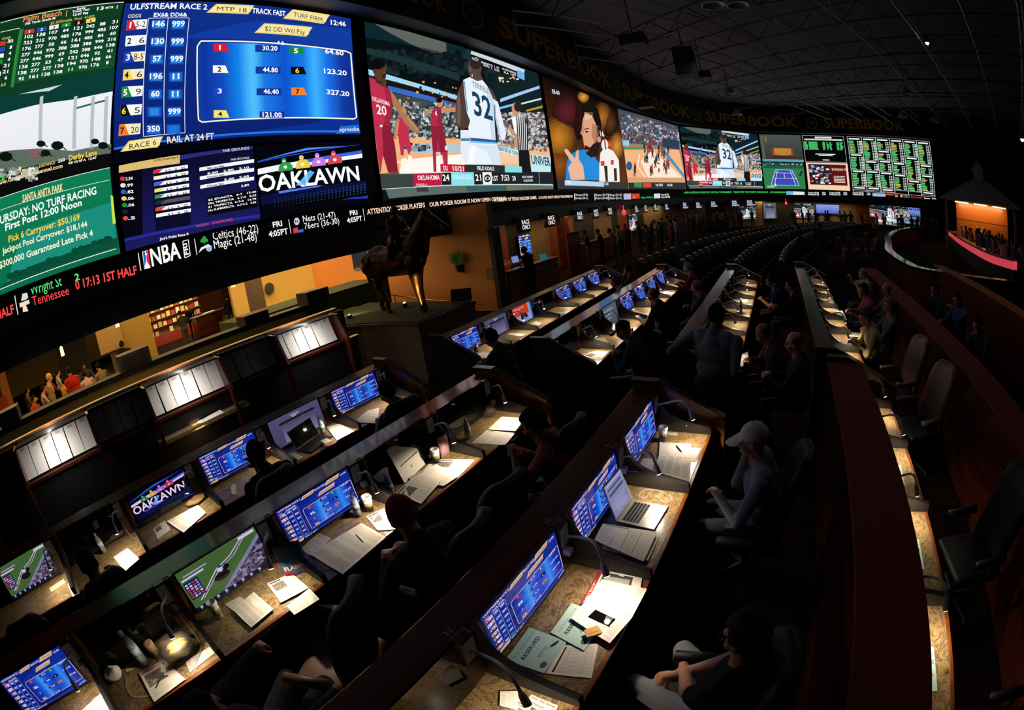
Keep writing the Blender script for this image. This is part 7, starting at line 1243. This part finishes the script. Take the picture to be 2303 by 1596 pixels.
for i, (x, y, w, hh, t) in enumerate([(1178, 504, .95, .62, 'RACE ONLY sign nearest the orange wall'), (1236, 494, .95, .62, 'second RACE ONLY sign from the orange wall'), (1301, 484, .95, .62, 'third RACE ONLY sign, over the dark kiosk'), (1338, 478, .95, .62, 'fourth RACE ONLY sign, over the raised phone'), (1370, 474, .95, .62, 'fifth RACE ONLY sign, over the queue'), (1431, 470, .85, .6, 'window sign right of the red exit lamp'), (1452, 468, .85, .6, 'second window sign right of the red exit lamp'), (1474, 466, .85, .6, 'third window sign right of the red exit lamp'), (1499, 465, .85, .6, 'fourth window sign right of the red exit lamp'), (1540, 462, 1.1, .7, 'first of the five bluish far window signs'), (1570, 461, 1.1, .7, 'second of the five bluish far window signs'), (1604, 459, 1.2, .7, 'third of the five bluish far window signs'), (1652, 457, 1.3, .75, 'fourth of the five bluish far window signs'), (1686, 456, 1.3, .75, 'last of the five bluish far window signs')]):
    s, z = on_wall(x, y, .3); p = Vector(wallpt(s, z-hh/2, .3)); p2 = Vector(wallpt(s+.1, z-hh/2, .3)); d = p2-p; screen_tv(t, p, w, hh, math.degrees(atan2(d.y, d.x))-90, RO if i < 5 else ROs, 'small signs over the windows', 0, M_tv)
def wtv(x, y, w, hh, pic, t, off=-.75):
    s, z = on_wall(x, y, off); p = Vector(wallpt(s, z-hh/2, off)); d = Vector(wallpt(s+.1, 0, off))-Vector(wallpt(s, 0, off)); screen_tv(t, p, w, hh, math.degrees(atan2(d.y, d.x))-90, pic, 'televisions at the windows')
NB = Pic(None, 1.7); NB.paste(E_); BL = Pic(None, 1.8); BL.rect(0, 0, 1, 1, '3a50b0', 0, 3, 3, '8aa0f0'); BL.rect(0, 0, 1, .18, '10142a', 1)
wtv(1181, 551, 1.0, .9, MB_, 'blue odds television behind the race window clerk'); wtv(1424, 500, 1.7, 1.2, NB, 'television over the queue with number 32'); wtv(1680, 478, 2.2, 1.3, NB, 'bright television over the far standing crowd'); wtv(1731, 474, 1.5, 1.6, WB, 'pinkish upright screen left of the red lamp'); wtv(1808, 474, 2.3, 1.5, NB, 'television left of the pale blue screen'); wtv(1862, 472, 2.6, 1.1, BL, 'wide pale blue screen in the far wall')
for x, y, w, hh, pc, t in ((1974, 475, 1.9, 1.2, NB, 'upper left screen of the clubhouse cluster'), (2001, 482, 3.4, 2.2, NB, 'largest screen of the clubhouse cluster'), (2028, 476, 1.9, 1.2, NB, 'upper middle screen of the clubhouse cluster'), (2052, 478, 1.9, 1.2, BL, 'upper right pale screen of the clubhouse cluster'), (2030, 491, 1.8, 1.0, J_, 'lower middle screen of the clubhouse cluster'), (2053, 493, 1.8, 1.0, J_, 'lower right screen of the clubhouse cluster')): wtv(x, y, w, hh, pc, t, -.6)
sc0 = on_wall(2006, 466, .1); sc1 = on_wall(2071, 468, .1); letters('CLUBHOUSE', sc0[0], sc1[0], sc0[1]-.1, .55, .1, M_gold, 'dim gold CLUBHOUSE word over the far screens', 'gold words')
for x, y, t in ((1404, 478, 'small red exit lamp above the queue'), (1768, 457, 'small red exit lamp at the far end of the windows')): s, z = on_wall(x, y, .3); tag(MB().ball((0, 0, 0), (.12, .2, .16), 10, 7).tube([(0, 0, 0), (0, 0, .45)], .03, 6).build('exit_lamp', mat('exit_red', '400808', emit='ff2848', es=1.6), loc=wallpt(s, z, .28)), t, 'lamp')
for (x0, y0), (x1, y1), hh, m, t in (((1283, 618), (1310, 610), 1.75, M_red_p, 'dark red poster board at the end of the race counter'), ((1520, 556), (1545, 553), 1.9, mat('pale_board', '6a5860', .6), 'pale upright sign board in front of the standing crowd')):
    a, b2 = at_z(x0, y0, 0), at_z(x1, y1, 0); r = thing('sign_board', t, 'sign board', (a+b2)/2, atan2((b2-a).y, (b2-a).x)); L = (b2-a).length; MB().bb(-L/2, L/2, -.04, .04, .02, hh).build('panel', m, r); MB().bb(-L*.4, L*.4, -.046, -.04, hh*.72, hh*.92).build('heading', mat('board_heading', '9a7a70', .7), r); MB().bb(-L*.5, L*.5, -.15, .15, 0, .03).build('foot', M_black, r)
for x, y, t in ((1282, 600, 'dark wooden pilaster beside the red poster board'), (1270, 600, 'second dark wooden pilaster of the race counter')): p = at_z(x, y, 0); tag(MB().bb(-.12, .12, -.12, .12, 0, 2.44).build('pilaster', M_wood, loc=tuple(p)), t, 'pilaster')
# things on the near race counter
for x, y, zz, m, t in ((1135, 560, 1.08, M_paper, 'pale tilted ticket printer at the race window, left one'), (1146, 568, 1.08, M_paper, 'pale tilted ticket printer at the race window, right one'), (1224, 577, 1.08, mat('teal_case', '2a8a8a', .5, emit='2a8a8a', es=.4), 'small teal screen on the race counter'), (1160, 582, 1.08, mat('tablet', '1a1c30', .3, emit='8a9ae0', es=.7), 'upright glowing tablet on the race counter')):
    p = at_z(x, y+8, zz); tag(MB().bb(-.02, .05, -.12, .12, 0, .22, T=Tm((0, 0, 0), R(-20), 0, R(-15))).build('ticket_machine', m, loc=tuple(p)), t, 'ticket machine')
p = at_z(1127, 590, 1.09); o = thing('counter_lamp', 'small glowing lamp on the race counter', 'lamp', p); MB().ball((0, 0, .04), .05, 10, 7).build('bulb', mat('counter_bulb', 'ffffff', emit='ffe0a8', es=5), o); MB().lathe([(.05, 0), (.03, .02)], 10).build('base', M_black, o)
# ------------------------------------------------------------------ dark theatre seats in curved rows
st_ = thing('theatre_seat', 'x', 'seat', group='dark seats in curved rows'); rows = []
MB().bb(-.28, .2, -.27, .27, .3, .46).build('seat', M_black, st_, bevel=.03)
pr = [(.2, .3), (.2, .95), (.24, 1.03), (.31, 1.06), (.37, 1.02), (.38, .9), (.36, .3)]; MB().prism(pr, -.27, .27).build('backrest', M_black, st_, bevel=.02); MB().ball((.29, 0, 1.06), (.06, .17, .028), 12, 7).build('headrest', mat('headrest_grey', 'd8d0cc', .5), st_, True); MB().bb(-.2, .3, -.31, -.27, .1, .66).build('armrest', M_black, st_); MB().bb(-.1, .1, -.2, .2, 0, .3).build('pedestal', M_black, st_)  # pale cap on the backrest paints in the screen light along its top
first = True
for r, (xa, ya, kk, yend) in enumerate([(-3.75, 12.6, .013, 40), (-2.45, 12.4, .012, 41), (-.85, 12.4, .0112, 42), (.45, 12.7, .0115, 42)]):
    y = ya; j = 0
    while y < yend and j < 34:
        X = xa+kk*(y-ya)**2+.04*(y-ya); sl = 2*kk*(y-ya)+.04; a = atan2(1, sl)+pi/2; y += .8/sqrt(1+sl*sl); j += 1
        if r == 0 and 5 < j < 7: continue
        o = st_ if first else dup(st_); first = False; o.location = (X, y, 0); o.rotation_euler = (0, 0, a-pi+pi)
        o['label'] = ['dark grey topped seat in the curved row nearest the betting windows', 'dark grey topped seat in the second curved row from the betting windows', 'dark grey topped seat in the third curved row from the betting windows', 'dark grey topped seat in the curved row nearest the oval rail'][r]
M_lounge = mat('lounge_red', '4a2428', .7); lg = None
for i, (x, y) in enumerate([(1898, 560), (1922, 562), (1938, 545), (1885, 590), (1912, 590), (1948, 588), (1918, 540), (1960, 560)]):
    p = at_z(x, y, .4)
    if lg is None:
        lg = thing('lounge_chair', 'x', 'chair', group='dim lounge chairs'); MB().bb(-.35, .35, -.35, .35, .12, .42).build('seat', M_lounge, lg, bevel=.05); MB().bb(.2, .4, -.38, .38, .12, .95).build('backrest', M_lounge, lg, bevel=.06)
        for s in (-1, 1): MB().bb(-.35, .3, s*.38-.06, s*.38+.06, .12, .6).build('armrest', M_lounge, lg, bevel=.03)
        o = lg
    else: o = dup(lg)
    o.location = (p.x, p.y, 0); o.rotation_euler = (0, 0, R(random.choice([0, 20, -15, 160]))); o['label'] = 'dim dark red lounge chair between the curved seats and the oval rail'
# ------------------------------------------------------------------ oval rail, pink bar, pavilion
ov = catmull([(15.2, 42.5), (10, 34), (6.8, 26), (5.6, 21.5), (4.8, 18.4), (4.55, 16.3), (4.5, 14.8), (4.75, 13.6), (6.5, 12.9), (9.5, 13.2), (13, 14)], 5); ol = thing('oval_rail', 'curved glossy rail wall reflecting green light round the sunken lounge', 'rail', (0, 0, 0))
def ribbon(P, z0, z1, th, m, name, root):
    mb = MB(); G = []
    for i, p in enumerate(P): t = (P[min(i+1, len(P)-1)]-P[max(i-1, 0)]).normalized(); n = Vector((t.y, -t.x))*th/2; G.append([(p.x+n.x, p.y+n.y, z0), (p.x-n.x, p.y-n.y, z0), (p.x-n.x, p.y-n.y, z1), (p.x+n.x, p.y+n.y, z1), (p.x+n.x, p.y+n.y, z0)])
    return mb.grid(G).build(name, m, root)
ribbon(ov, 0, .93, .14, M_wood, 'wall', ol); ribbon(ov, .93, 1.0, .34, mat('polished_top', '30363a', .08, .9), 'top_rail', ol)
M_pink = mat('pink_bar', 'c86a70', .5, emit='ff5064', es=.5); pb_ = BARP; br = thing('bar_counter', 'long curved bar counter glowing pink red', 'bar', (0, 0, 0)); ribbon(pb_, .68, 1.02, .3, M_pink, 'lit_front', br); ribbon(pb_, 1.02, 1.1, .5, mat('bar_top', '8a6a60', .2), 'top', br); ribbon(pb_, 0, .68, .28, M_black, 'plinth', br)
pv = thing('pavilion', 'grey hip roofed pavilion with a spired cupola over an orange back wall', 'pavilion', (24, 35, 0)); M_roof = tex(mat('shingle_grey', '8a8a88', .8), 'NOISE', 6, [(.3, '7a7a78'), (.7, '9a9a96')])
dr = ray(2205, 458); ctr = at_z(2205, 458, 2.95) if dr.z > 0 else None
D0 = 37.0; hd = Vector((dr.x, dr.y, 0)).normalized(); zq = lambda x, y: CZ+D0*ray(x, y).z/hypot(ray(x, y).x, ray(x, y).y)
pv.location = hd*D0; pv.rotation_euler = (0, 0, atan2(hd.y, hd.x)); zb_, zt_, zc_, zs_ = zq(2205, 458), zq(2205, 402), zq(2205, 386), zq(2205, 360); hw_ = D0*abs(math.atan2(ray(2292, 456).x, ray(2292, 456).y)-math.atan2(ray(2122, 458).x, ray(2122, 458).y))/2
q4 = [(-hw_, -hw_), (hw_, -hw_), (hw_, hw_), (-hw_, hw_)]; MB().add([(x, y, zb_) for x, y in q4]+[(x*.1, y*.1, zt_) for x, y in q4], [(0, 1, 5, 4), (1, 2, 6, 5), (2, 3, 7, 6), (3, 0, 4, 7), (3, 2, 1, 0)]).build('roof', M_roof, pv)
MB().bb(-.42, .42, -.42, .42, zt_-.3, zc_).build('cupola', M_roof, pv); MB().add([(-.6, -.6, zc_), (.6, -.6, zc_), (.6, .6, zc_), (-.6, .6, zc_), (0, 0, zs_)], [(0, 1, 4), (1, 2, 4), (2, 3, 4), (3, 0, 4), (3, 2, 1, 0)]).build('spire', M_roof, pv)
MB().bb(1.0, 1.3, -hw_*.72, hw_*.66, 0, zb_-.05).build('back_wall', M_win, pv); MB().bb(.97, 1.0, -hw_*.72, hw_*.66, zb_*.62, zb_*.65).build('shelf', M_woodl, pv)
for s in (-1, 1): MB().bb(-hw_*.8, -hw_*.7, s*hw_*.85-.1, s*hw_*.85+.1, 0, zb_).build('column', M_taupe, pv)
for k in (-.5, 0, .5): MB().bb(.5, .7, k*hw_-.6, k*hw_+.6, zb_-.1, zb_-.04).build('light_bar', mat('bar_light', 'ffffff', emit='ffd8a0', es=3), pv)
wl = pv.matrix_basis @ Vector((.2, 0, zb_-.2)); area('pavilion_light', wl, hw_*1.2, 90, AMB, to=wl+Vector((hd.x*.6, hd.y*.6, -1)), sizey=.5)
# ------------------------------------------------------------------ dining room furniture
M_tbl = mat('table_top', '5a3a20', .4)
for i, (x, y, X, t) in enumerate([(110, 880, -13.2, 'dining table beside the red shirted waiter'), (200, 850, -13.4, 'dining table in front of the pink white shirt'), (60, 895, -13.6, 'dining table at the far left of the dining room')]):
    p = at_x(x, y, X); r = thing('dining_table', t, 'table', (p.x, p.y, 0)); MB().lathe([(.45, .72), (.46, .75), (.45, .76)], 20).build('tabletop', M_tbl, r); MB().tube([(0, 0, 0), (0, 0, .72)], .04, 8).build('stem', M_black, r); MB().lathe([(.25, 0), (.05, .04)], 14).build('base', M_black, r)
hsx = thing('host_stand', 'dark wooden host stand in the lit room behind the half wall', 'host stand', (-22, 7.9, 0)); MB().bb(-.4, .4, -.9, .9, 0, 1.05).build('body', M_wood, hsx); MB().bb(-.5, .5, -1, 1, 1.05, 1.1).build('top', M_dark, hsx); MB().bb(-.25, .2, -.3, .3, 1.1, 1.13).build('papers', M_paper, hsx)
sh = thing('snack_shelves', 'tall shelves of red and white snack packets behind the host stand', 'shelves', (-26, 6.6, 0)); MB().bb(-.3, .0, -2.2, 2.2, .5, 2.6).build('cabinet', M_panelwall, sh); MB().bb(-.3, .3, -2.2, 2.2, 0, .5).build('plinth', M_red_p, sh)
for k in range(5): MB().bb(0, .3, -2.2, 2.2, .5+k*.42, .53+k*.42).build('shelf', M_woodl, sh)
PK = [mat('packet_'+c, c, .5) for c in ('c8a070', 'd8d0c0', 'a83020', 'e0c060')]
for k in range(5):
    for j in range(14):
        if random.random() < .85: o = MB().bb(-.07, .07, -.11, .11, 0, random.uniform(.16, .3)).build('snack_packet', PK[(j*3+k) % 4], loc=(-25.82, 4.55+j*.31, .53+k*.42)); tag(o, 'small snack packet on the shelves behind the host stand', 'packet', 'packets on the snack shelves')
for x, y, X, t in ((518, 722, -16, 'tall potted plant right of the host stand'), (250, 800, -14, 'tall potted plant beside the yellow wall')):
    p = at_x(x, y, X); r = thing('potted_plant', t, 'plant', (p.x, p.y, 0)); MB().lathe([(.16, 0), (.22, .5), (.2, .5), (.18, .45)], 16).build('pot', mat('clay_pot', '7a4a2a', .6), r, True); mb = MB()
    for i in range(34): a = i*2.4; rr = random.uniform(.15, .45); mb.tube([(0, 0, .45), (rr*.4*cos(a), rr*.4*sin(a), .8), (rr*cos(a), rr*sin(a), random.uniform(.9, 1.35))], [.012, .012, .002], 4)
    mb.build('foliage', mat('plant_leaf', '4a5a28', .7), r)
for x, y, X, t in ((445, 645, -15.5, 'glass pendant lamp over the host stand'), (525, 645, -14.5, 'glass pendant lamp near the grey column'), (142, 800, -16, 'small amber pendant in the dining room'), (265, 735, -14.8, 'bright pendant beside the yellow wall')):
    p = at_x(x, y, X); z = min(p.z, 2.95); o = thing('pendant_lamp', t, 'lamp', (p.x, p.y, z)); MB().lathe([(.03, .3), (.06, .25), (.07, 0), (.06, 0)], 12).build('shade', mat('amber_shade', 'e8c070', .3, emit='ffd890', es=2.5), o, True); MB().tube([(0, 0, .28), (0, 0, 3.2-z)], .008, 5).build('cord', M_black, o)
tag(MB().bb(-.01, .01, -.35, .35, -.45, .45).build('poster', mat('poster_red', 'b0401c', .7, ), loc=tuple(at_x(8, 920, -19.9))), 'red poster at the left edge of the dining room', 'poster'); tag(MB().bb(-.01, .01, -.45, .45, -.5, .5).build('menu_board', mat('menu_cream', 'b89860', .7), loc=tuple(at_x(245, 752, -15.2))), 'pale menu board beside the yellow wall', 'board')
